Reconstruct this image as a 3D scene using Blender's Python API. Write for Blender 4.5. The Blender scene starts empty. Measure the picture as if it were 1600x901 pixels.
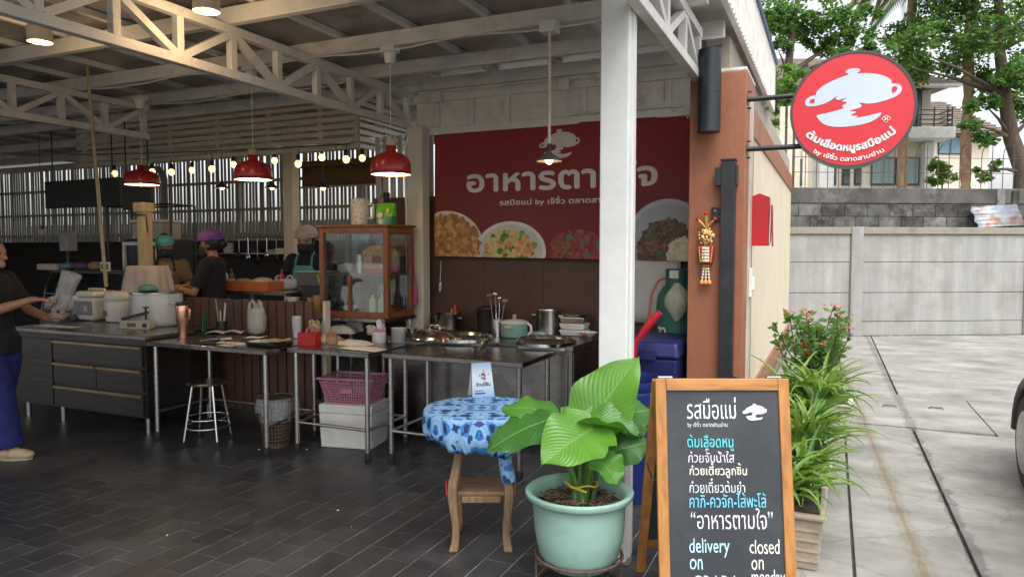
import bpy, bmesh, math, random
from mathutils import Vector, Matrix, Quaternion, noise
from mathutils.geometry import tessellate_polygon, interpolate_bezier
random.seed(7)
rad = math.radians
SC = bpy.context.scene
COL = SC.collection

# ------------------------------------------------------------------ camera
CAM_H = 1.55; FPX = 1111.0; YAW = rad(24.2); PITCH = rad(3.1)
cd = bpy.data.cameras.new('camera'); cam = bpy.data.objects.new('camera', cd); COL.objects.link(cam)
cd.sensor_width = 36.0; cd.lens = FPX / 1600 * 36; cd.clip_end = 500; cd.clip_start = 0.05
cam.location = (0, 0, CAM_H); cam.rotation_euler = (rad(90) - PITCH, 0, YAW)
SC.camera = cam

# ------------------------------------------------------------------ light
SUN_EL, SUN_AZ = rad(60), rad(-62)       # azimuth measured from +X, counter-clockwise
w = bpy.data.worlds.new('World'); SC.world = w; w.use_nodes = True
nt = w.node_tree; bg = nt.nodes['Background']
sky = nt.nodes.new('ShaderNodeTexSky'); sky.sky_type = 'NISHITA'; sky.sun_disc = False
sky.sun_elevation = SUN_EL; sky.sun_rotation = rad(90) - SUN_AZ
sky.air_density = 1.0; sky.dust_density = 4.0
hs = nt.nodes.new('ShaderNodeHueSaturation'); hs.inputs['Saturation'].default_value = 0.22
nt.links.new(sky.outputs[0], hs.inputs['Color']); nt.links.new(hs.outputs[0], bg.inputs[0])
bg.inputs[1].default_value = 0.15
sd = bpy.data.lights.new('sun', 'SUN'); so = bpy.data.objects.new('sun', sd); COL.objects.link(so)
sd.energy = 0.9; sd.angle = rad(40); sd.color = (1, .96, .9)
sdir = Vector((math.cos(SUN_EL) * math.cos(SUN_AZ), math.cos(SUN_EL) * math.sin(SUN_AZ), math.sin(SUN_EL)))
so.rotation_euler = sdir.to_track_quat('Z', 'Y').to_euler(); so.location = (3, -3, 12)
vs = SC.view_settings; vs.view_transform = 'Standard'; vs.look = 'None'; vs.gamma = 1; vs.exposure = 1.15
SC.render.engine = 'CYCLES'; SC.cycles.use_denoising = True
SC.cycles.max_bounces = 8; SC.cycles.diffuse_bounces = 4; SC.cycles.glossy_bounces = 4
SC.cycles.transparent_max_bounces = 12; SC.cycles.sample_clamp_indirect = 6; SC.cycles.caustics_reflective = False; SC.cycles.caustics_refractive = False

# ------------------------------------------------------------------ survey helpers (photo point -> place on a plane of the site)
RV = Vector((math.cos(YAW), math.sin(YAW), 0))
FV = Vector((-math.sin(YAW) * math.cos(PITCH), math.cos(YAW) * math.cos(PITCH), -math.sin(PITCH)))
UV_ = RV.cross(FV); CV = Vector((0, 0, CAM_H))
def ray(u, v): return RV * ((u - 800) / FPX) + UV_ * ((450.5 - v) / FPX) + FV
def gz(u, v, z=0.0): d = ray(u, v); return CV + d * ((z - CAM_H) / d.z)
def gy(u, v, y): d = ray(u, v); return CV + d * (y / d.y)
def gx(u, v, x): d = ray(u, v); return CV + d * (x / d.x)
def gt(u, v, t): return CV + ray(u, v) * t

# ------------------------------------------------------------------ mesh builder
class MB:
    def __init__(s): s.v = []; s.f = []; s.mi = []; s.uv = None
    def add(s, vs, fs, mi=0):
        b = len(s.v); s.v.extend([tuple(p) for p in vs])
        for f in fs: s.f.append(tuple(b + i for i in f)); s.mi.append(mi)
        return s
    def box(s, x0, x1, y0, y1, z0, z1, mi=0):
        return s.add([(x0,y0,z0),(x1,y0,z0),(x1,y1,z0),(x0,y1,z0),(x0,y0,z1),(x1,y0,z1),(x1,y1,z1),(x0,y1,z1)],
              [(0,3,2,1),(4,5,6,7),(0,1,5,4),(1,2,6,5),(2,3,7,6),(3,0,4,7)], mi)
    def frus(s, a0, b0, a1, b1, z0, z1, mi=0):   # box tapering from half sizes a0,b0 to a1,b1
        return s.add([(-a0,-b0,z0),(a0,-b0,z0),(a0,b0,z0),(-a0,b0,z0),(-a1,-b1,z1),(a1,-b1,z1),(a1,b1,z1),(-a1,b1,z1)],
              [(0,3,2,1),(4,5,6,7),(0,1,5,4),(1,2,6,5),(2,3,7,6),(3,0,4,7)], mi)
    def bar(s, p, q, w, h, up=(0,0,1), mi=0):    # rectangular bar from p to q
        p = Vector(p); q = Vector(q); d = (q - p).normalized(); up = Vector(up)
        a = d.cross(up)
        if a.length < 1e-4: a = d.cross(Vector((1,0,0)))
        a.normalize(); b = a.cross(d).normalized(); a *= w / 2; b *= h / 2
        return s.add([p-a-b, p+a-b, p+a+b, p-a+b, q-a-b, q+a-b, q+a+b, q-a+b],
              [(0,1,2,3),(7,6,5,4),(0,4,5,1),(1,5,6,2),(2,6,7,3),(3,7,4,0)], mi)
    def tube(s, pts, r, n=8, cap=True, mi=0):
        pts = [Vector(p) for p in pts]; m = len(pts)
        rs = r if isinstance(r, (list, tuple)) else [r] * m
        t0 = (pts[1] - pts[0]).normalized()
        a = t0.orthogonal().normalized(); rings = []
        for i, p in enumerate(pts):
            t = (pts[min(i+1, m-1)] - pts[max(i-1, 0)]).normalized()
            a = (a - t * a.dot(t)).normalized(); b = t.cross(a)
            rings.append([p + (a * math.cos(k*2*math.pi/n) + b * math.sin(k*2*math.pi/n)) * rs[i] for k in range(n)])
        vs = [q for rg in rings for q in rg]; fs = []
        for i in range(m-1):
            for k in range(n):
                fs.append((i*n+k, i*n+(k+1)%n, (i+1)*n+(k+1)%n, (i+1)*n+k))
        if cap: fs.append(tuple(range(n))[::-1]); fs.append(tuple((m-1)*n+k for k in range(n)))
        return s.add(vs, fs, mi)
    def lathe(s, prof, n=24, c=(0,0,0), sx=1, sy=1, mi=0, cap=True):
        vs = []; fs = []; m = len(prof)
        for r, z in prof:
            for k in range(n):
                a = k*2*math.pi/n; vs.append((c[0]+r*sx*math.cos(a), c[1]+r*sy*math.sin(a), c[2]+z))
        for i in range(m-1):
            for k in range(n): fs.append((i*n+k, i*n+(k+1)%n, (i+1)*n+(k+1)%n, (i+1)*n+k))
        if cap:
            if prof[0][0] > 1e-5: fs.append(tuple(range(n))[::-1])
            if prof[-1][0] > 1e-5: fs.append(tuple((m-1)*n+k for k in range(n)))
        return s.add(vs, fs, mi)
    def ball(s, c, rx, ry=None, rz=None, n=12, m=8, mi=0):
        ry = rx if ry is None else ry; rz = rx if rz is None else rz
        prof = [(max(1e-4, math.sin(math.pi*i/m)), -math.cos(math.pi*i/m)) for i in range(m+1)]
        vs = []; fs = []
        for r, z in prof:
            for k in range(n):
                a = k*2*math.pi/n; vs.append((c[0]+r*rx*math.cos(a), c[1]+r*ry*math.sin(a), c[2]+z*rz))
        for i in range(m):
            for k in range(n): fs.append((i*n+k, i*n+(k+1)%n, (i+1)*n+(k+1)%n, (i+1)*n+k))
        return s.add(vs, fs, mi)
    def prism(s, pts, d0, d1, axis='y', mi=0):   # 2D outline (a,b) extruded along axis from d0 to d1
        def P(a, b, d): return (a, d, b) if axis == 'y' else ((d, a, b) if axis == 'x' else (a, b, d))
        n = len(pts); vs = [P(a, b, d0) for a, b in pts] + [P(a, b, d1) for a, b in pts]
        tr = tessellate_polygon([[Vector((a, b, 0)) for a, b in pts]])
        fs = [tuple(t) for t in tr] + [tuple(i + n for i in t[::-1]) for t in tr]
        fs += [(i, (i+1) % n, n+(i+1) % n, n+i) for i in range(n)]
        return s.add(vs, fs, mi)
    def xf(s, mat, start=0):
        for i in range(start, len(s.v)): s.v[i] = tuple(mat @ Vector(s.v[i]))
        return s
    def mesh(s, name, smooth=None, fix=True):
        me = bpy.data.meshes.new(name); me.from_pydata(s.v, [], s.f)
        if any(s.mi): me.polygons.foreach_set('material_index', s.mi)
        if fix:
            b = bmesh.new(); b.from_mesh(me); bmesh.ops.recalc_face_normals(b, faces=b.faces); b.to_mesh(me); b.free()
        if smooth is not None:
            me.polygons.foreach_set('use_smooth', [True] * len(me.polygons))
            if smooth < 180: 
                try: me.set_sharp_from_angle(angle=rad(smooth))
                except Exception: pass
        me.update(); return me

def link(o, parent=None):
    COL.objects.link(o)
    if parent: o.parent = parent
    return o
def build(mb, name, mat, parent=None, smooth=None, bevel=0, fix=True, loc=None, rz=None):
    me = mb.mesh(name, smooth, fix) if isinstance(mb, MB) else mb
    for m in (mat if isinstance(mat, (list, tuple)) else [mat]): me.materials.append(m)
    o = bpy.data.objects.new(name, me); link(o, parent)
    if bevel:
        bv = o.modifiers.new('edge', 'BEVEL'); bv.width = bevel; bv.segments = 2; bv.limit_method = 'ANGLE'; bv.angle_limit = rad(40)
    if loc is not None: o.location = loc
    if rz is not None: o.rotation_euler = (0, 0, rz)
    return o
def tag(o, label, cat, group=None):
    o['label'] = label; o['category'] = cat
    if group: o['group'] = group
    return o
def thing(name, label, cat, loc=(0,0,0), rz=0, group=None):
    o = bpy.data.objects.new(name, None); link(o); o.location = loc; o.rotation_euler = (0,0,rz); o.empty_display_size = .1
    return tag(o, label, cat, group)
def struct(o): o['kind'] = 'structure'; return o
def stuff(o): o['kind'] = 'stuff'; return o
def copy_tree(o, parent=None):
    c = o.copy(); link(c, parent)
    for ch in list(o.children): copy_tree(ch, c)
    return c
def glow(parent, loc, watts, col=(1,.68,.36), r=.03):      # the light a lit lamp of the photo gives
    l = bpy.data.lights.new('lamp_light', 'POINT'); l.energy = watts; l.color = col; l.shadow_soft_size = r
    o = bpy.data.objects.new('lamp_light', l); link(o, parent); o.location = loc; return o
def B(*a, **k): return MB().box(*a, **k)

# ------------------------------------------------------------------ materials
MATS = {}
def M(name, col, rough=.5, metal=0., var=.12, scale=6., bump=0., bscale=40., trans=0., alpha=1., emit=None, es=1., coat=0., stretch=None, sub=0., spec=.5, rvar=.12, dirt=None):
    if name in MATS: return MATS[name]
    m = bpy.data.materials.new(name); m.use_nodes = True; t = m.node_tree; n = t.nodes; L = t.links
    p = n['Principled BSDF']; tc = n.new('ShaderNodeTexCoord'); src = tc.outputs['Object']
    if stretch:
        mp = n.new('ShaderNodeMapping'); mp.inputs['Scale'].default_value = stretch; L.new(src, mp.inputs[0]); src = mp.outputs[0]
    nz = n.new('ShaderNodeTexNoise'); nz.inputs['Scale'].default_value = scale; nz.inputs['Detail'].default_value = 6; nz.inputs['Roughness'].default_value = .62
    L.new(src, nz.inputs['Vector'])
    rp = n.new('ShaderNodeValToRGB'); c = col
    rp.color_ramp.elements[0].position = .28; rp.color_ramp.elements[1].position = .72
    rp.color_ramp.elements[0].color = (c[0]*(1-var*1.6), c[1]*(1-var*1.6), c[2]*(1-var*1.6), 1)
    rp.color_ramp.elements[1].color = (min(1,c[0]*(1+var)), min(1,c[1]*(1+var)), min(1,c[2]*(1+var)), 1)
    L.new(nz.outputs[0], rp.inputs[0]); out = rp.outputs[0]
    if dirt:      # large irregular stains: (colour, amount, scale)
        n2 = n.new('ShaderNodeTexNoise'); n2.inputs['Scale'].default_value = dirt[2]; n2.inputs['Detail'].default_value = 8; n2.inputs['Roughness'].default_value = .7
        L.new(tc.outputs['Object'], n2.inputs['Vector'])
        r2 = n.new('ShaderNodeValToRGB'); dp_ = dirt[3] if len(dirt) > 3 else (.48,.72); r2.color_ramp.elements[0].position = dp_[0]; r2.color_ramp.elements[1].position = dp_[1]
        r2.color_ramp.elements[0].color = (0,0,0,1); r2.color_ramp.elements[1].color = (dirt[1],)*3 + (1,)
        mx = n.new('ShaderNodeMixRGB'); mx.inputs[2].default_value = (*dirt[0], 1)
        L.new(n2.outputs[0], r2.inputs[0]); L.new(r2.outputs[0], mx.inputs[0]); L.new(out, mx.inputs[1]); out = mx.outputs[0]
    L.new(out, p.inputs['Base Color'])
    mr = n.new('ShaderNodeMapRange'); mr.inputs['To Min'].default_value = max(.02, rough - rvar); mr.inputs['To Max'].default_value = min(1, rough + rvar)
    L.new(nz.outputs[0], mr.inputs[0]); L.new(mr.outputs[0], p.inputs['Roughness'])
    p.inputs['Metallic'].default_value = metal; p.inputs['Specular IOR Level'].default_value = spec
    if trans: p.inputs['Transmission Weight'].default_value = trans
    if alpha < 1: p.inputs['Alpha'].default_value = alpha
    if coat: p.inputs['Coat Weight'].default_value = coat; p.inputs['Coat Roughness'].default_value = .15
    if sub: p.inputs['Subsurface Weight'].default_value = sub; p.inputs['Subsurface Radius'].default_value = (.02,.01,.006)
    if emit: p.inputs['Emission Color'].default_value = (*emit, 1); p.inputs['Emission Strength'].default_value = es
    if bump:
        nb = n.new('ShaderNodeTexNoise'); nb.inputs['Scale'].default_value = bscale; nb.inputs['Detail'].default_value = 5; L.new(src, nb.inputs['Vector'])
        bp = n.new('ShaderNodeBump'); bp.inputs['Strength'].default_value = bump; bp.inputs['Distance'].default_value = .01
        L.new(nb.outputs[0], bp.inputs['Height']); L.new(bp.outputs[0], p.inputs['Normal'])
    MATS[name] = m; return m
def glass(name, tint=(.9,.95,.95), fac=.12, rough=.03):
    if name in MATS: return MATS[name]
    m = bpy.data.materials.new(name); m.use_nodes = True; t = m.node_tree; n = t.nodes; L = t.links
    n.remove(n['Principled BSDF']); tr = n.new('ShaderNodeBsdfTransparent'); tr.inputs[0].default_value = (*tint, 1)
    g = n.new('ShaderNodeBsdfGlossy'); g.inputs['Roughness'].default_value = rough; g.inputs[0].default_value = (.9,.9,.9,1)
    mx = n.new('ShaderNodeMixShader'); nz = n.new('ShaderNodeTexNoise'); nz.inputs['Scale'].default_value = 6; nz.inputs['Detail'].default_value = 6
    mr = n.new('ShaderNodeMapRange'); mr.inputs['To Min'].default_value = fac*.6; mr.inputs['To Max'].default_value = fac*1.6
    L.new(nz.outputs[0], mr.inputs[0]); L.new(mr.outputs[0], mx.inputs[0]); L.new(tr.outputs[0], mx.inputs[1]); L.new(g.outputs[0], mx.inputs[2]); L.new(mx.outputs[0], n['Material Output'].inputs[0])
    MATS[name] = m; return m
def film(name, col=(.9,.9,.9), op=.4, rough=.25):      # milky plastic bag film
    if name in MATS: return MATS[name]
    m = bpy.data.materials.new(name); m.use_nodes = True; t = m.node_tree; n = t.nodes; L = t.links
    p = n['Principled BSDF']; p.inputs['Base Color'].default_value = (*col,1); p.inputs['Roughness'].default_value = rough
    tr = n.new('ShaderNodeBsdfTransparent'); mx = n.new('ShaderNodeMixShader'); nz = n.new('ShaderNodeTexNoise'); nz.inputs['Scale'].default_value = 22; nz.inputs['Detail'].default_value = 4
    mr = n.new('ShaderNodeMapRange'); mr.inputs['To Min'].default_value = max(0, op-.25); mr.inputs['To Max'].default_value = min(1, op+.25)
    bp = n.new('ShaderNodeBump'); bp.inputs['Strength'].default_value = .7; L.new(nz.outputs[0], bp.inputs['Height']); L.new(bp.outputs[0], p.inputs['Normal'])
    L.new(nz.outputs[0], mr.inputs[0]); L.new(mr.outputs[0], mx.inputs[0]); L.new(tr.outputs[0], mx.inputs[1]); L.new(p.outputs[0], mx.inputs[2]); L.new(mx.outputs[0], n['Material Output'].inputs[0])
    MATS[name] = m; return m
def leafmat(name, col, tl=.35, rough=.4, var=.25, dirt=None):
    if name in MATS: return MATS[name]
    m = M(name, col, rough, 0, var, 5, spec=.45, dirt=dirt); t = m.node_tree; n = t.nodes; L = t.links; p = n['Principled BSDF']
    trn = n.new('ShaderNodeBsdfTranslucent'); mx = n.new('ShaderNodeMixShader'); mx.inputs[0].default_value = tl
    trn.inputs[0].default_value = (col[0]*1.6+.02, col[1]*1.5+.03, col[2]*.7, 1)
    L.new(p.outputs[0], mx.inputs[1]); L.new(trn.outputs[0], mx.inputs[2]); L.new(mx.outputs[0], n['Material Output'].inputs[0])
    return m

STEEL = M('stainless', (.56,.55,.53), .3, 1, .1, 3, stretch=(1,1,14), rvar=.1)
STEELD = M('stainless_worn', (.36,.345,.33), .27, 1, .22, 2.2, bump=.06, rvar=.16, dirt=((.16,.15,.14), .6, 5))
CHROME = M('polished_steel', (.7,.7,.7), .18, 1, .06, 3, rvar=.06)
BLACKR = M('black_rubber', (.015,.015,.015), .7)
BLACKP = M('black_plastic', (.02,.02,.022), .4)
BLACKM = M('black_painted_metal', (.022,.024,.028), .38, 0, .3, 9, bump=.15, bscale=70)
WHITEM = M('white_painted_steel', (.72,.71,.68), .45, 0, .09, 5, bump=.08, dirt=((.3,.2,.12), .55, 4.5, (.56,.74)))
CREAM = M('cream_painted_steel', (.66,.6,.5), .5, 0, .08, 4, dirt=((.4,.34,.26), .3, 2.))
WOODP = M('orange_varnished_pine', (.42,.19,.055), .42, 0, .25, 4, bump=.12, bscale=18, stretch=(9,9,1.2))
WOODPH = M('orange_varnished_pine_cross', (.42,.19,.055), .42, 0, .25, 4, bump=.12, bscale=18, stretch=(1.2,9,9))
WOODR = M('reddish_cabinet_wood', (.2,.075,.03), .4, 0, .25, 4, bump=.1, bscale=20, stretch=(8,8,1.5))
WOODL = M('bare_old_wood', (.3,.19,.11), .65, 0, .3, 5, bump=.3, bscale=18, stretch=(10,10,1.4), dirt=((.12,.07,.04), .5, 6))
BROWNW = M('dark_brown_paint', (.085,.04,.028), .6, 0, .2, 5, bump=.08)
TERRA = M('terracotta_paint', (.33,.125,.065), .5, 0, .13, 3, bump=.25, bscale=45, stretch=(1,1,.4), dirt=((.2,.075,.04), .65, 2.6))
REDP = M('red_enamel', (.38,.018,.022), .3, 0, .08, coat=.3)
WHITEP = M('white_plastic', (.76,.75,.72), .4, 0, .04)
PAPER = M('paper', (.72,.71,.7), .7, 0, .06, 12, bump=.1)
SKIN = M('skin', (.42,.22,.14), .5, 0, .1, 12, sub=.1)
BLACKC = M('black_cotton', (.014,.014,.016), .9, 0, .25, 30, bump=.3, bscale=60)
CLEAR = glass('clear_glass'); BAG = film('clear_plastic_bag', (.8,.8,.78), .3)
WARM = (1, .72, .38)

# ------------------------------------------------------------------ lettering: outlines of the built-in font as flat filled pieces
UP = set('ิีึืั็'); TONE = set('่้๊๋์')
def contours(s):
    c = bpy.data.curves.new('t', 'FONT'); c.body = s; c.size = 1; o = bpy.data.objects.new('t', c); COL.objects.link(o)
    dg = bpy.context.evaluated_depsgraph_get(); cu = o.evaluated_get(dg).to_curve(dg); res = []
    for sp in cu.splines:
        b = sp.bezier_points; n = len(b); pts = []
        for i in range(n):
            p, q = b[i], b[(i+1) % n]
            if (p.handle_right - p.co).length < 1e-5 and (q.handle_left - q.co).length < 1e-5: pts.append(p.co.copy())
            else: pts += interpolate_bezier(p.co, p.handle_right, q.handle_left, q.co, 6)[:-1]
        res.append([(v.x, v.y) for v in pts])
    o.evaluated_get(dg).to_curve_clear(); bpy.data.objects.remove(o); bpy.data.curves.remove(c); return res
def area(c): return .5 * sum(c[i][0]*c[(i+1)%len(c)][1] - c[(i+1)%len(c)][0]*c[i][1] for i in range(len(c)))
def inside(p, c):
    r = False; n = len(c)
    for i in range(n):
        (x1,y1),(x2,y2) = c[i], c[(i+1)%n]
        if (y1 > p[1]) != (y2 > p[1]) and p[0] < (x2-x1)*(p[1]-y1)/(y2-y1)+x1: r = not r
    return r
def glyphs(s):
    out = []; k = 0
    for i in range(len(s)):
        if s[i] == ' ': continue
        cs = contours(s[:i+1]); new = cs[k:]; k = len(cs)
        if not new: continue
        if s[i] in TONE and i and s[i-1] in UP: new = [[(x, y+.21) for x, y in c] for c in new]
        if area(max(new, key=lambda c: abs(area(c)))) < 0: new = [c[::-1] for c in new]
        out += new
    return out
def lettering(s, mapf, bold=0., eps=.0006, fit=None):
    """fit=(x0,x1,y0,y1) scales the text to that box; mapf(x,y,k) gives the 3D point, k = layer number"""
    cs = [c for c in glyphs(s) if len(c) > 2]
    if not cs: return MB()
    if fit:
        xs = [p[0] for c in cs for p in c]; ys = [p[1] for c in cs for p in c]
        ax, ay = min(xs), min(ys); sx = (fit[1]-fit[0])/(max(xs)-ax); sy = (fit[3]-fit[2])/(max(ys)-ay)
        cs = [[(fit[0]+(x-ax)*sx, fit[2]+(y-ay)*sy) for x, y in c] for c in cs]
    sg = 1
    outer = [c for c in cs if area(c)*sg > 0]; holes = [c for c in cs if area(c)*sg <= 0]
    mb = MB(); lay = 0
    offs = [(0,0)] if not bold else [(0,0),(bold,0),(-bold,0),(0,bold),(0,-bold)]
    for (dx, dy) in offs:
        for i, c in enumerate(outer):
            hh = [h for h in holes if inside(h[0], c)]; loops = [c] + hh
            tr = tessellate_polygon([[Vector((x, y, 0)) for x, y in l] for l in loops])
            fl = [p for l in loops for p in l]; k = lay + (i % 3)
            mb.add([mapf(x+dx, y+dy, k*eps) for x, y in fl], tr)
        lay += 3
    return mb
LOGO = [(155,380),(165,350),(200,332),(232,328),(235,305),(270,275),(330,245),(400,222),(455,208),(430,200),(423,188),(440,175),(475,170),(512,175),(522,188),(510,200),(490,208),(560,210),(630,222),(690,246),(722,270),(722,296),(750,295),(780,308),(790,335),(775,365),(740,385),(690,400),(630,412),(570,413),(535,405),(512,400),(540,422),(525,437),(443,452),(515,460),(455,485),(522,488),(487,505),(600,490),(670,473),(650,505),(600,535),(520,552),(420,557),(330,548),(280,525),(250,490),(232,465),(330,452),(432,430),(400,420),(448,392),(398,385),(450,358),(385,375),(362,365),(375,342),(330,375),(290,392),(220,405),(170,400)]
LOGO = [((x-472)/318., (363-y)/318.) for x, y in LOGO]      # x in -1..1
LHOLES = [[(185,378),(195,356),(224,350),(224,384)], [(724,320),(745,310),(762,325),(752,350),(724,358)]]
LHOLES = [[((x-472)/318., (363-y)/318.) for x, y in h] for h in LHOLES]
def chaikin(p, it=2):
    for _ in range(it):
        q = []
        for i in range(len(p)):
            (x0,y0),(x1,y1) = p[i], p[(i+1) % len(p)]; q += [(x0*.78+x1*.22, y0*.78+y1*.22), (x0*.22+x1*.78, y0*.22+y1*.78)]
        p = q
    return p
LOGO = chaikin(LOGO); LHOLES = [chaikin(h) for h in LHOLES]
def flat(pts, mapf, lay=0.):
    tr = tessellate_polygon([[Vector((x, y, 0)) for x, y in pts]]); return MB().add([mapf(x, y, lay) for x, y in pts], tr)
# ================================================================== SETTING
def ground_mat():
    m = M('driveway_concrete', (.315,.308,.29), .8, 0, .14, 1.1, bump=.35, bscale=55, dirt=((.19,.185,.17), .75, 2.3))
    t = m.node_tree; n = t.nodes; L = t.links; p = n['Principled BSDF']
    base = p.inputs['Base Color'].links[0].from_socket
    geo = n.new('ShaderNodeNewGeometry'); sp = n.new('ShaderNodeSeparateXYZ'); L.new(geo.outputs['Position'], sp.inputs[0])
    nz = n.new('ShaderNodeTexNoise'); nz.inputs['Scale'].default_value = 5; nz.inputs['Detail'].default_value = 8; nz.inputs['Roughness'].default_value = .75; L.new(geo.outputs['Position'], nz.inputs['Vector'])
    def math_(op, a, b=None):
        x = n.new('ShaderNodeMath'); x.operation = op
        for i, q in enumerate((a, b)):
            if q is None: continue
            if isinstance(q, (int, float)): x.inputs[i].default_value = q
            else: L.new(q, x.inputs[i])
        return x.outputs[0]
    def line(x0, k, wid, amp, col, base, op=1.):
        # old water marks running along x = x0 + k*(7-y)
        xc = math_('ADD', math_('MULTIPLY', math_('SUBTRACT', 7.0, sp.outputs[1]), k), x0)
        d = math_('ABSOLUTE', math_('SUBTRACT', sp.outputs[0], xc))
        d = math_('SUBTRACT', d, math_('MULTIPLY', math_('SUBTRACT', nz.outputs[0], .5), amp))
        mr = n.new('ShaderNodeMapRange'); mr.inputs['From Min'].default_value = wid*.8; mr.inputs['From Max'].default_value = wid*1.15; mr.inputs['To Min'].default_value = op; mr.inputs['To Max'].default_value = 0
        L.new(d, mr.inputs[0]); mx = n.new('ShaderNodeMixRGB'); mx.inputs[2].default_value = (*col, 1)
        L.new(mr.outputs[0], mx.inputs[0]); L.new(base, mx.inputs[1]); return mx.outputs[0]
    b = line(.67, .01, .03, .3, (.17,.17,.165), base, .85)
    b = line(.30, .045, .05, .22, (.23,.2,.16), b, .6); b = line(.30, .045, .014, .09, (.19,.14,.08), b, .6)
    # broad trowel streaks across the slabs
    mp = n.new('ShaderNodeMapping'); mp.inputs['Scale'].default_value = (.9, 1.7, 1); mp.inputs['Rotation'].default_value = (0,0,.15); L.new(geo.outputs['Position'], mp.inputs[0])
    n3 = n.new('ShaderNodeTexNoise'); n3.inputs['Scale'].default_value = 1.6; n3.inputs['Detail'].default_value = 8; n3.inputs['Roughness'].default_value = .68; L.new(mp.outputs[0], n3.inputs['Vector'])
    r3 = n.new('ShaderNodeValToRGB'); r3.color_ramp.elements[0].position = .35; r3.color_ramp.elements[1].position = .7
    r3.color_ramp.elements[0].color = (.62,.62,.60,1); r3.color_ramp.elements[1].color = (1.2,1.2,1.2,1)
    L.new(n3.outputs[0], r3.inputs[0]); ml = n.new('ShaderNodeMixRGB'); ml.blend_type = 'MULTIPLY'; ml.inputs[0].default_value = 1
    L.new(b, ml.inputs[1]); L.new(r3.outputs[0], ml.inputs[2])
    # hairline cracks
    vo = n.new('ShaderNodeTexVoronoi'); vo.feature = 'DISTANCE_TO_EDGE'; vo.inputs['Scale'].default_value = .75
    wb = n.new('ShaderNodeMixRGB'); wb.blend_type = 'ADD'; wb.inputs[0].default_value = .22; L.new(geo.outputs['Position'], wb.inputs[1]); L.new(nz.outputs['Color'], wb.inputs[2]); L.new(wb.outputs[0], vo.inputs['Vector'])
    cr = n.new('ShaderNodeMapRange'); cr.inputs['From Min'].default_value = .002; cr.inputs['From Max'].default_value = .009; cr.inputs['To Min'].default_value = .32; cr.inputs['To Max'].default_value = 0.; L.new(vo.outputs['Distance'], cr.inputs[0])
    gate = math_('MULTIPLY', cr.outputs[0], math_('GREATER_THAN', n3.outputs[0], .5))
    mc = n.new('ShaderNodeMixRGB'); mc.inputs[2].default_value = (.07,.068,.062,1); L.new(gate, mc.inputs[0]); L.new(ml.outputs[0], mc.inputs[1]); L.new(mc.outputs[0], p.inputs['Base Color']); return m
CONC = ground_mat()
struct(build(MB().add([(-150,-60,-.05),(150,-60,-.05),(150,250,-.05),(-150,250,-.05)], [(0,1,2,3)]), 'ground', M('bare_ground', (.2,.19,.17), .9, 0, .25, .6, bump=.3)))
drv = struct(build(MB().add([(-.62,-30,-.03),(40,-30,-.03),(40,30,-.03),(-.62,30,-.03)], [(0,1,2,3)]), 'driveway', M('joint_sand', (.11,.105,.095), .9, 0, .3, 12)))
slabs = [(-.60,.125,-8,2.9),(-.60,.125,2.912,8.9),(-.60,.125,8.92,30),(.14,.665,-8,7.0),(.14,.665,8.56,30),(.685,6,-8,5.27),(.685,6,5.29,9.6),(.14,1.28,7.015,8.545),(.685,6,9.62,30),(6.02,30,-8,30)]
for x0,x1,y0,y1 in slabs:
    if (x0,y0) == (.685,5.29):
        build(B(x0,x1,y0,7.0,-.06,-.002), 'slab', CONC, drv, bevel=.004); build(B(1.3,x1,7.01,8.55,-.06,-.001), 'slab', CONC, drv, bevel=.004); x0 = .685; y0 = 8.56
    z = .012 if y0 == 7.015 else 0
    s = build(B(x0,x1,y0,y1,-.06,z), 'slab', CONC, drv, bevel=.005)
    if z:
        for hx in (.55, .95): build(MB().tube([(hx-.06,7.7+hx*.2,.01),(hx-.05,7.7+hx*.2,.03),(hx+.05,7.7+hx*.2,.03),(hx+.06,7.7+hx*.2,.01)], .008, 6), 'lifting_handle', STEELD, s)

# tiled floor ------------------------------------------------------
FLX0, FLX1, FLY0, FLY1 = -16., -.63, -3.6, 9.0  # front part is out of view, extended to cut light bounced onto the ceiling
fl = struct(build(B(FLX0, FLX1, FLY0, FLY1, -.06, -.0022), 'floor', M('pale_grout', (.27,.265,.255), .85, 0, .4, 7, bump=.2)))
def tile_mat(name, c):
    m = M(name, (c*.94, c*.98, c*1.1), .42, 0, .28, 3.5, bump=.12, bscale=25, dirt=((.11,.108,.106), .6, 2.6), rvar=.2)
    t = m.node_tree; n = t.nodes; L = t.links      # fine scuffs laid over the whole floor
    geo = n.new('ShaderNodeNewGeometry')
    for nd in [x for x in n if x.type == 'TEX_NOISE'] : L.new(geo.outputs['Position'], nd.inputs['Vector'])
    return m
TILES = [tile_mat('charcoal_tile_%d' % i, c) for i, c in enumerate((.036,.04,.045))]
PW, PL, G = .155, .205, .006
def tilemesh(i):
    a, b = (PW-G)/2, (PL-.004)/2
    mb = MB().frus(a, b, a-.0012, b-.001, -.0021, 0.0004); me = mb.mesh('tile'); me.materials.append(TILES[i]); return me
TM = [tilemesh(i) for i in range(3)]
cand = []
nx = int((-.63+16)/PW); 
for i in range(nx):
    x = FLX1 - PW*(i+.5)
    off = (i*.38 % 1.) * PL + random.uniform(-.03,.03)
    for j in range(int((FLY1-FLY0)/PL)-1):
        y = FLY0 + PL*(j+.5) + off
        if y + PL/2 > FLY1: continue
        q = Vector((x, y, 0)) - CV; zc = q.dot(FV); u = 800 + FPX*q.dot(RV)/max(zc, .01); v = 450.5 - FPX*q.dot(UV_)/max(zc, .01)
        vis = zc > .5 and -40 < u < 1060 and v < 940
        cand.append((0 if vis else 1, q.length, x, y))
cand.sort()
rest = MB()
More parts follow.
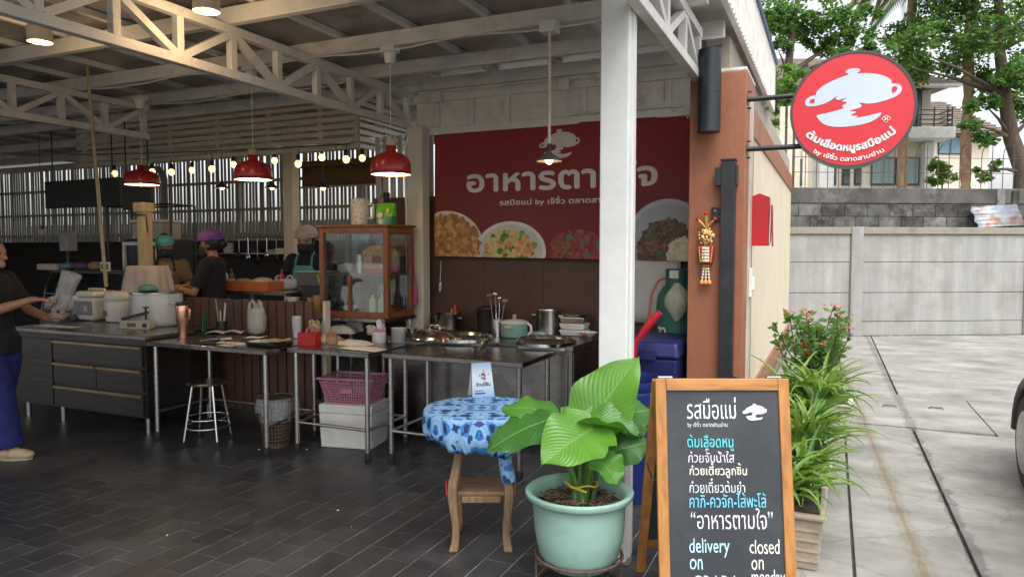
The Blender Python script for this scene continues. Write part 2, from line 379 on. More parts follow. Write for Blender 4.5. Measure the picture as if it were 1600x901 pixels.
for k, (nv, d, x, y) in enumerate(cand):
    dz = random.uniform(-.0005, .0006); ti = random.choice((0,0,1,1,2))
    if k < 300 and not nv:
        o = bpy.data.objects.new('tile', TM[ti]); link(o, fl); o.location = (x, y, dz); o.rotation_euler = (random.gauss(0,.002), random.gauss(0,.0025), random.gauss(0,.004))
    elif x > -12.5 or y < 6:
        a, b = (PW-G)/2, (PL-.004)/2
        rest.add([(x-a,y-b,dz),(x+a,y-b,dz),(x+a,y+b,dz),(x-a,y+b,dz)], [(0,1,2,3)], ti)
stuff(build(rest, 'distant_tiles', TILES, fl, fix=False))
# bits of litter and dust on the floor
for (u, v, r) in ((261,836,.006),(528,797,.007),(549,823,.003),(480,702,.008),(405,702,.008)):
    p = gz(u, v); lit = MB().prism([(r*random.uniform(.7,1.2)*math.cos(a*1.05), r*random.uniform(.5,1)*math.sin(a*1.05)) for a in range(6)], 0, .004, 'z')
    tag(build(lit, 'litter_scrap', PAPER, loc=(p.x, p.y, .001)), 'tiny pale scrap of litter on the dark tiled floor', 'litter', 'scraps on the tiled floor')

# ================================================================== CANOPY
ZB0, ZB1 = 2.69, 3.04
roof = thing('canopy_roof', 'open white steel canopy roof with trusses and foil lined sheets over the stall', 'roof', (-3.7, 3.5, 2.69))
def rp(mb): return mb.xf(Matrix.Translation((3.7, -3.5, -2.69)))
def truss(x, y0, y1, sp=.43, par=0):
    t = build(rp(MB().box(x-.03,x+.03,y0,y1,ZB0,ZB0+.06).box(x-.03,x+.03,y0,y1,ZB1-.06,ZB1)), 'truss', WHITEM, roof, bevel=.004)
    n = int((y1-y0)/sp)
    for i in range(n+1):
        y = y1 - .05 - i*sp
        build(rp(B(x-.025,x+.025,y-.025,y+.025,ZB0+.06,ZB1-.06)), 'strut', WHITEM, t, bevel=.003)
        if i < n:
            a, b = (y-.03, y-sp+.03)
            if (i + par) % 2: a, b = b, a
            build(rp(MB().bar((x,a,ZB0+.062),(x,b,ZB1-.062),.046,.046,(1,0,0))), 'brace', WHITEM, t)
truss(-3.7, -3.5, 5.85); truss(-6.5, -3.5, 5.25, par=1); truss(-.86, 1.0, 5.0, sp=.5)
BEAMY = [-3.4, -2.3, -1.4, -.6, .25, 1.1, 1.95, 2.78, 3.63, 4.5, 5.24, 5.86, 6.9, 7.9, 8.8]
for y in BEAMY:
    x1 = -2.6 if y < 1 else (-.72 if y < 6 else -3.75)
    build(rp(MB().box(-15.5,x1,y-.032,y+.032,ZB1+.002,ZB1+.112)), 'beam', WHITEM, roof, bevel=.006)
    if y > 6: build(rp(MB().box(-1.1,-.72,y-.032,y+.032,ZB1+.002,ZB1+.112)), 'beam', WHITEM, roof, bevel=.006)
x = -.98; k = 0
while x > -13:
    build(rp(MB().box(x-.022,x+.022,.95 if x > -2.6 else -3.5,6.0 if x > -3.75 else 9.2,ZB1+.114,ZB1+.16)), 'purlin', WHITEM, roof, bevel=.003); x -= .62
FOIL = M('foil_insulation', (.52,.49,.47), .3, .5, .25, 2.5, bump=.9, bscale=60, stretch=(1,1,1), rvar=.1)
sh = MB()
def corr(x0, x1, y0, y1, z): sh.box(x0, x1, y0, y1, z, z+.03)
corr(-16,-.68,.9,6.03,ZB1+.163); corr(-16,-2.6,-1.6,.9,ZB1+.1635); corr(-16,-3.74,6.03,9.3,ZB1+.1635); corr(-1.1,-.68,6.03,8.8,ZB1+.163)  # front left sheet is unseen, extended forward to darken the stall
build(rp(sh), 'roof_sheet', FOIL, roof)
build(rp(MB().box(-.6795,-.64,.9,8.8,3.13,3.66)), 'side_fascia', WHITEM, roof, bevel=.004)
rib = MB(); y = 1.0
while y < 8.75: rib.box(-.64,-.632,y,y+.035,3.14,3.65); y += .11
build(rp(rib), 'fascia_rib', WHITEM, roof)
build(rp(MB().box(-.69,-.615,.9,8.82,3.6605,3.72)), 'edge_flashing', M('blue_flashing', (.04,.09,.22), .35, 0, .25, 5), roof, bevel=.008)
# white panelled beam over the banner
pn = build(rp(MB().box(-3.63,-.95,5.875,5.91,2.665,3.041)), 'fascia_panel', WHITEM, roof)
build(rp(MB().box(-3.64,-.95,5.84,5.873,2.93,2.99).box(-3.64,-.95,5.84,5.873,2.625,2.69)), 'fascia_rail', WHITEM, pn, bevel=.003)
for i in range(8): build(rp(B(-3.42+i*.36,-3.375+i*.36,5.85,5.874,2.691,2.929)), 'fascia_stud', WHITEM, pn)
CONDUIT = WHITEP
for bx, by in ((-3.38, 2.96),(-2.12, 2.96)): build(rp(MB().box(bx-.05,bx+.05,5.79,5.838,by-.045,by+.045)), 'junction_box', CONDUIT, pn, bevel=.006)
build(rp(MB().tube([(-3.33,5.82,2.99),(-2.17,5.82,2.99)], .009, 8).tube([(-2.12,5.82,2.915),(-2.12,5.83,2.74),(-2.09,5.83,2.71),(-1.75,5.83,2.71),(-1.6,5.83,2.71),(-1.1,5.83,2.71)], .009, 8)), 'conduit', CONDUIT, pn, smooth=60)

# downlights on the canopy
def downlight(u, v, lab):
    p = gz(u, v, 3.0); t = thing('downlight', lab, 'ceiling light', (p.x, p.y, 3.0))
    build(MB().lathe([(.075,.04),(.075,-.06),(.066,-.06),(.062,-.02),(.0,-.02)], 24), 'housing', CREAM, t, smooth=40)
    build(MB().lathe([(.0,-.0205),(.058,-.0205),(.05,-.04),(.0,-.045)], 20), 'lamp', M('downlight_glow', (.25,.1,.02), .4, emit=(1,.42,.08), es=1.1), t, smooth=60)
    glow(t, (0,0,-.13), 3.0)
    build(MB().tube([(0,0,.04),(0,0,.17)], .012, 8), 'mount', CREAM, t)
downlight(62, 52, 'round downlight glowing amber close beside the long canopy truss')
downlight(322, 2, 'round downlight glowing amber under the foil ceiling sheets')

# white corner posts -----------------------------------------------
p = thing('canopy_post', 'square white steel post standing behind the potted leafy plant', 'post', (-.975, 3.44, 0))
build(B(-.07,.075,-.072,.072,0,3.04), 'shaft', M('white_post_paint', (.72,.73,.72), .42, 0, .08, 4, bump=.1, dirt=((.24,.19,.15), .8, 14, (.66,.72))), p, bevel=.008)
build(MB().box(.0755,.083,-.02,.0,0.01,3.0), 'cable_trunking', WHITEP, p)
build(B(-.1,.1,-.1,.1,.0005,.008), 'base_plate', STEELD, p)
cpx = gy(654, 300, 5.78).x
p = thing('canopy_post', 'white steel post beside the left end of the red banner', 'post', (cpx, 5.78, 0))
build(B(-.085,.085,-.07,.06,0,2.69), 'shaft', CREAM, p, bevel=.008)
build(MB().tube([(-.09,-.075,0.6),(-.09,-.075,1.9),(-.10,-.078,2.5),(-.06,-.078,2.6)], .011, 8), 'conduit', WHITEP, p, smooth=60)
q = gy(455, 300, 6.9)
p = thing('kitchen_post', 'cream steel post with a bracket in the back of the kitchen', 'post', (q.x, 6.9, 0))
build(B(-.075,.075,-.06,.06,0,3.04), 'shaft', CREAM, p, bevel=.006)
build(B(-.2,-.076,-.08,.06,1.5,1.57), 'bracket', CREAM, p, bevel=.004)
q = gy(257, 300, 8.7)
p = thing('drain_pipe', 'grey plastic drain pipe bent at its top in front of the slat fence', 'pipe', (q.x, 8.7, 0))
build(MB().tube([(0,0,0),(0,0,2.75),(-.03,0,2.85),(-.12,0,2.92),(-.4,0,2.95)], .055, 12), 'pipe', M('grey_pvc', (.4,.4,.4), .45), p, smooth=60)
build(MB().lathe([(.062,1.2),(.062,1.28)], 12), 'pipe_collar', M('grey_pvc', (.4,.4,.4), .45), p)

# banner wall -------------------------------------------------------
bw = thing('board_wall', 'dark brown board wall with pale vertical slats on top behind the banner', 'wall', (-2.6, 5.94, 0))
x = -4.15
while x < -1.06:
    build(B(x+2.6,min(x+.6,-1.0)+2.6-.003,-.02,.03,0,2.03), 'board', BROWNW, bw); x += .6
build(B(-1.56,1.6,-.03,.035,2.032,2.06), 'slat_rail', BROWNW, bw)
x = -4.13
SLATC = M('pale_slat', (.5,.47,.4), .6, 0, .1, 3)
while x < -1.0:
    build(B(x+2.6-.027,x+2.6+.027,.0,.02,2.061,2.664), 'slat', SLATC, bw); x += .086
x = gy(600, 280, 6.1).x

# banner ------------------------------------------------------------
BY = 5.845
def rip(x, z):
    return .006*math.sin(x*3.1+z*1.3) + .004*math.sin(z*5-x*2.2) + .0045*noise.noise((x*2.2, z*1.5, 3.))
def bn(u, v): p = gy(u, v, BY); return (p.x, p.z)
BX0, BX1 = bn(680,300)[0], -.98
def bz(x, top):   # the banner hangs a little out of level
    f = (x-BX0)/(BX1-BX0); return (2.65-.02*f) if top else (1.492-.035*f)
BC = (-2.2, BY, 2.05)
def bmap(x, z, e):
    x = min(max(x, BX0), BX1); z = min(max(z, bz(x, 0)), bz(x, 1)); return (x-BC[0], rip(x, z)-.0012-e, z-BC[2])
ban = thing('wall_banner', 'large dark red restaurant banner with white lettering and food pictures', 'banner', BC)
def redmat():
    m = M('red_banner_vinyl', (.19,.011,.017), .45, 0, .1, 2); t = m.node_tree; n = t.nodes; L = t.links
    tr = n.new('ShaderNodeBsdfTranslucent'); tr.inputs[0].default_value = (.6,.03,.035,1); mx = n.new('ShaderNodeMixShader'); mx.inputs[0].default_value = .3
    L.new(n['Principled BSDF'].outputs[0], mx.inputs[1]); L.new(tr.outputs[0], mx.inputs[2]); L.new(mx.outputs[0], n['Material Output'].inputs[0]); return m
mb = MB(); NX, NZ = 90, 40
for j in range(NZ+1):
    for i in range(NX+1):
        x = BX0+(BX1-BX0)*i/NX; z = bz(x,0)+(bz(x,1)-bz(x,0))*j/NZ; mb.v.append((x-BC[0], rip(x,z), z-BC[2]))
mb.add([], [])
for j in range(NZ):
    for i in range(NX): a = j*(NX+1)+i; mb.f.append((a,a+1,a+NX+2,a+NX+1)); mb.mi.append(0)
build(mb, 'sheet', redmat(), ban, smooth=180, fix=False)
BWH = M('banner_print_white', (.66,.62,.58), .5, 0, .05)
x0, z0 = bn(731,301); x1, _ = bn(1026,294); _, z1 = bn(987,248)
build(lettering('อาหารตามใจ', bmap, bold=.0085, fit=(x0,x1,z0+.005,z1), eps=.0003), 'headline_lettering', BWH, ban, fix=False)
x0, z0 = bn(781,323); x1, _ = bn(975,316); _, z1 = bn(850,307)
build(lettering('รสมือแม่ by เจ๊จิ๋ว ตลาดสามย่าน', bmap, bold=.0016, fit=(x0,x1,z0,z1), eps=.0003), 'subtitle_lettering', BWH, ban, fix=False)
lx, lz = bn(874,225)
lg = build(flat([(lx+x*.19, lz+z*.21) for x, z in LOGO], bmap), 'pot_logo', BWH, ban, fix=False)
for h in LHOLES: build(flat([(lx+x*.19, lz+z*.21) for x, z in h], bmap, .001), 'logo_gap', M('red_banner_print', (.19,.011,.017), .45), lg, fix=False)
def blob2(cx, cz, r, n=9, sq=1.): 
    a0 = random.random()*6; return [(cx+r*random.uniform(.65,1.15)*math.cos(a0+k*6.283/n), cz+sq*r*random.uniform(.65,1.15)*math.sin(a0+k*6.283/n)) for k in range(n)]
PXM = .0058     # metres per photo pixel on the banner
def dish(name, u, v, rx, ry, rim, food, n, fr, pal, sz, lay0, fcx=0, fcy=0, under=None):
    cx, cz = bn(u, v); mats = [M('print_%d_%d_%d' % tuple(int(c*200) for c in col), col, .5, 0, .15, 30) for col in pal]
    d = None
    if rim:
        el = [(cx+rx*PXM*math.cos(a*math.pi/24), cz+ry*PXM*math.sin(a*math.pi/24)) for a in range(48)]
        mb = MB().add([bmap(x,z,lay0) for x,z in el]+[bmap(cx,cz,lay0)], [(i,(i+1)%48,48) for i in range(48)])
        el2 = [(cx+(x-cx)*.9, cz+(z-cz)*.9) for x,z in el]
        mb.add([bmap(x,z,lay0+.0004) for x,z in el2]+[bmap(cx,cz,lay0+.0004)], [(i,(i+1)%48,48) for i in range(48)], 1)
        d = build(mb, name, [M('print_plate_%s'%name, rim, .5, 0, .05), M('print_well_%s'%name, [c*.82 for c in rim], .5, 0, .08)], ban, fix=False)
    mb = MB(); el = [(cx+(fcx+rx*fr*random.uniform(.93,1.02)*math.cos(a*math.pi/20))*PXM, cz+(fcy+ry*fr*random.uniform(.93,1.02)*math.sin(a*math.pi/20))*PXM) for a in range(40)]; e = lay0+.0007
    if sz < 8: mb.add([bmap(x,z,e) for x,z in el]+[bmap(cx+fcx*PXM,cz+fcy*PXM,e)], [(i,(i+1)%40,40) for i in range(40)], 0)
    for k in range(n):
        a = random.random()*6.283; r = math.sqrt(random.random())*fr
        x, z = cx+(fcx+rx*r*math.cos(a))*PXM, cz+(fcy+ry*r*math.sin(a))*PXM
        pts = blob2(x, z, sz*PXM*random.uniform(.6,1.3)); e = lay0+.0008+k*.000022
        mb.add([bmap(px,pz,e) for px,pz in pts]+[bmap(x,z,e)], [(i,(i+1)%9,9) for i in range(9)], random.randrange(len(pal)))
    build(mb, name+'_food', mats, d or ban, fix=False)
dish('meat_print', 905, 392, 45, 30, None, 1, 260, 1, [(.22,.02,.02),(.12,.012,.014),(.32,.05,.04),(.2,.03,.03),(.06,.15,.05)], 5, .0012)
dish('omelette_plate_print', 699, 384, 64, 56, (.6,.58,.55), 1, 420, .93, [(.42,.2,.06),(.5,.28,.1),(.36,.15,.04),(.55,.34,.14),(.28,.12,.04)], 4.5, .0012, 0, -2)
dish('shrimp_plate_print', 797, 394, 60, 48, (.55,.56,.55), 1, 250, .74, [(.55,.5,.18),(.14,.26,.06),(.62,.36,.2),(.45,.42,.12),(.06,.14,.04),(.6,.2,.07),(.5,.44,.2)], 5, .0055, 0, -3)
dish('basil_pork_plate_print', 1043, 384, 62, 66, (.42,.47,.54), 1, 420, .66, [(.1,.045,.03),(.16,.07,.045),(.07,.03,.02),(.22,.1,.06),(.05,.13,.04)], 3.4, .0012, -2, -6)
dish('fried_egg_print', 1066, 396, 22, 22, None, 1, 60, .7, [(.7,.66,.5),(.62,.58,.4),(.75,.72,.6)], 9, .012)
dish('small_plate_print', 984, 393, 13, 18, (.36,.33,.5), 1, 30, .6, [(.3,.08,.08),(.4,.15,.1)], 4, .006)
for gx_ in (0, 1):
    for top in (0, 1):
        x = BX0+.02 if not gx_ else BX1-.1; z = bz(x, top)+(-.02 if top else .02)
        build(MB().lathe([(.004,-.0),(.009,0),(.009,.004),(.004,.004)], 12).xf(Matrix.Translation(Vector((x,BY+rip(x,z)-.003,z))-Vector(BC)) @ Matrix.Rotation(rad(90),4,'X')), 'eyelet', CHROME, ban)

# rear slat fence -----------------------------------------------------
fb = thing('slat_fence', 'tall fence of narrow upright slats letting light in behind the kitchen', 'fence', (-10.6, 9.0, 0))
FS = M('fence_slat', (.45,.43,.37), .6, 0, .12, 2.5)
x = -15.5
sm = B(-.021,.021,-.008,.008,1.66,3.09).mesh('slat'); sm.materials.append(FS)
while x < -6.05:
    o = bpy.data.objects.new('slat', sm); link(o, fb); o.location = (x+10.6, random.uniform(-.004,.004), random.uniform(-.012,.012)); o.rotation_euler = (0, random.gauss(0,.004), 0); x += .0745
for z in (1.8, 2.2, 2.66): build(B(-4.95,4.6,.014,.05,z,z+.045), 'rail', FS, fb)
for px in (-12.2, -9.1, -6.6): build(B(px+10.6-.05,px+10.6+.05,.052,.15,0,3.1), 'fence_post', FS, fb)
DARKW = M('dark_kitchen_wall', (.035,.03,.027), .7, 0, .25, 3)
tag(build(B(-15.6,-4.1,8.93,8.985,0,1.70), 'kitchen_back_wall', DARKW), 'dark low wall below the tall slat fence in the kitchen', 'wall')
tag(build(B(-17,-3.9,9.75,9.85,0,2.06), 'neighbour_wall', M('grey_render', (.2,.19,.175), .8, 0, .15, 2)), 'dull rendered wall seen through the gaps of the slat fence', 'wall')
tag(build(B(-15.9,-15.8,.3,9.0,0,3.1), 'shading_end_wall', DARKW), 'unseen dark end wall added to darken the far side of the stall', 'wall')  # out of view, added to keep the left of the floor dark
# hanging slatted screen ---------------------------------------------
hsn = thing('slatted_screen', 'suspended screen of horizontal timber slats turning a corner under the canopy', 'screen', (-6.5, 6.0, 2.58))
SCR = M('screen_slat', (.6,.53,.44), .6, 0, .12, 3, stretch=(1,6,6))
for i in range(8):
    z = i*.071
    for (a, b) in ((-2.2,-1.0),(-1.0,.5),(.5,2.1)):
        dz = random.uniform(-.005,.005); o = build(MB().bar((a,0,z+.025+dz),(b-.004,0,z+.025+dz+random.uniform(-.006,.006)),.018,.043), 'slat', SCR, hsn)
    build(MB().bar((2.11,.0,z+.025),(2.11,1.35,z+.025),.018,.043), 'slat', SCR, hsn)
for x in (-2.1,-1.35,-.6,.15,.9,1.6,2.06): build(B(x-.02,x+.02,.012,.045,-.0,.58), 'upright', SCR, hsn)
for y in (.5, 1.0, 1.3): build(B(2.06,2.098,y-.02,y+.02,-.0,.58), 'upright', SCR, hsn)
# brown roller blind, dark hanging panels
q0, q1 = gy(472, 292, 8.6), gy(592, 255, 8.6)
t = thing('roller_blind', 'brown canvas roller blind hung before the bright kitchen fence', 'blind', ((q0.x+q1.x)/2, 8.6, q0.z)); hw = (q1.x-q0.x)/2; hh = q1.z-q0.z
mb = MB(); 
for i in range(21): x = -hw+2*hw*i/20; mb.v += [(x, .01*math.sin(i*.9), 0), (x, .01*math.sin(i*.9+.4), hh)]
for i in range(20): mb.f.append((2*i,2*i+2,2*i+3,2*i+1)); mb.mi.append(0)
cv = build(mb, 'canvas', M('brown_canvas', (.2,.13,.06), .8, 0, .1), t, smooth=180); sl = cv.modifiers.new('s','SOLIDIFY'); sl.thickness = .006
build(MB().tube([(-hw-.04,0,hh+.04),(hw+.04,0,hh+.04)], .05, 14), 'roll', M('brown_canvas', (.2,.13,.06), .8), t, smooth=60); build(MB().tube([(-hw-.03,0,-.012),(hw+.03,0,-.012)], .015, 8), 'bottom_bar', CREAM, t)
def hang(u0, u1, v0, v1, y, lab, mat):
    a, b = gy(u0, v1, y), gy(u1, v0, y); W, Hh = b.x-a.x, b.z-a.z
    t = thing('menu_board', lab, 'board', ((a.x+b.x)/2, y, a.z))
    build(B(-W/2,W/2,-.02,.03,0,Hh), 'panel', mat, t, bevel=.006)
    for s in (-.4,.4): build(MB().tube([(W*s,0,Hh),(W*s,0,3.04-a.z)], .008, 6), 'hanger', BLACKM, t)
hang(73, 188, 277, 326, 5.9, 'wide black panel hanging above the display case', M('black_board', (.012,.012,.012), .5))
hang(194, 236, 276, 328, 5.75, 'smaller black panel hanging in front of a red lamp shade', M('black_board2', (.018,.018,.018), .45))

# terracotta column ---------------------------------------------------
col = thing('terracotta_column', 'square terracotta painted column carrying the round sign', 'column', (-.725, 5.275, 0))
build(B(-.185,.185,-.275,.275,0,2.74), 'shaft', TERRA, col, bevel=.006)
build(B(-.15,.186,-.27,.275,2.7405,2.765), 'cap', WHITEM, col, bevel=.006)
build(B(.1855,.197,-.06,.1,0.02,2.6), 'corner_trim', M('beige_trim', (.6,.54,.45), .5), col)
rl = thing('gate_rail', 'black steel gate rail bolted upright to the terracotta column', 'rail', (-.64, 4.975, 0))
build(B(-.045,.045,-.05,.022,0,2.14), 'channel', BLACKM, rl, bevel=.004)
build(MB().box(-.085,-.0455,-.045,.023,1.98,2.1).box(.0455,.06,-.055,.015,1.98,2.11).box(-.05,.05,-.054,.02,2.141,2.155), 'top_guide', BLACKM, rl, bevel=.003)
pl = build(B(-.115,-.0455,.005,.022,1.74,1.84), 'mounting_plate', BLACKM, rl, bevel=.003)
for z in (1.765,1.815): build(MB().lathe([(.008,0),(.008,.008)],6,(-.088,0,0)).xf(Matrix.Translation((0,.0045,z)) @ Matrix.Rotation(rad(90),4,'X')), 'bolt', STEELD, pl)
build(MB().tube([(.05,-.02,.60),(.085,-.02,.62),(.1,-.02,.66),(.085,-.02,.69),(.05,-.02,.7)], .012, 8), 'lock_eye', BLACKM, rl)
lp = thing('wall_lamp', 'dark grey cylindrical up and down lamp near the top of the column', 'wall lamp', (-.765, 4.9, 2.33))
GREYM = M('charcoal_aluminium', (.03,.036,.045), .42, .3, .12, 6)
build(MB().lathe([(.068,.004),(.074,.0),(.074,.54),(.066,.545),(.06,.53),(0,.53)], 28).lathe([(0,.02),(.062,.02),(.068,.0)], 28), 'housing', GREYM, lp, smooth=40)
build(MB().lathe([(.0745,.26),(.0752,.262),(.0752,.264),(.0745,.266)], 28, cap=False), 'seam', BLACKP, lp)
build(B(-.04,.04,.07,.1,.18,.36), 'wall_bracket', GREYM, lp)
# round sign ----------------------------------------------------------
SGY = 5.06; sc_ = gy(1330.5, 173.5, SGY); SR = .362
sg = thing('round_sign', 'round red shop sign with white pot and hands logo on two black arms', 'sign', (sc_.x, SGY, sc_.z))
def ydisc(prof, n=72, cap=True): return MB().lathe(prof, n, cap=cap).xf(Matrix.Rotation(rad(90), 4, 'X'))
build(ydisc([(SR*.957,-.055),(SR*.957,.0555),(0,.0555)]), 'face_panel', M('sign_red', (.6,.015,.028), .32, 0, .03, coat=.2), sg, smooth=40)
build(ydisc([(SR*.958,.06),(SR,.06),(SR,-.06),(SR*.958,-.06),(SR*.958,.06)], cap=False), 'rim', M('dark_sign_rim', (.06,.055,.055), .4), sg, smooth=40)
def smap(x, z, e): return (x*SR, -.0575-e, z*SR)
SWH = M('sign_white', (.52,.6,.72), .4, 0, .04); SW2 = M('sign_letter_white', (.85,.85,.84), .4, 0, .03)
lg = build(flat([(x*.765, z*.82+.205) for x, z in LOGO], smap), 'pot_logo', SWH, sg, fix=False)
for h in LHOLES: build(flat([(x*.765, z*.82+.205) for x, z in h], smap, .001), 'logo_gap', M('sign_red', (.6,.015,.028), .32), lg, fix=False)
def arc(a, b):
    def f(x, h, e):
        th = math.atan(2*b*x); return smap(x-h*math.sin(th), a+b*x*x+h*math.cos(th), e)
    return f
build(lettering('ต้มเลือดหมูรสมือแม่', arc(-.725,.55), bold=.008, fit=(-.74,.70,-.03,.155), eps=.0003), 'shop_lettering', SW2, sg, fix=False)
build(lettering('by เจ๊จิ๋ว ตลาดสามย่าน', arc(-.885,.5), bold=.003, fit=(-.60,.52,-.025,.1), eps=.0003), 'byline_lettering', SW2, sg, fix=False)
ch = MB()
for (x, z, r) in ((.50,-.20,.028),(.535,-.175,.03),(.572,-.195,.028),(.535,-.235,.026)):
    ch.tube([smap(x+r*math.cos(a*.7), z+r*math.sin(a*.7), .001) for a in range(10)], .0016, 4)
build(ch, 'chef_hat_outline', SW2, sg)
for z in (sc_.z*0+.125, -.205):
    ax = -.545 - sc_.x
    build(MB().tube([(ax,.0,z),(-math.sqrt(SR*SR-z*z)+.01,.0,z)], .017, 12), 'arm', BLACKM, sg, smooth=60)
    build(MB().lathe([(.04,0),(.04,.008)], 16).xf(Matrix.Translation((ax+.008,0,z)) @ Matrix.Rotation(rad(-90),4,'Y')), 'arm_flange', BLACKM, sg)
    for s in (-1, 1): build(MB().tube([(ax,0.02,z+s*.055),(ax+.028,.02,z+s*.055)], .006, 6), 'anchor_bolt', BLACKM, sg)

# building side wall --------------------------------------------------
sw = thing('corrugated_wall', 'cream corrugated side wall with brown trim behind the round sign', 'wall', (-.7, 9.5, 0))
BEI = M('beige_sheet', (.6,.53,.42), .5, 0, .06, 2, dirt=((.45,.36,.26), .35, 1.2))
mb = MB(); y = -3.95; pts = []
while y < 4.05: pts += [(0.0,y),(0.0,y+.03),(.012,y+.036),(.012,y+.058),(0,y+.064)]; y += .07
n = len(pts); mb.v = [(x,y,.25) for x,y in pts]+[(x,y,2.58) for x,y in pts]; mb.f = [(i,i+1,n+i+1,n+i) for i in range(n-1)]; mb.mi = [0]*len(mb.f)
o = build(mb, 'corrugated_sheet', BEI, sw); sl = o.modifiers.new('s','SOLIDIFY'); sl.thickness = .003; sl.offset = 1
build(B(-.08,-.02,-3.97,4.1,0,3.13), 'core', M('render_core', (.4,.36,.3), .8), sw)
build(B(-.019,.03,-3.97,4.1,2.585,2.84), 'head_trim', TERRA, sw, bevel=.004); build(B(-.019,.035,-3.97,4.1,0,.248), 'skirting', TERRA, sw, bevel=.004)
mbx = thing('letter_box', 'red house shaped letter box with papers sticking out of its open side', 'letter box', (-.5385, 5.42, 1.58))
LBR = M('letter_box_red', (.5,.012,.02), .35, 0, .06, coat=.2)
build(MB().prism([(.0,0),(.125,0),(.125,.345),(.06,.372),(0,.348)], -.06, .06, 'y'), 'box', LBR, mbx, bevel=.003)
build(MB().bar((.131,.0,.02),(.135,0,.27),.09,.008,(1,0,0)), 'letters', PAPER, mbx)
build(MB().bar((.150,.0,-.005),(.140,0,.29),.1,.006,(1,0,0)), 'flap', LBR, mbx)
swb = thing('switch_box', 'small white switch box on the side of the terracotta column', 'switch box', (-.5275, 5.28, 1.22))
build(B(0,.02,-.07,.07,0,.2), 'back_box', WHITEP, swb, bevel=.003); build(B(.02,.036,-.035,.035,.05,.14), 'switch_plate', WHITEP, swb, bevel=.003)
# garland on the column
g0 = gy(1107, 340, 4.98)
ga = thing('flower_garland', 'hanging red and gold jasmine flower garland on the terracotta column', 'garland', (g0.x-.01, 4.975, 1.30))
GOLD = M('gold_trim', (.6,.36,.1), .35, .6, .3, 40); JAS = M('jasmine_white', (.75,.66,.5), .6, 0, .2, 60); REDF = M('red_petal', (.5,.02,.015), .5, 0, .3, 40); ORG = M('marigold', (.75,.28,.03), .6, 0, .3, 60)
mb = MB().prism([(-.045,.16),(.045,.16),(.055,.28),(-.055,.28)], -.03, .018, 'y'); build(mb, 'red_body', REDF, ga, bevel=.01)
mb = MB()
for i in range(3):
    for j in range(5): mb.ball(((i-1)*.016, -.038-(.008 if i==1 else 0), .175+j*.021), .011, .011, .012, 7, 5)
build(mb, 'jasmine_rows', JAS, ga, smooth=180)
mb = MB()
for s in (-1, 1):
    for j in range(6): mb.ball((s*(.034+j*.002), -.035, .17+j*.018), .006, .006, .011, 6, 4)
build(mb, 'gold_edging', GOLD, ga, smooth=180)
mb = MB()
for k in range(70):
    a = random.random()*6.28; r = random.random()**.5; mb.ball((.052*r*math.cos(a), -.012-.03*(1-r*r), .335+.065*r*math.sin(a)), .009, .008, .011, 6, 4, mi=random.choice((0,0,1,2)))
build(mb, 'bead_crown', [GOLD, JAS, ORG], ga, smooth=180)
for a in (-.75, 0, .75):
    d = Vector((math.sin(a), -.1, math.cos(a))); s0 = Vector((0,-.015,.395)); e = s0+d*(.085 if a else .1)
    st = build(MB().tube([s0, s0+d*.04, e], [.009,.012,.009], 8), 'bud_stem', GOLD, ga, smooth=60); build(MB().ball(e, .014, .014, .013, 8, 6), 'bud', REDF, st, smooth=180)
mb = MB()
for s in (-1, 0, 1):
    for j in range(6): mb.ball((s*.012+s*.012*(1-j/6.), -.012, .04+j*.02), .009, .009, .011, 6, 4, mi=1 if j == 5 else 0)
build(mb, 'tassel', [JAS, ORG], ga, smooth=180)
mb = MB()
for s in (-1, 0, 1): mb.ball((s*.026, -.012, .025), .019, .017, .015, 8, 6)
build(mb, 'marigold_ends', ORG, ga, smooth=180)
build(MB().tube([(0,-.005,.39),(0,.02,.44)], .002, 4), 'string', JAS, ga)
# ================================================================== OUTDOORS, behind the sign
W0, W1 = Vector((-.64,13.68,0)), Vector((3.26,15.75,0)); WD = (W1-W0).normalized(); WA = math.atan2(WD.y, WD.x)
def wl(u, off=0.):     # distance along the wall line for a photo column
    d = ray(u, 400); n_ = Vector((-WD.y, WD.x, 0)); t = (W0+n_*off).dot(n_)/d.dot(n_); return (CV+d*t-W0).dot(WD)
pw = thing('panel_wall', 'grey precast concrete panel wall with a post and flat coping', 'wall', tuple(W0), WA)
PCON = M('precast_concrete', (.33,.33,.315), .8, 0, .16, 2.2, bump=.3, bscale=30, dirt=((.2,.195,.17), .75, 1.6), stretch=(2.2,2.2,.25))
xp = wl(1336)
posts = [xp-3.1, xp, xp+3.3, xp+6.5]
zs = [0.0, .26, .78, 1.33, 1.83]
for i, x in enumerate(posts):
    build(B(x-.11,x+.11,-.09,.09,0,1.96), 'post', PCON, pw, bevel=.01)
    if i+1 < len(posts):
        for a, b in zip(zs, zs[1:]): build(B(x+.113,posts[i+1]-.113,-.035,.035,a+.005,b-.005), 'panel', PCON, pw, bevel=.006)
        build(B(x+.113,posts[i+1]-.113,-.075,.075,1.832,1.955), 'coping', M('stained_coping', (.3,.27,.21), .85, 0, .3, 3, bump=.3, dirt=((.1,.09,.07), .7, 3)), pw, bevel=.01)
ms = MB(); x = posts[0]
while x < posts[-1]:
    w_ = random.uniform(.03,.16); d_ = random.uniform(.02,.09); ms.add([(x,-.036,.004),(x+w_,-.036,.004),(x+w_*.9,-.05-d_,.003),(x+w_*.1,-.05-d_*.8,.003),(x+w_*.5,-.036,.02+d_*.5)], [(0,1,2,3)]); x += w_*random.uniform(.8,1.6)
stuff(build(ms, 'moss_line', M('moss', (.1,.12,.04), .95, 0, .4, 12, bump=.6), pw, fix=False))
bl = thing('block_wall', 'weathered grey concrete block wall standing above the panel wall', 'wall', tuple(W0+Vector((-WD.y,WD.x,0))*.55), WA)
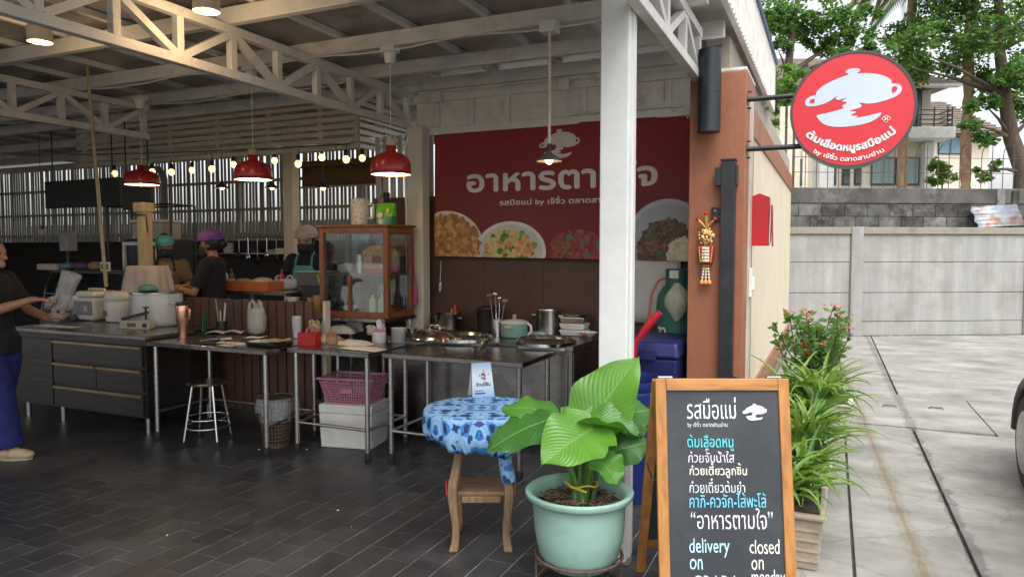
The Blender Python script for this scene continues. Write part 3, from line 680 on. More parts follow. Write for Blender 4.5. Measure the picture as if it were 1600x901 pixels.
BLK = [M('mouldy_block_%d'%i, c, .9, 0, .3, 3.5, bump=.5, bscale=25, dirt=((.028,.026,.023), d, 3.2, (.42,.6))) for i,(c,d) in enumerate([((.15,.147,.14),.95),((.11,.108,.103),1.),((.19,.187,.18),.9)])]
build(B(-4,9.5,-.05,.09,0,1.7), 'wall_core', BLK[1], bl)
for r in range(3):
    x = -1.0-(r % 2)*.22
    while x < 6.6:
        build(B(x+.004,x+.436,-.08,.09,1.702+r*.235,1.702+r*.235+.228), 'block', random.choice(BLK), bl, bevel=.008); x += .44
build(MB().box(-1.2,6.8,-.095,.1,2.412,2.7), 'render_band', M('black_mould_render', (.085,.082,.075), .9, 0, .4, 2.2, bump=.6, bscale=20, dirt=((.16,.155,.14), .8, 2.6, (.5,.64))), bl, bevel=.012)
build(B(wl(1550,.5),wl(1562,.5),-.13,-.096,1.7,2.68), 'pier', BLK[2], bl); build(B(wl(1574,.5),wl(1584,.5),-.14,-.096,1.7,2.66), 'pier', BLK[1], bl)
sp = thing('security_railing', 'thin rusty wire railing with curved spikes on top of the block wall', 'railing', tuple(W0+Vector((-WD.y,WD.x,0))*.6), WA)
RUST = M('rusty_iron', (.09,.06,.05), .8, 0, .3, 20)
x = wl(1238,.6); k = 0
while x < wl(1640,.6):
    build(MB().tube([(x,0,2.7),(x,0,3.3),(x,-.02,3.42),(x,-.09,3.5),(x,-.16,3.5)] if k % 2 else [(x,0,2.7),(x,0,3.55)], .008, 5), 'spike', RUST, sp); x += .215; k += 1
for z in (3.0, 3.28): build(MB().tube([(wl(1238,.6),.01,z),(wl(1640,.6),.01,z)], .006, 5), 'wire', RUST, sp)
# corrugated offcut leaning on the coping
x0, x1 = wl(1524,.2), wl(1597,.2)
mb = MB(); N = 28
for i in range(N+1):
    z = .40*i/N; dy = .007*math.sin(i/N*math.pi*2*4.2)
    for f in (0, .5, 1): mb.v.append((x0+(x1-x0)*f+(.02*math.sin(i*.5) if f == 0 else 0), dy+.22*i/N, z+f*.05))
for i in range(N):
    for f in range(2): a = i*3+f; mb.f.append((a,a+1,a+4,a+3)); mb.mi.append(0)
o = build(mb, 'corrugated_offcut', M('galvanised_rusty', (.27,.3,.34), .45, .4, .2, 5, dirt=((.22,.1,.04), .9, 3, (.5,.62))), smooth=180); sl = o.modifiers.new('s','SOLIDIFY'); sl.thickness = .003
o.location = W0+Vector((-WD.y,WD.x,0))*.16+Vector((0,0,1.957)); o.rotation_euler = (0,0,WA); tag(o, 'piece of rusty corrugated sheet leaning against the block wall', 'metal sheet')

# houses ------------------------------------------------------------
HD = 24.0       # how far down the view the house front stands
def hp(u, v, t=HD): return gt(u, v, t)
hA = math.atan2(RV.y, RV.x)
org = hp(1345, 390); org.z = 0
hs_ = thing('beige_house', 'two storey cream house with tall curtained windows and a balcony', 'house', tuple(org), hA)
ks = HD/FPX
def hx(u): return (u-1345)*ks
def hz(v): return CAM_H + (390.3-v)*ks
HW = M('cream_render', (.7,.64,.53), .8, 0, .07, 1.2); HG = M('window_glass_dark', (.05,.07,.08), .12, 0, .2, 1, spec=.8); HFR = M('dark_window_frame', (.05,.05,.05), .5); HWH = M('house_white', (.72,.72,.7), .6)
CURT = M('aqua_curtain', (.3,.42,.42), .7, 0, .25, 2, stretch=(14,1,.3))
build(B(hx(1150),hx(1447),0,6,0,hz(145)), 'wall', HW, hs_)
def win(u0,u1,v0,v1,mat,parent=hs_,mull=1,frm=HFR,dy=0.):
    f = build(B(hx(u0),hx(u1),-.06+dy,-.002+dy,hz(v1),hz(v0)), 'window', frm, parent)
    n = mull+1; wd = (hx(u1)-hx(u0))/n
    for i in range(n): build(B(hx(u0)+i*wd+.04,hx(u0)+(i+1)*wd-.04,-.075+dy,-.061+dy,hz(v1)+.05,hz(v0)-.05), 'pane', mat, f)
win(1357,1431,247,290,CURT,mull=1); win(1238,1257,250,290,HG,mull=0); win(1291,1303,262,290,HG,mull=0); win(1312,1324,262,290,HG,mull=0); win(1331,1342,262,290,HG,mull=0)
win(1424,1432,140,212,HG,mull=0); win(1240,1256,105,200,HG,mull=0)
build(B(hx(1268),hx(1290),-.5,-.002,0,hz(243)), 'pillar', HWH, hs_, bevel=.02); build(B(hx(1433),hx(1447),-.3,-.002,0,hz(225)), 'pillar', HWH, hs_, bevel=.02)
rail = build(B(hx(1340),hx(1462),-.9,-.002,hz(224),hz(207)), 'balcony_slab', HWH, hs_, bevel=.03)
for i, v in enumerate((203,196,189,182)): build(MB().tube([(hx(1380),-.85,hz(v)),(hx(1457),-.85,hz(v)),(hx(1457),-.1,hz(v))], .02, 5), 'rail', HFR, rail)
for u in (1400,1430,1450,1457): build(MB().tube([(hx(u),-.85,hz(207)),(hx(u),-.85,hz(177))], .025, 5), 'baluster', HFR, rail)
RT = M('roof_tile_grey', (.25,.2,.17), .8, 0, .3, 8)
def roofm(x0,x1,y0,y1,z,h,name,par):
    cx0, cx1, cy = x0+(x1-x0)*.35, x1-(x1-x0)*.35, (y0+y1)/2
    o = build(MB().add([(x0,y0,z),(x1,y0,z),(x1,y1,z),(x0,y1,z),(cx0,cy,z+h),(cx1,cy,z+h)],[(0,1,5,4),(1,2,5),(2,3,4,5),(3,0,4),(0,3,2,1)]), name, RT, par)
    r = 14
    for i in range(r):      # rows of tiles
        f = i/r; a0, a1 = x0+(cx0-x0)*f, x1+(cx1-x1)*f; yy = y0+(cy-y0)*f; zz = z+h*f
        build(B(a0,a1,yy-.06,yy+.1,zz,zz+.05), 'tile_course', RT, o)
    return o
roofm(hx(1150),hx(1472),-.9,6.5,hz(142),1.6,'roof',hs_); build(B(hx(1150),hx(1470),-.92,-.6,hz(147),hz(141.5)), 'eaves_board', HWH, hs_)
org2 = hp(1480, 390, 34); org2.z = 0; ks2 = 34/FPX
h2 = thing('distant_house', 'pale house with a hipped grey tiled roof behind the palm trunk', 'house', tuple(org2), hA)
def h2x(u): return (u-1480)*ks2
def h2z(v): return CAM_H+(390.3-v)*ks2
build(B(h2x(1440),h2x(1540),0,5,0,h2z(212)), 'wall', HW, h2); roofm(h2x(1425),h2x(1560),-.6,5.6,h2z(213),2.1,'roof',h2)
f = build(B(h2x(1460),h2x(1498),-.07,-.002,h2z(242),h2z(216)), 'window', HFR, h2)
for i in range(2): build(B(h2x(1461+i*18.5),h2x(1478+i*18.5),-.085,-.071,h2z(241),h2z(217)), 'pane', M('blue_window', (.16,.3,.36), .2), f)
org3 = hp(1262,390,30); org3.z = 0
h3 = thing('distant_house', 'house roof with brown tiles glimpsed over the sign between leaves', 'house', tuple(org3), hA)
k3 = 30/FPX
build(B(-3,3.4,0,5,0,CAM_H+(390-122)*k3), 'wall', HW, h3); roofm(-3.4,3.6,-.6,5.6,CAM_H+(390-121)*k3,1.3,'roof',h3)
# cream slats of a gate just past the wall corner
cg = thing('picket_gate', 'cream upright slats of a gate behind the round sign', 'gate', tuple(gy(1226, 300, 15.6).xy)+(0,))
for i in range(4): build(B(-.12+i*.15,-.02+i*.15,-.02,.02,0,CAM_H+2.9), 'slat', M('cream_slat', (.68,.6,.48), .5), cg, bevel=.004)
build(B(-.12,.43,.021,.05,2.0,2.1), 'rail', M('cream_slat', (.68,.6,.48), .5), cg)

# trees -------------------------------------------------------------
LEAFS = [leafmat('leaf_a', (.07,.165,.05), .45, .45), leafmat('leaf_b', (.10,.21,.055), .5, .45), leafmat('leaf_c', (.05,.13,.055), .4, .4), leafmat('leaf_d', (.14,.26,.05), .5, .5)]
BARK = M('tree_bark', (.10,.07,.05), .85, 0, .35, 6, bump=.7, bscale=18, stretch=(3,3,.6))
def leafcloud(mb, c, rx, ry, rz, n, size, droop=.3, mats=4):
    for k in range(n):
        d = Vector((random.gauss(0,1), random.gauss(0,1), random.gauss(0,1))).normalized(); r = random.random()**.45
        p = Vector((c[0]+d.x*rx*r, c[1]+d.y*ry*r, c[2]+d.z*rz*r))
        t = Vector((random.gauss(0,1), random.gauss(0,1), random.gauss(-droop,.5))).normalized(); s = t.orthogonal().normalized(); s.rotate(Quaternion(t, random.random()*6.28))
        up = t.cross(s); L_ = size*random.uniform(.7,1.3); W_ = L_*.32
        a, m1, m2, b = p, p+t*L_*.45+s*W_+up*L_*.06, p+t*L_*.45-s*W_+up*L_*.06, p+t*L_
        mb.add([a, m1, b, m2], [(0,1,2),(0,2,3)], random.randrange(mats))
def tree(name, label, base, trunk, clumps, size, tr0, group='trees beyond the wall', mats=None, bark=None):
    t = thing(name, label, 'tree', tuple(base), 0, group)
    tk = build(MB().tube(trunk, [tr0*(1-.75*i/(len(trunk)-1)) for i in range(len(trunk))], 10), 'trunk', bark or BARK, t, smooth=70)
    mb = MB()
    for i, (c, rx, ry, rz, n) in enumerate(clumps):
        # a bough of smaller tufts
        s0 = min(trunk, key=lambda q: (Vector(q)-Vector(c)).length+max(0, q[2]-c[2])*2)
        mid = (Vector(s0)+Vector(c))/2+Vector((0,0,.15*rx))
        build(MB().tube([s0, mid, c], [tr0*.25, tr0*.13, tr0*.03], 6), 'bough', bark or BARK, tk, smooth=70)
        n = int(n*1.3); tufts = max(6, n//55)
        for k in range(tufts):
            d = Vector((random.gauss(0,1), random.gauss(0,1), random.gauss(0,1))).normalized()*random.random()**.4
            cc = (c[0]+d.x*rx*.85, c[1]+d.y*ry*.85, c[2]+d.z*rz*.85); q = rx*random.uniform(.2,.5)
            leafcloud(mb, cc, q, q, q*.75, n//tufts, size)
    stuff(build(mb, 'crown', mats or LEAFS, t, fix=False)); return t
def rel(u, v, t, base): return tuple(gt(u, v, t)-Vector(base))
# big tree on the right
b1 = gt(1590, 390, 20); b1.z = 0
T1 = [(0,0,0),(.05,0,1.6)] + [rel(u,v,20,b1) for u,v in ((1600,270),(1580,215),(1570,150),(1562,80),(1560,-10),(1556,-120))]
def cl(u, v, t, r, n, base, k=1.): return (rel(u,v,t,base), r, r, r*k, n)
C1 = [cl(u,v,20+dz,r,n,b1,.75) for u,v,dz,r,n in ((1420,75,-1,.75,900),(1460,45,0,.8,900),(1440,110,.6,.6,600),(1500,90,1,.8,700),(1480,20,.5,.9,800),(1540,60,-.5,.9,900),(1585,40,0,1,900),(1560,120,.5,.75,800),(1600,110,-1,.8,900),(1590,165,.4,.6,600),(1540,165,-.3,.5,450),(1520,195,-.5,.35,250),(1550,215,-.3,.4,300),(1545,265,-.2,.4,300),(1400,100,0,.5,450),(1400,50,.8,.5,300),(1640,60,0,1.2,900),(1650,160,0,.9,700),(1530,-30,0,1.3,900),(1600,-60,0,1.3,700),(1450,-20,0,.9,500))]
tree('broadleaf_tree', 'big dark green broadleaf tree leaning over the block wall', b1, T1, C1, .125, .3)
b2 = gt(1240, 390, 19); b2.z = 0
T2 = [(0,0,0),(0,0,2)] + [rel(u,v,19,b2) for u,v in ((1236,230),(1230,120),(1240,30),(1260,-60))]
C2 = [cl(u,v,19+dz,r,n,b2,.7) for u,v,dz,r,n in ((1230,30,0,.75,900),(1265,55,.3,.55,500),(1300,25,-.2,.7,800),(1335,55,.2,.6,700),(1325,90,-.3,.45,450),(1360,80,0,.35,260),(1290,75,.3,.4,350),(1355,20,.4,.35,200),(1215,75,0,.4,350),(1200,20,0,.8,500),(1240,-40,0,1.2,700))]
tree('broadleaf_tree', 'mid green broadleaf tree rising behind the roof edge beside the sign', b2, T2, C2, .12, .2)
b3 = gt(1228, 390, 16); b3.z = 0
tree('leafy_bush', 'bright green bushy tree between the roof edge and the sign', b3, [(0,0,0),(0,0,3),rel(1226,170,16,b3),rel(1228,120,16,b3)], [cl(1228,120,16,.45,600,b3),cl(1222,160,16,.35,400,b3),cl(1245,145,16.2,.3,300,b3),cl(1218,190,16,.25,200,b3)], .1, .08, mats=[LEAFS[1],LEAFS[3],LEAFS[3],LEAFS[1]])
b4 = gt(1472, 390, 22.5); b4.z = 0
tree('small_shrub_tree', 'small pale green shrub in front of the distant house wall', b4, [(0,0,0),(0,0,2.2),rel(1472,300,22.5,b4),rel(1472,272,22.5,b4)], [cl(1472,262,22.5,.4,500,b4),cl(1480,275,22.5,.35,350,b4),cl(1462,275,22.4,.3,300,b4)], .1, .06, mats=[LEAFS[1],LEAFS[3],LEAFS[3],LEAFS[3]])
# palm
pb = gt(1504, 390, 21); pb.z = 0
pm = thing('palm_tree', 'tall palm with a straight peeling orange brown trunk', 'tree', tuple(pb), 0, 'trees beyond the wall')
mb = MB(); prev = None; pts = []; rs = []
for i in range(60):
    z = 10.2*i/59; pts.append((.02*math.sin(i*.4), 0, z)); rs.append(.138*(1+.09*math.sin(i*2.1)+.05*random.uniform(-1,1)))
mb.tube(pts, rs, 14)
build(mb, 'trunk', M('palm_bark', (.36,.24,.15), .85, 0, .35, 3, bump=.8, bscale=14, stretch=(2,2,1.5), dirt=((.33,.12,.05), .8, 2.2)), pm, smooth=70)
PF = leafmat('dry_frond', (.16,.14,.09), .3, .6)
def frond(par, base, dirv, ln, drop, mat, dens=34):
    mb = MB(); d = Vector(dirv).normalized(); side = d.cross(Vector((0,0,1))).normalized(); sp_ = []
    for i in range(13):
        f = i/12; sp_.append(Vector(base)+d*ln*f+Vector((0,0,ln*(.25*f-drop*f*f))))
    mb.tube(sp_, [.03*(1-.8*i/12) for i in range(13)], 5)
    for k in range(dens):
        f = .2+.8*k/dens; i = min(11, int(f*12)); q = sp_[i].lerp(sp_[i+1], f*12-i)
        for s in (-1, 1):
            l = .75*(1-abs(f-.55)); dd = (d*.4+side*s*.5+Vector((0,0,-.8))).normalized(); wv = d*.018
            mb.add([q-wv, q+wv, q+dd*l*.6+wv*.8+Vector((0,0,.03)), q+dd*l+Vector((0,0,-.08)), q+dd*l*.6-wv*.8], [(0,1,2,4),(4,2,3)])
    build(mb, 'frond', mat, par, fix=False)
crown_z = 10.2
for k in range(11):
    a = k*.571; frond(pm, (0,0,crown_z), (math.cos(a), math.sin(a), 0), 2.6, .9, LEAFS[0] if k % 3 else PF)
hb_ = rel(1425, -60, 20.5, pb)
pm2 = gt(1421, 390, 20); pm2.z = 0
p2 = thing('palm_tree', 'palm whose grey dry fronds hang down above the round sign', 'tree', tuple(pm2), 0, 'trees beyond the wall')
zt = gt(1421,-80,20).z
build(MB().tube([(.0,3.2,0),(.0,3.0,zt*.6),(0,.6,zt),], [.16,.14,.12], 12), 'trunk', MATS['palm_bark'], p2, smooth=70)
for k in range(12):
    a = k*.5236; frond(p2, (0,.6,zt), (math.cos(a), math.sin(a), 0), 1.7, 1.05, PF, 44)

# ================================================================== PLANTERS ON THE DRIVEWAY
def soilmat(): return M('potting_soil', (.05,.035,.025), .95, 0, .4, 20, bump=.8, bscale=40)
ALOE = [leafmat('aloe_green', (.14,.27,.05), .25, .4), leafmat('aloe_pale', (.21,.34,.08), .3, .4), leafmat('aloe_deep', (.06,.16,.04), .25, .4)]
def aloe_leaf(mb, base, az, el, L_, w_, bend, mi):
    d = Vector((math.cos(az)*math.cos(el), math.sin(az)*math.cos(el), math.sin(el))); h = Vector((math.cos(az), math.sin(az), 0)); s = Vector((-math.sin(az), math.cos(az), 0))
    N = 8; vs = []; p = Vector(base); ang = el
    for i in range(N+1):
        f = i/N; ww = w_*(1-f**1.6)+.001; u_ = Vector((-h.x*math.sin(ang), -h.y*math.sin(ang), math.cos(ang)))
        vs += [p-s*ww+u_*ww*.55, p-u_*ww*.25, p+s*ww+u_*ww*.55]
        p = p+(h*math.cos(ang)+Vector((0,0,math.sin(ang))))*L_/N; ang -= bend/N
    fs = []
    for i in range(N): a = i*3; fs += [(a,a+1,a+4,a+3),(a+1,a+2,a+5,a+4)]
    b = len(mb.v); mb.add(vs, fs, mi)
    for i in range(1, N):      # soft teeth along both edges
        for sd in (0, 2):
            q = Vector(vs[i*3+sd]); o = s*(1 if sd else -1); mb.add([q-d*.004, q+d*.004, q+o*.008+d*.006], [(0,1,2)], mi)
def planter(name, lab, x, y, wx, wy, hh, mat, leaves, group='planters along the driveway', lmin=.3, lmax=.55, rz=0, zsoil=-.03, wl_=.017):
    t = thing(name, lab, 'potted plant', (x, y, .0), rz, group)
    pot = build(MB().frus(wx*.42, wy*.42, wx*.5, wy*.5, .0, hh), 'pot', mat, t, bevel=.01)
    build(MB().frus(wx*.53, wy*.53, wx*.53, wy*.53, hh+.0005, hh+.025), 'pot_rim', mat, pot, bevel=.008)
    build(B(-wx*.45,wx*.45,-wy*.45,wy*.45,hh+.0257,hh+.034), 'soil', soilmat(), t)
    if mat.name.startswith('woven'):
        for sx in (-1, 1):
            for zz in range(1, 5): build(MB().bar((sx*wx*.5*(.84+.16*zz/5)+sx*.002,-wy*.43,zz*hh/5),(sx*wx*.5*(.84+.16*zz/5)+sx*.002,wy*.43,zz*hh/5),.006,.012), 'rib', mat, pot)
        for sy in (-1, 1):
            for zz in range(1, 5): build(MB().bar((-wx*.43,sy*wy*.5*(.84+.16*zz/5)+sy*.002,zz*hh/5),(wx*.43,sy*wy*.5*(.84+.16*zz/5)+sy*.002,zz*hh/5),.006,.012), 'rib', mat, pot)
    if leaves:
        for r in range(leaves):      # rosettes
            mb = MB(); bx, by = random.uniform(-.4,.4)*wx, random.uniform(-.42,.42)*wy
            for k in range(random.randint(15,20)):
                az = k*2.4+random.uniform(-.3,.3); el = rad(random.uniform(48,86)); aloe_leaf(mb, (bx+.02*math.cos(az), by+.02*math.sin(az), hh+.03+.004*k), az, el, random.uniform(lmin,lmax), random.uniform(.8,1.2)*wl_, random.uniform(.9,2.3), random.choice((0,0,1,1,2)))
            build(mb, 'rosette', ALOE, t, smooth=180, fix=False)
    return t
WOV = M('woven_beige_planter', (.4,.33,.25), .75, 0, .15, 8, bump=.4, bscale=60); WPOT = M('white_clay_pot', (.6,.57,.52), .6, 0, .12, 4, dirt=((.3,.25,.18), .5, 4))
planter('aloe_planter', 'spiky bright green aloe in a beige ribbed planter beside the chalkboard', -.14, 3.85, .26, .45, .26, WOV, 7, lmin=.26, lmax=.44)
planter('aloe_planter', 'arching bright green aloe in a pale square pot behind the beige planter', -.13, 4.65, .3, .45, .3, WPOT, 7, lmin=.28, lmax=.48)
planter('aloe_planter', 'upright toothed aloe in a white pot next to the flowering shrub', -.16, 5.4, .32, .5, .36, WPOT, 6, lmin=.32, lmax=.55, wl_=.022)
# crown of thorns shrub
ct = planter('flowering_shrub', 'thorny shrub with small red flowers in a white pot by the cream wall', -.08, 6.45, .5, .5, .3, WPOT, 0)
SB = M('thorny_stem', (.12,.09,.07), .8, 0, .3, 20, bump=.4); SL = [LEAFS[1], leafmat('shrub_leaf', (.06,.17,.03), .35), LEAFS[3]]; RFL = M('red_flower', (.66,.13,.09), .5, 0, .3, 30)
lf = MB(); fw = MB()
for k in range(34):
    a = k*2.4; e = random.uniform(.1,1.); b = Vector((random.uniform(-.12,.12), random.uniform(-.12,.12), .33)); d = Vector((math.cos(a)*e*.75, math.sin(a)*e*.75, 1)).normalized(); Ln = random.uniform(.35,.72)
    pts = [b, b+d*Ln*.5+Vector((0,0,-.02)), b+d*Ln+Vector((0,0,.05))]; build(MB().tube(pts, [.009,.006,.004], 6), 'stem', SB, ct)
    for j in range(40):
        f = random.random()**.7*.8+.2; q = Vector(pts[0]).lerp(Vector(pts[2]), f); az = random.random()*6.28; el = random.uniform(-.2,.9)
        t_ = Vector((math.cos(az)*math.cos(el), math.sin(az)*math.cos(el), math.sin(el))); s_ = t_.orthogonal().normalized(); l = random.uniform(.045,.085)*(1.15 if f > .85 else 1)
        lf.add([q, q+t_*l*.6+s_*l*.26, q+t_*l, q+t_*l*.6-s_*l*.26], [(0,1,2),(0,2,3)], random.randrange(3))
    if random.random() < .55:
        for j in range(6): fw.ball(Vector(pts[2])+Vector((random.gauss(0,.022), random.gauss(0,.022), random.uniform(.01,.05))), .012, .012, .006, 6, 3)
stuff(build(lf, 'foliage', SL, ct, fix=False)); stuff(build(fw, 'flowers', RFL, ct, smooth=180))

# parked car at the edge of the driveway ------------------------------
pc = gz(1590, 768)
cx_ = gy(1589, 600, 5.75).x; car = thing('parked_car', 'dark silver car whose rounded wheel arch shows beside the driveway joint', 'car', (cx_+.9, 4.1, 0))
CP = M('silver_car_paint', (.32,.32,.33), .28, .7, .04, coat=.6)
secs = []      # body sections front (+Y) to back, half widths and heights
prof = [(2.15,.55,.62),(2.05,.78,.78),(1.7,.86,.92),(1.0,.89,1.0),(.3,.9,1.02),(-.6,.9,1.03),(-1.4,.88,1.02),(-1.95,.8,.95),(-2.1,.6,.8)]
mb = MB(); n = 14
for (y, hwid, top) in prof:
    for k in range(n):
        a = math.pi*k/(n-1); cx = math.cos(a); sx = math.sin(a)
        mb.v.append((hwid*math.copysign(abs(cx)**.35, cx), y, .22+(top-.22)*abs(sx)**.35))
m_ = len(prof)
for i in range(m_-1):
    for k in range(n-1): a = i*n+k; mb.f.append((a,a+1,a+n+1,a+n)); mb.mi.append(0)
    mb.f.append((i*n+n-1, i*n, (i+1)*n, (i+1)*n+n-1)); mb.mi.append(0)
mb.f.append(tuple(range(n))); mb.f.append(tuple((m_-1)*n+k for k in range(n))[::-1]); mb.mi += [0,0]
build(mb, 'body', CP, car, smooth=50)
build(MB().add([(-.78,1.0,1.0),(.78,1.0,1.0),(.8,-1.7,1.0),(-.8,-1.7,1.0),(-.58,.35,1.45),(.58,.35,1.45),(.6,-1.2,1.45),(-.6,-1.2,1.45)],[(0,1,5,4),(1,2,6,5),(2,3,7,6),(3,0,4,7),(4,5,6,7)]), 'cabin', M('car_glass', (.02,.025,.03), .08, coat=.5), car, bevel=.08)
for (x, y) in ((-.8,1.32),(.8,1.32),(-.8,-1.3),(.8,-1.3)):
    s = 1 if x > 0 else -1
    wh = build(MB().lathe([(.2,-.1),(.3,-.105),(.325,-.06),(.325,.06),(.3,.105),(.2,.1)], 32).xf(Matrix.Translation((x,y,.325)) @ Matrix.Rotation(rad(90),4,'Y')), 'wheel', BLACKR, car, smooth=40)
    build(MB().lathe([(0,.0),(.2,.0),(.2,.02),(.05,.03),(0,.03)], 20).xf(Matrix.Translation((x+s*.1,y,.325)) @ Matrix.Rotation(rad(90)*s,4,'Y')), 'rim', STEELD, wh, smooth=40)
    build(MB().tube([(x+s*.08,y+.39*math.cos(a*math.pi/10),.33+.39*math.sin(a*math.pi/10)) for a in range(11)], .035, 8), 'wheel_arch', BLACKP, wh, smooth=60)
for x in (-.55,.55): build(MB().ball((x,2.07,.62), .14, .06, .07), 'headlight', M('lamp_lens', (.7,.7,.7), .1), car, smooth=180)
# ================================================================== FOREGROUND
# chalkboard --------------------------------------------------------------
CTL, CTR = gt(1023, 591, 3.0), gt(1231, 591, 3.0)
cxr = (CTR-CTL).normalized(); cxr.z = 0; cxr.normalize(); cb = Vector((-cxr.y, cxr.x, 0))    # cb points away from the viewer
CW = (CTR-CTL).length; mid = (CTL+CTR)/2; CH = mid.z; LEAN = .165
cbd = thing('chalkboard', 'wooden A frame chalkboard with handwritten Thai menu on the pavement edge', 'chalkboard', (mid.x, mid.y, 0), math.atan2(cxr.y, cxr.x))
# local frame: x right, y away, z up; front panel leans from (y=0,z=CH) to (y=-LEAN,z=0)
ln = math.hypot(CH, LEAN); dv = Vector((0, -LEAN/ln, -CH/ln)); nv = Vector((0, -CH/ln, LEAN/ln))     # dv runs down the panel, nv faces the viewer
def cp(x, d, e=0.): return Vector((x, 0, CH)) + dv*d + nv*e
def slat(x0, x1, d0, d1, e0, e1): return MB().add([cp(x0,d0,e0),cp(x1,d0,e0),cp(x1,d1,e0),cp(x0,d1,e0),cp(x0,d0,e1),cp(x1,d0,e1),cp(x1,d1,e1),cp(x0,d1,e1)], [(0,1,2,3),(7,6,5,4),(0,4,5,1),(1,5,6,2),(2,6,7,3),(3,7,4,0)])
FW = .045; hw = CW/2
fr = build(slat(-hw,-hw+FW,0,ln,-.012,.012), 'frame_stile', WOODP, cbd, bevel=.003); build(slat(hw-FW,hw,0,ln,-.012,.012), 'frame_stile', WOODP, cbd, bevel=.003)
build(slat(-hw+FW+.0008,hw-FW-.0008,0,.05,-.0115,.0115), 'frame_rail', WOODPH, cbd, bevel=.003); build(slat(-hw+FW+.0008,hw-FW-.0008,ln-.2,ln-.14,-.0115,.0115), 'frame_rail', WOODPH, cbd, bevel=.003)
def slate():
    m = M('slate_board', (.032,.037,.045), .55, 0, .18, 3, bump=.05, bscale=30, dirt=((.075,.085,.095), .55, 2.6)); return m
bd = build(slat(-hw+FW-.004,hw-FW+.004,.046,ln-.145,-.006,.001), 'slate', slate(), cbd)
# rear frame
def rp2(x, d, e=0.): 
    L2 = .36; l2 = math.hypot(CH, L2); return Vector((x, .03, CH-.01)) + Vector((0, L2/l2, -CH/l2))*d + Vector((0, CH/l2, L2/l2))*e
def rs_(x0,x1,d0,d1): return MB().add([rp2(x0,d0,-.01),rp2(x1,d0,-.01),rp2(x1,d1,-.01),rp2(x0,d1,-.01),rp2(x0,d0,.01),rp2(x1,d0,.01),rp2(x1,d1,.01),rp2(x0,d1,.01)], [(0,1,2,3),(7,6,5,4),(0,4,5,1),(1,5,6,2),(2,6,7,3),(3,7,4,0)])
L2 = math.hypot(CH, .36)-.012
for x0 in (-hw-.004, hw-FW+.004): build(rs_(x0, x0+FW, 0, L2), 'rear_leg', WOODP, cbd, bevel=.003)
build(rs_(-hw+FW-.003,hw-FW+.003,L2-.2,L2-.155), 'rear_rail', WOODPH, cbd); build(rs_(-hw+FW-.003,hw-FW+.003,.05,L2-.205), 'rear_slate', slate(), cbd)
for s in (-1,1): build(MB().tube([cp(s*(hw-.002),.42,-.012), (cp(s*(hw-.002),.42,-.012)+rp2(s*(hw-.002),.42))/2+Vector((0,0,-.03)), rp2(s*(hw-.002),.42)], .003, 5), 'chain', STEELD, cbd)
for s in (-1,1): build(MB().tube([cp(s*(hw-.08),-.004,-.03), cp(s*(hw-.02),-.004,-.03)], .008, 8), 'hinge', STEELD, cbd)
cinv = (Matrix.Translation((mid.x,mid.y,0)) @ Matrix.Rotation(math.atan2(cxr.y,cxr.x),4,'Z')).inverted()
def chalkpt(u, v):
    o = cinv @ CV; d = (cinv.to_3x3() @ ray(u, v)); p0 = Vector((0,0,CH)); t = (p0-o).dot(nv)/d.dot(nv); h = o+d*t; return h.x, -(h-p0).dot(dv)
def cmap(x, y, e):      # an unsteady chalk hand
    return cp(x+.0022*noise.noise((x*45, y*45, 1)), -y+.0025*noise.noise((x*40, y*40, 9)), .0022+e)
def chalk(s, box, col, bold=0., name='chalk_lettering'):
    x0, y1 = chalkpt(box[0], box[1]); x1, y0 = chalkpt(box[2], box[3]); x0b, _ = chalkpt(box[0], box[3]); x0 = (x0+x0b)/2
    m = M('chalk_%d_%d_%d' % tuple(int(c*99) for c in col), col, .9, 0, .18, 60)
    build(lettering(s, cmap, bold=bold, fit=(x0,x1,y0,y1), eps=.00018), name, m, bd, fix=False)
CWH = (.78,.8,.8); CCY = (.12,.62,.68); CBL = (.16,.55,.75); CLB = (.45,.72,.82); CCR = (.8,.78,.66); CPK = (.72,.66,.76)
chalk('รสมือแม่', (1073,620,1150,654), CWH, .0)
chalk('by เจ๊จิ๋ว ตลาดสามย่าน', (1074,657,1136,668), CWH, .0)
chalk('ต้มเลือดหมู', (1074,678,1146,704), CCY, .0004)
chalk('ก๋วยจั๊บน้ำใส', (1075,700,1147,722), CPK)
chalk('ก๋วยเตี๋ยวลูกชิ้น', (1077,722,1167,746), CCR, .0004)
chalk('ก๋วยเตี๋ยวต้มยำ', (1077,746,1164,769), (.66,.72,.75))
chalk('คากิ-ควจัก-ไส้พะโล้', (1077,769,1197,792), CBL, .0004)
chalk('“อาหารตามใจ”', (1079,793,1208,826), (.66,.65,.72), .0)
chalk('delivery', (1077,840,1140,870), CLB, .0); chalk('on', (1078,872,1098,889), CLB, .0); chalk('GRAB !', (1083,898,1149,920), CLB, .0)
chalk('closed', (1171,842,1218,864), CCR, .0); chalk('on', (1174,873,1193,889), (.72,.72,.68), .0); chalk('monday', (1174,889,1227,918), (.72,.72,.68), .0)
lx, ly = chalkpt(1179, 643); build(flat([(lx+x*.052, ly+y*.058) for x, y in LOGO], cmap, .0002), 'chalk_pot_drawing', M('chalk_78_79_79', CWH, .9), bd, fix=False)

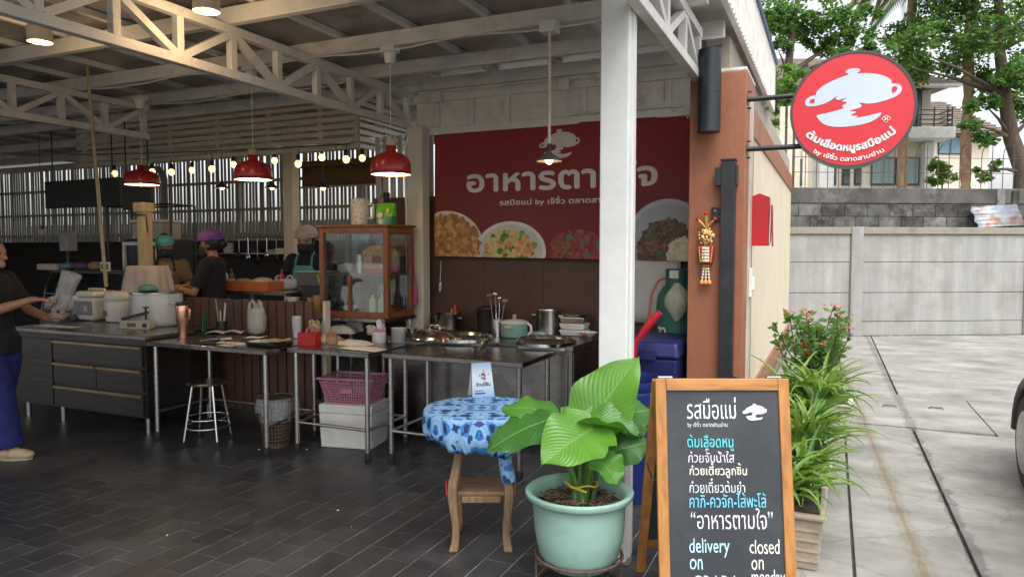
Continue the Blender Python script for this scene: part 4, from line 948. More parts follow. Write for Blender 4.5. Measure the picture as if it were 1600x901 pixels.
# potted philodendron ------------------------------------------------------
PC = gz(905, 775, .42); PC = Vector((PC.x, PC.y, 0))
pp = thing('potted_plant', 'big leaved green plant in a mint green pot on a wire stand', 'potted plant', tuple(PC))
MINT = M('mint_plastic', (.29,.47,.40), .38, 0, .06, 3, dirt=((.17,.25,.2), .55, 5))
RR = .248; ZB = .1
build(MB().lathe([(.11,ZB),(.15,ZB+.012),(.185,ZB+.07),(.205,ZB+.17),(.212,ZB+.28),(.214,ZB+.31),(RR-.008,ZB+.325),(RR,ZB+.335),(RR,ZB+.35),(RR-.012,ZB+.358),(.215,ZB+.348),(.207,ZB+.32),(.2,ZB+.25),(.19,ZB+.15)], 56, cap=False).lathe([(0,ZB),(.11,ZB)], 56), 'pot', MINT, pp, smooth=50)
soil = build(MB().lathe([(.204,ZB+.285),(.15,ZB+.3),(.08,ZB+.305),(0,ZB+.308)], 40, cap=False), 'soil', soilmat(), pp, smooth=180)
mul = MB()
for k in range(420):
    a = random.random()*6.283; r = .195*math.sqrt(random.random()); b = Vector((r*math.cos(a), r*math.sin(a), ZB+.3+random.uniform(0,.018))); az = random.random()*6.28; l = random.uniform(.02,.065)
    d = Vector((math.cos(az), math.sin(az), random.uniform(-.15,.2)))
    e = b+d*l; rr_ = math.hypot(e.x, e.y)
    if rr_ > .2: continue
    mul.bar(b, e, random.uniform(.002,.006), .0015, mi=random.randrange(3))
stuff(build(mul, 'straw_mulch', [M('straw_a', (.2,.13,.08), .9), M('straw_b', (.11,.07,.045), .9), M('straw_c', (.3,.22,.15), .9)], pp, fix=False))
st = build(MB().tube([(.2*math.cos(a*math.pi/24), .2*math.sin(a*math.pi/24), ZB+.055) for a in range(49)], .006, 6), 'stand_ring', M('rusted_wire', (.16,.11,.08), .6, .4, .3, 20), pp, smooth=60)
build(MB().tube([(.2*math.cos(a*math.pi/24), .2*math.sin(a*math.pi/24), .008) for a in range(49)], .006, 6), 'stand_ring', MATS['rusted_wire'], pp, smooth=60)
for k in range(4):
    a = k*math.pi/2+.55; c, s = math.cos(a), math.sin(a); build(MB().tube([(.2*c,.2*s,ZB+.055),(.2*c,.2*s,.008)], .005, 6).tube([(.2*c,.2*s,ZB+.02),(.12*c,.12*s,ZB-.008),(0,0,ZB-.01)], .005, 6), 'stand_leg', MATS['rusted_wire'], pp)
def bigleafmat(name, col, under=False):
    m = leafmat(name, col, .22, .33, .2, dirt=((.16,.13,.04), .8, 11, (.66,.74))); t = m.node_tree; n = t.nodes; L = t.links; p = n['Principled BSDF']
    uv = n.new('ShaderNodeUVMap'); sp = n.new('ShaderNodeSeparateXYZ'); L.new(uv.outputs[0], sp.inputs[0])
    ab = n.new('ShaderNodeMath'); ab.operation = 'ABSOLUTE'; L.new(sp.outputs[0], ab.inputs[0])
    # pale midrib and side veins sweeping forward from it
    sub_ = n.new('ShaderNodeMath'); sub_.operation = 'MULTIPLY_ADD'; sub_.inputs[1].default_value = -.42; L.new(ab.outputs[0], sub_.inputs[0]); L.new(sp.outputs[1], sub_.inputs[2])
    sn = n.new('ShaderNodeMath'); sn.operation = 'MULTIPLY'; sn.inputs[1].default_value = 88; L.new(sub_.outputs[0], sn.inputs[0])
    si = n.new('ShaderNodeMath'); si.operation = 'SINE'; L.new(sn.outputs[0], si.inputs[0])
    mr = n.new('ShaderNodeMapRange'); mr.inputs['From Min'].default_value = .9; mr.inputs['From Max'].default_value = 1.; L.new(si.outputs[0], mr.inputs[0])
    mid_ = n.new('ShaderNodeMapRange'); mid_.inputs['From Min'].default_value = .035; mid_.inputs['From Max'].default_value = .015; L.new(ab.outputs[0], mid_.inputs[0])
    mxm = n.new('ShaderNodeMath'); mxm.operation = 'MULTIPLY_ADD'; mxm.inputs[1].default_value = .3; L.new(mr.outputs[0], mxm.inputs[0]); L.new(mid_.outputs[0], mxm.inputs[2]); mxm.use_clamp = True
    base = p.inputs['Base Color'].links[0].from_socket; mx = n.new('ShaderNodeMixRGB'); mx.inputs[2].default_value = (.2,.36,.1,1); L.new(mxm.outputs[0], mx.inputs[0]); L.new(base, mx.inputs[1]); L.new(mx.outputs[0], p.inputs['Base Color'])
    bp = n.new('ShaderNodeBump'); bp.inputs['Strength'].default_value = .2; bp.inputs['Distance'].default_value = .003; L.new(si.outputs[0], bp.inputs['Height']); L.new(bp.outputs[0], p.inputs['Normal'])
    return m
BLF = [bigleafmat('philodendron_leaf', (.075,.235,.03)), bigleafmat('philodendron_leaf_deep', (.045,.16,.028)), bigleafmat('philodendron_leaf_young', (.11,.29,.035))]
def bigleaf(base, tip, face, wid, mi, sag=.06, fold=.25, curl=0., wave=.012, asym=0., side_off=None):
    """heart shaped blade from the stalk end to the tip; face = rough direction the upper side looks"""
    base = Vector(base); tip = Vector(tip); ax = tip-base; L_ = ax.length; ax.normalize(); nf = Vector(face); nf = (nf-ax*nf.dot(ax)).normalized(); sd = ax.cross(nf)
    NU, NV_ = 22, 10; mb = MB(); uvs = []
    ph = random.random()*6
    for i in range(NU+1):
        f = i/NU
        wv = (math.sin(math.pi*min(1, (f+.02))**.72)**.78)*(1-.18*f) if f < 1 else 0
        wv = max(wv, 0) * wid*.5
        if f < .12: wv = wid*.5*(.42+.9*math.sin(f/.12*math.pi/2)*.62)
        back = (.14*wid if f == 0 else max(0, .14*wid*(1-f/.12)))     # rounded lobes behind the stalk
        c = base+ax*L_*f + nf*(-sag*4*(f-.5)**2*L_ + sag*L_)
        for j in range(-NV_, NV_+1):
            g = j/NV_; a = abs(g)
            q = c + sd*(wv*g*(1+asym*g)) + nf*(fold*wv*a**1.3 - curl*wv*a*a*1.2) - ax*back*a**.7*(1.0) + nf*(wave*math.sin(f*14+ph+(2 if g > 0 else 0))*a**2)
            q += nf*.0016*math.sin((f-.30*a*.42)*62)*min(1, a*3)*(1-f)
            mb.v.append(tuple(q)); uvs.append((g, f))
    W_ = 2*NV_+1
    for i in range(NU):
        for j in range(W_-1): a = i*W_+j; mb.f.append((a,a+1,a+W_+1,a+W_)); mb.mi.append(0)
    me = mb.mesh('leaf', 180, False); ul = me.uv_layers.new(name='UVMap')
    for lp_ in me.loops: ul.data[lp_.index].uv = uvs[lp_.vertex_index]
    o = build(me, 'leaf', BLF[mi], pp); return o
TV = -FV     # towards the viewer
def lp3(u, v, dt): return gt(u, v, 3.27+dt)-PC
leaves = [  # base px, depth, tip px, depth, facing (right, up, viewer), width, material
 ((912,676),.04,(999,556),.08,(-.55,.3,.85),.27,2,.03,.16,0),
 ((927,668),-.10,(845,727),-.28,(-.15,.75,.75),.25,2,.05,.12,0),
 ((858,655),-.02,(756,709),-.10,(-.1,.9,.5),.19,1,.07,.2,.2),
 ((866,650),.08,(783,640),.05,(-.1,.85,.5),.17,0,.12,.25,.35),
 ((912,662),-.06,(1002,684),-.12,(.3,.95,.25),.15,0,.09,.45,-.2),
 ((958,652),.10,(1022,640),.16,(.2,.8,.5),.19,1,.05,.2,.2),
 ((950,708),.04,(1018,690),.10,(.2,.75,.6),.16,1,.05,.2,.15),
 ((932,712),-.12,(966,760),-.22,(.45,.6,.65),.16,0,.06,.2,0),
 ((950,672),.22,(1012,668),.34,(.1,.8,.55),.17,1,.08,.2,.2),
 ((900,690),.16,(850,690),.34,(-.2,.8,.5),.16,1,.08,.2,.2)]
for (bu,bv),bd_,(tu,tv_),td,(fr_,fu,fv_),wd,mi,sag,fold,curl in leaves:
    b_, t_ = lp3(bu,bv,bd_), lp3(tu,tv_,td)
    lf_ = bigleaf(b_, t_, RV*fr_+Vector((0,0,fu))+Vector((TV.x,TV.y,0)).normalized()*fv_, wd*1.3, mi, sag, fold, curl)
    rt = Vector((random.uniform(-.055,.055), random.uniform(-.05,.05), ZB+.3)); ms = rt.lerp(b_, .55)+Vector((0,0,.05))
    build(MB().tube([rt, rt.lerp(ms,.5)+Vector((0,0,.01)), ms, ms.lerp(b_,.6)+Vector((0,0,.012)), b_], [.0145,.012,.0095,.0075,.005], 8), 'stalk', M('leaf_stalk', (.09,.2,.045), .45, 0, .2, 10), pp, smooth=70)
for k in range(3): build(MB().tube([(random.uniform(-.05,.05), random.uniform(-.05,.05), ZB+.3),(random.uniform(-.07,.07), random.uniform(-.05,.05), ZB+.43+random.uniform(0,.07))], [.014,.008], 8), 'stalk', MATS['leaf_stalk'], pp, smooth=70)
YT = M('yellow_tie', (.62,.47,.05), .5)
build(MB().tube([(.075*math.cos(a*.2618)+.01, .06*math.sin(a*.2618), ZB+.385+.006*math.sin(a)) for a in range(25)], .0045, 5), 'yellow_ribbon', YT, pp)
build(MB().bar((-.02,-.07,ZB+.386),(.06,-.075,ZB+.372),.003,.01), 'ribbon_tail', YT, pp)

# small wooden table with a blue cloth ---------------------------------------
TZ = .715; TC = gz(753, 637, TZ); TC.z = 0; TROT = YAW
tb = thing('wooden_stool_table', 'old bare wooden stool with curved legs used as a small table', 'table', tuple(TC), TROT)
TR = .30
build(MB().lathe([(0,TZ-.045),(TR-.03,TZ-.045),(TR-.02,TZ-.038),(TR-.02,TZ-.02),(TR-.03,TZ-.012),(0,TZ-.012)], 48), 'table_top', WOODL, tb, smooth=40)
for sx in (-1, 1):
    for sy in (-1, 1):
        prof = [(.105,TZ-.045,.046,.052),(.112,.55,.038,.046),(.125,.44,.042,.046),(.148,.34,.054,.05),(.146,.27,.05,.05),(.13,.15,.04,.046),(.13,.06,.04,.046),(.142,.0,.052,.054)]
        mb = MB()
        for (o_, z, wx, wy) in prof:
            cx, cy = sx*o_, sy*(o_-.005)
            mb.v += [(cx-wx/2,cy-wy/2,z),(cx+wx/2,cy-wy/2,z),(cx+wx/2,cy+wy/2,z),(cx-wx/2,cy+wy/2,z)]
        for i in range(len(prof)-1):
            for k in range(4): a = i*4; mb.f.append((a+k, a+(k+1)%4, a+4+(k+1)%4, a+4+k))
        mb.f.append((0,1,2,3)); n = len(mb.v); mb.f.append((n-4,n-3,n-2,n-1)); mb.mi = [0]*len(mb.f)
        o = build(mb, 'leg', WOODL, tb, smooth=180); sb = o.modifiers.new('s','SUBSURF'); sb.levels = 1; sb.render_levels = 2; 
        cr = o.modifiers.new('b','BEVEL'); cr.width = .006; o.modifiers.move(1, 0)
build(B(-.125,.125,-.12,.12,.285,.305), 'shelf', WOODL, tb, bevel=.004)
for s in (-1,1): build(B(-.1,.1,s*.12-.012,s*.12+.012,.25,.2845), 'apron_rail', WOODL, tb, bevel=.006)
for (x, z) in ((-.176,.33),(.176,.33)): build(B(x-.003,x+.003,-.155,-.12,z-.03,z+.035), 'red_paint_mark', M('red_paint', (.5,.03,.02), .5), tb)
def clothmat():
    m = bpy.data.materials.new('blue_patterned_cloth'); m.use_nodes = True; t = m.node_tree; n = t.nodes; L = t.links; p = n['Principled BSDF']; p.inputs['Roughness'].default_value = .6
    uv = n.new('ShaderNodeUVMap'); sp = n.new('ShaderNodeSeparateXYZ'); L.new(uv.outputs[0], sp.inputs[0])
    def mth(op, a, b=None):
        x = n.new('ShaderNodeMath'); x.operation = op
        for i, q in enumerate((a, b)):
            if q is None: continue
            if isinstance(q, (int, float)): x.inputs[i].default_value = q
            else: L.new(q, x.inputs[i])
        return x.outputs[0]
    X_, Y_ = sp.outputs[0], sp.outputs[1]; K = 50.
    def wave(a, ph=0):      # triangle wave, so that the level lines are straight
        q = mth('ADD', mth('MULTIPLY', X_, K*math.cos(a)/math.pi), mth('MULTIPLY', Y_, K*math.sin(a)/math.pi)); return mth('SUBTRACT', 1., mth('MULTIPLY', mth('PINGPONG', q, 1.), 2.))
    # lattice of eight-point stars: two overlaid square grids
    A = mth('ADD', wave(0), wave(math.pi/2))
    d1 = mth('ADD', wave(math.pi/4), wave(-math.pi/4)); Kd = mth('MULTIPLY', d1, .8)
    S = mth('ADD', A, Kd)
    P2 = mth('SUBTRACT', mth('ABSOLUTE', mth('ADD', wave(0), mth('MULTIPLY', wave(math.pi/2), -1.))), mth('MULTIPLY', mth('ABSOLUTE', d1), .75))
    r = n.new('ShaderNodeValToRGB'); r.color_ramp.interpolation = 'CONSTANT'; mr = n.new('ShaderNodeMapRange'); mr.inputs['From Min'].default_value = -2.4; mr.inputs['From Max'].default_value = 3.6; L.new(S, mr.inputs[0]); L.new(mr.outputs[0], r.inputs[0])
    cs = [(0,(.012,.035,.16)),(.13,(.05,.22,.55)),(.24,(.26,.48,.76)),(.40,(.16,.42,.74)),(.47,(.3,.53,.8)),(.68,(.03,.17,.52)),(.84,(.02,.30,.72))]
    e = r.color_ramp.elements; e[0].position = 0; e[0].color = (*cs[0][1],1); e[1].position = cs[1][0]; e[1].color = (*cs[1][1],1)
    for po, c in cs[2:]: x = e.new(po); x.color = (*c, 1)
    r2 = n.new('ShaderNodeMath'); r2.operation = 'GREATER_THAN'; r2.inputs[1].default_value = .95; L.new(mth('ABSOLUTE', P2), r2.inputs[0])
    mx = n.new('ShaderNodeMixRGB'); mx.inputs[2].default_value = (.02,.05,.21,1); L.new(r2.outputs[0], mx.inputs[0]); L.new(r.outputs[0], mx.inputs[1]); L.new(mx.outputs[0], p.inputs['Base Color'])
    nz = n.new('ShaderNodeTexNoise'); nz.inputs['Scale'].default_value = 30; bp = n.new('ShaderNodeBump'); bp.inputs['Strength'].default_value = .25; bp.inputs['Distance'].default_value = .01; L.new(nz.outputs[0], bp.inputs['Height']); L.new(bp.outputs[0], p.inputs['Normal'])
    return m
CLM = clothmat()
def clothmesh(R, top, drop, n=120):
    mb = MB(); uvs = []; rings = []
    prof = [(R*k/8, top, R*k/8) for k in range(0, 9)]
    prof += [(R+.006, top-.006, R+.008),(R+.010, top-.02, R+.022)]
    for k in range(1, 9): f = k/8; prof.append((R+.010+.003*math.sin(f*2.6)-.03*max(0,f-.6)/.4, top-.02-drop*f, R+.022+drop*f))
    for (r, z, s) in prof:
        for k in range(n):
            a = k*2*math.pi/n; f = max(0, (top-z)/(drop+.02))
            fold = f*(.007*math.sin(a*17+2*math.sin(a*3))+.007*math.sin(a*31+1.3+3*math.sin(a*5))+.007*noise.noise((math.cos(a)*3, math.sin(a)*3, z*14)))
            flat_ = (1-min(1,f*3))*.0018*noise.noise((r*math.cos(a)*9, r*math.sin(a)*9, 1))
            hem = (.02*math.sin(a*2+.8)+.012*math.sin(a*7))*max(0,f-.6)/.4
            mb.v.append(((r+fold)*math.cos(a), (r+fold)*math.sin(a), z+flat_+hem)); uvs.append((s*math.cos(a), s*math.sin(a)))
    m_ = len(prof)
    for i in range(m_-1):
        for k in range(n): mb.f.append((i*n+k, i*n+(k+1)%n, (i+1)*n+(k+1)%n, (i+1)*n+k)); mb.mi.append(0)
    me = mb.mesh('cloth', 180, False); ul = me.uv_layers.new(name='UVMap')
    for l in me.loops: ul.data[l.index].uv = uvs[l.vertex_index]
    return me
cl_ = thing('table_cloth', 'blue star patterned elastic cloth stretched over the small wooden table', 'tablecloth', (TC.x, TC.y, 0), TROT)
o = build(clothmesh(TR, TZ, .14), 'cloth', CLM, cl_); sl = o.modifiers.new('s','SOLIDIFY'); sl.thickness = .002
o = tag(build(MB().tube([(.113,-.108,.60),(.118,-.113,.52),(.128,-.12,.44),(.146,-.138,.36)], [.036,.034,.036,.037], 12), 'leg_wrap', CLM, loc=tuple(TC), rz=TROT), 'strip of blue patterned cloth wrapped round one stool leg', 'cloth')
ul = o.data.uv_layers.new(name='UVMap')
for l in o.data.loops: v_ = o.data.vertices[l.vertex_index].co; ul.data[l.index].uv = (math.atan2(v_.y+.12, v_.x-.128)*.035, v_.z)
# table tent card
tc_ = gz(752, 618, TZ+.002); tn = thing('tent_card', 'folded blue and white tent card standing on the blue cloth', 'card', (tc_.x, tc_.y, TZ+.003), YAW+.35)
def tentmat():
    m = M('tent_card_print', (.5,.6,.72), .4, 0, .2, 9); n = m.node_tree.nodes; L = m.node_tree.links
    tc0 = n.new('ShaderNodeTexCoord'); sp = n.new('ShaderNodeSeparateXYZ'); L.new(tc0.outputs['Object'], sp.inputs[0]); mr = n.new('ShaderNodeMapRange'); mr.inputs['From Max'].default_value = .2; L.new(sp.outputs[2], mr.inputs[0])
    r = n.new('ShaderNodeValToRGB'); e = r.color_ramp.elements; e[0].color = (.28,.44,.62,1); e[1].color = (.22,.36,.58,1); x = e.new(.35); x.color = (.62,.7,.78,1); x = e.new(.6); x.color = (.66,.72,.8,1); L.new(mr.outputs[0], r.inputs[0]); L.new(r.outputs[0], n['Principled BSDF'].inputs['Base Color']); return m
cw, chh, cdp = .066, .19, .045
build(MB().add([(-cw,-cdp,0),(cw,-cdp,0),(cw*.86,0,chh),(-cw*.86,0,chh),(-cw,-cdp+.002,0),(cw,-cdp+.002,0),(cw*.86,.0015,chh),(-cw*.86,.0015,chh)],[(0,1,2,3),(7,6,5,4),(0,4,5,1),(1,5,6,2),(2,6,7,3),(3,7,4,0)]), 'front_leaf', tentmat(), tn)
build(MB().add([(-cw,cdp,0),(cw,cdp,0),(cw*.86,.003,chh),(-cw*.86,.003,chh),(-cw,cdp-.002,0),(cw,cdp-.002,0),(cw*.86,.0018,chh),(-cw*.86,.0018,chh)],[(0,1,2,3),(7,6,5,4),(0,4,5,1),(1,5,6,2),(2,6,7,3),(3,7,4,0)]), 'rear_leaf', PAPER, tn)
build(MB().add([(cw*.99,-cdp+.004,.002),(cw*.99,cdp-.004,.002),(cw*.86,.0,chh-.004)],[(0,1,2)]), 'side_gusset', PAPER, tn, fix=False)
def tmap(x, y, e): f = y/chh; return (x, -cdp*(1-f)-.0012-e, y)
DKB = M('print_navy', (.03,.07,.25), .5)
build(lettering('ร้านนี้รับ', tmap, bold=.0008, fit=(-.038,.045,.062,.088), eps=.0001), 'card_lettering', M('print_black', (.02,.02,.03), .5), tn, fix=False)
build(flat([(-.05,.018),(.012,.018),(.012,.026),(-.05,.026)], tmap), 'card_line', DKB, tn, fix=False); build(flat([(-.05,.034),(.0,.034),(.0,.038),(-.05,.038)], tmap), 'card_line', DKB, tn, fix=False)
pic = MB()
for k in range(26):
    x, y = random.gauss(.002,.013), random.gauss(.118,.014); g = blob2(x, y, random.uniform(.003,.008)); h = flat(g, tmap, .0002+k*.00002); pic.add(h.v, h.f, random.randrange(4))
build(pic, 'card_picture', [DKB, M('print_peach', (.6,.3,.2), .5), M('print_black', (.02,.02,.03), .5), PAPER], tn, fix=False)
# blue drum, cooler, gas cylinder -------------------------------------------
BLUE = M('blue_plastic', (.008,.02,.13), .38, 0, .12, 4, dirt=((.03,.05,.2), .4, 5))
dp = gy(977, 600, 4.35); dr = thing('blue_drum', 'open blue plastic drum standing behind the white post', 'drum', (dp.x, 4.35, 0))
build(MB().lathe([(.0,.0),(.2,.0),(.205,.05),(.222,.3),(.228,.64),(.232,.66),(.232,.68),(.228,.69),(.24,.70),(.243,.73),(.24,.75),(.228,.75),(.222,.72),(.215,.3),(.2,.03),(0,.02)], 40), 'shell', BLUE, dr, smooth=50)
cpx0 = gy(975, 540, 5.0).x
co_ = thing('cool_box', 'large dark blue lidded plastic cool box beside the terracotta column', 'cool box', (-1.15, 5.2, 0))
build(MB().frus(.18,.30,.2,.33,.0,.80), 'body', M('navy_plastic', (.01,.016,.10), .42, 0, .15, 4), co_, bevel=.02); build(MB().frus(.215,.35,.20,.33,.802,.91), 'lid', M('navy_plastic', (.01,.016,.10), .42), co_, bevel=.02); build(MB().box(-.06,.06,-.365,-.351,.79,.86), 'latch', M('navy_plastic', (.01,.016,.10), .42), co_, bevel=.004)
gq = gy(1060, 450, 5.66); gc = thing('gas_cylinder', 'tall dark green gas cylinder with a collar against the wall', 'gas cylinder', (gq.x, 5.66, 0))
GRN = M('green_enamel', (.02,.13,.11), .42, 0, .2, 5, dirt=((.06,.06,.05), .4, 6))
build(MB().lathe([(.13,0),(.15,.01),(.15,.05),(.165,.07),(.17,.12),(.17,1.1),(.16,1.19),(.12,1.26),(.05,1.28),(0,1.28)], 36), 'tank', GRN, gc, smooth=50)
build(MB().lathe([(.1,1.24),(.1,1.4),(.094,1.4),(.094,1.24)], 28, cap=False), 'collar', GRN, gc, smooth=50); build(MB().tube([(0,0,1.27),(0,0,1.35)], .02, 8).tube([(0,0,1.33),(-.09,-.02,1.33)], .012, 8), 'valve', M('brass', (.5,.35,.12), .35, .9), gc)
build(MB().tube([(-.09,-.02,1.33),(-.15,-.04,1.31),(-.2,-.06,1.2),(-.22,-.07,1.0),(-.22,-.06,.85)], .01, 8), 'hose', M('orange_hose', (.5,.14,.05), .5), gc, smooth=60)
build(lettering('72', lambda x,y,e: (.172*math.sin(x/.172)-.0, -.172*math.cos(x/.172)-e-.001, y), bold=.002, fit=(-.15,-.06,.86,.95)), 'number', PAPER, gc, fix=False)
build(MB().box(-.05,.02,-.1035,-.1015,1.33,1.39), 'label_tag', PAPER, gc)
sb_ = MB(); 
for i in range(9):
    for k in range(14):
        a = k*6.283/14; r = [.02,.05,.075,.085,.088,.082,.066,.04,.01][i]*(1+.12*math.sin(3*a+i)); sb_.v.append((r*math.cos(a), r*.6*math.sin(a), .3-.036*i))
for i in range(8):
    for k in range(14): sb_.f.append((i*14+k, i*14+(k+1)%14, (i+1)*14+(k+1)%14, (i+1)*14+k)); sb_.mi.append(0)
bo = build(sb_, 'hanging_bag', film('bag_film_greenish', (.6,.62,.5), .5), smooth=180, loc=(gq.x+.04, 5.40, 1.0)); tag(bo, 'small clear plastic bag of scraps hung in front of the gas cylinder', 'bag')
q = gy(1010, 450, 5.84); mb = MB()
for i in range(9):
    for j in range(7): x = -.22+.055*i; z = -.27+.09*j; mb.v.append((x, .012*noise.noise((x*9,z*7,0))-.01, z))
for i in range(8):
    for j in range(6): a = i*7+j; mb.f.append((a,a+7,a+8,a+1)); mb.mi.append(0)
o = build(mb, 'plastic_sheet', M('grey_white_sheet', (.5,.5,.5), .5, 0, .08), smooth=180, loc=(q.x+.06, 5.85, q.z-.02)); tag(o, 'crumpled grey white sheet pinned to the wall under the banner', 'sheet'); sl = o.modifiers.new('s','SOLIDIFY'); sl.thickness = .002
# red trolley handle
p0, p1 = gy(1000, 532, 4.85), gy(1038, 490, 4.85)
th = thing('hand_trolley', 'red handled trolley leaning between the blue drum and cool box', 'trolley', (p0.x, 4.72, 0))
rd = Vector((p1.x-p0.x, 0, p1.z)); 
hd = build(MB().tube([(-.03,0,.04),(-.02,0,.6),(0,0,p0.z),((p1.x-p0.x)*.55,0,p0.z+.13),(p1.x-p0.x,0,p1.z+.02)], [.014,.014,.02,.028,.022], 10), 'handle', M('red_plastic', (.5,.015,.03), .35), th, smooth=60)
build(B(-.1,.1,-.03,.16,.02,.04), 'foot_plate', REDP, th)
for s in (-1,1): build(MB().lathe([(.0,-.012),(.05,-.012),(.05,.012),(0,.012)], 16).xf(Matrix.Translation((s*.11,0,.05)) @ Matrix.Rotation(rad(90),4,'Y')), 'wheel', BLACKR, th)
# ================================================================== TABLES AND COUNTERS
def steel_table(x0, x1, y0, y1, h, lab, rail=.22, front=True, grp='steel tables along the stall front'):
    t = thing('steel_table', lab, 'table', ((x0+x1)/2, (y0+y1)/2, 0), 0, grp); a, b = (x1-x0)/2, (y1-y0)/2
    build(MB().box(-a,a,-b,b,h-.035,h), 'table_top', STEELD, t, bevel=.004)
    for sx in (-1,1):
        for sy in (-1,1):
            l = build(MB().tube([(sx*(a-.045),sy*(b-.05),.03),(sx*(a-.045),sy*(b-.05),h-.036)], .019, 14), 'leg', STEEL, t, smooth=60)
            build(MB().lathe([(.024,0),(.026,.01),(.024,.05),(.0195,.055)], 14, (sx*(a-.045),sy*(b-.05),0)), 'foot', BLACKR, l, smooth=40)
        build(MB().tube([(sx*(a-.045),-b+.05,rail),(sx*(a-.045),b-.05,rail)], .0125, 10), 'stretcher', STEEL, t, smooth=60)
    build(MB().tube([(-a+.045,b-.05,rail),(a-.045,b-.05,rail)], .0125, 10), 'stretcher', STEEL, t, smooth=60)
    if front: build(MB().tube([(-a+.045,-b+.05,rail),(a-.045,-b+.05,rail)], .0125, 10), 'stretcher', STEEL, t, smooth=60)
    return t
steel_table(-5.10,-3.84,4.05,4.70,.8,'stainless steel table with a round stool below and papers on top', front=False)
steel_table(-3.80,-3.05,4.24,4.85,.8,'stainless steel table with a pink basket and white box below')
steel_table(-2.98,-1.86,4.31,4.93,.8,'long empty stainless steel table behind the blue cloth table')
# drawer unit
du = thing('drawer_counter', 'dark steel counter with three rows of drawers under the rice cookers', 'counter', (-6.05, 4.45, 0))
DST = M('dark_brushed_steel', (.11,.105,.1), .38, .9, .15, 3, stretch=(1,1,12))
build(B(-.9,.86,-.33,.42,.14,.80), 'carcass', DST, du); build(B(-.92,.88,-.36,.45,.801,.835), 'worktop', STEELD, du, bevel=.004)
HND = M('brass_edge_pull', (.45,.33,.16), .3, .9, .2, 3)
for r, (z0, z1, sp) in enumerate(((.57,.75,1),(.36,.55,2),(.16,.34,1))):
    for k in range(sp):
        a = -.31+k*(1.15/sp); b = a+1.15/sp-.012
        d_ = build(B(a,b,-.355,-.331,z0,z1), 'drawer', DST, du, bevel=.003)
        build(MB().box(a+.005,b-.005,-.372,-.3555,z1-.028,z1-.006), 'pull', HND, d_, bevel=.003)
build(B(-.88,-.34,-.35,-.331,.16,.75), 'door', DST, du, bevel=.003)
for (x, y) in ((-.8,-.28),(.8,-.28),(-.8,.36),(.8,.36),(-.3,-.28)): build(MB().tube([(x,y,0),(x,y,.139)], .022, 10), 'leg', STEEL, du, smooth=60)
# rear cooking counter
rc = thing('cooking_counter', 'stainless cooking counter with sunken round pans under the banner', 'counter', (-2.6, 5.45, 0))
build(B(-.84,.82,-.38,.38,.06,.785), 'body', STEELD, rc); build(B(-.86,.84,-.41,.39,.786,.822), 'worktop', STEELD, rc, bevel=.004)
for x in (-.6,-.2,.2,.6): build(B(x-.19,x+.19,-.396,-.381,.1,.76), 'front_panel', STEELD, rc, bevel=.003)
build(B(.8205,.83,-.36,.36,.1,.76), 'end_panel', STEELD, rc, bevel=.003); build(B(-.8,.78,-.34,.34,0,.059), 'plinth', BLACKP, rc)
for (u, v, r) in ((726,527,.2),(853,533,.21)):
    p = gz(u, v, .84)-Vector((-2.6,5.45,0)); build(MB().lathe([(r*1.12,-.018),(r*1.13,.006),(r*1.02,.026),(r,.024),(r*.97,-.0),(r*.9,-.012),(0,-.014)], 40, (p.x,p.y,.84)), 'round_pan', CHROME, rc, smooth=50)
    build(B(p.x-r*.9,p.x+r*.9,-.425,-.4115,.79,.82), 'pan_trim', WHITEP, rc)
# stand + glass cabinet
gs = steel_table(-4.28,-3.52,5.14,5.66,.95,'tall steel stand carrying the glass fronted cabinet', rail=.3, grp=None)
gc_ = thing('glass_cabinet', 'small reddish wood cabinet with glass sides and shelves', 'cabinet', (-3.87, 5.38, .951))
gw, gd, gh = .345, .19, .80
for sx in (-1,1):
    for sy in (-1,1): build(B(sx*gw-.024,sx*gw+.024,sy*gd-.024,sy*gd+.024,0,gh), 'corner_post', WOODR, gc_, bevel=.003)
for z0, z1 in ((0,.05),(gh-.05,gh)):
    for sy in (-1,1): build(B(-gw+.0245,gw-.0245,sy*gd-.022,sy*gd+.022,z0+.0005,z1-.0005), 'rail', WOODR, gc_)
    for sx in (-1,1): build(B(sx*gw-.022,sx*gw+.022,-gd+.0245,gd-.0245,z0+.001,z1-.001), 'rail', WOODR, gc_)
build(B(-gw-.04,gw+.04,-gd-.04,gd+.04,gh+.0005,gh+.022), 'top_board', WOODR, gc_, bevel=.004)
build(B(-gw+.025,gw-.025,-gd+.023,gd-.023,.01,.03), 'bottom_board', WOODR, gc_); build(B(-gw+.025,gw-.025,-gd+.023,gd-.023,.37,.386), 'shelf', WOODR, gc_)
build(B(-.06,-.035,-gd-.02,-gd+.02,.0505,.369), 'door_stile', WOODR, gc_)
build(B(-gw+.025,gw-.025,-gd-.003,-gd+.001,.051,gh-.051), 'front_pane', CLEAR, gc_); build(B(gw-.003,gw+.001,-gd+.025,gd-.025,.051,gh-.051), 'side_pane', CLEAR, gc_); build(B(-gw-.001,-gw+.003,-gd+.025,gd-.025,.051,gh-.051), 'side_pane', CLEAR, gc_); build(B(-gw+.025,gw-.025,gd-.001,gd+.003,.051,gh-.051), 'back_pane', CLEAR, gc_)
def onc(x, y, z): return (-3.87+x, 5.38+y, .951+z)
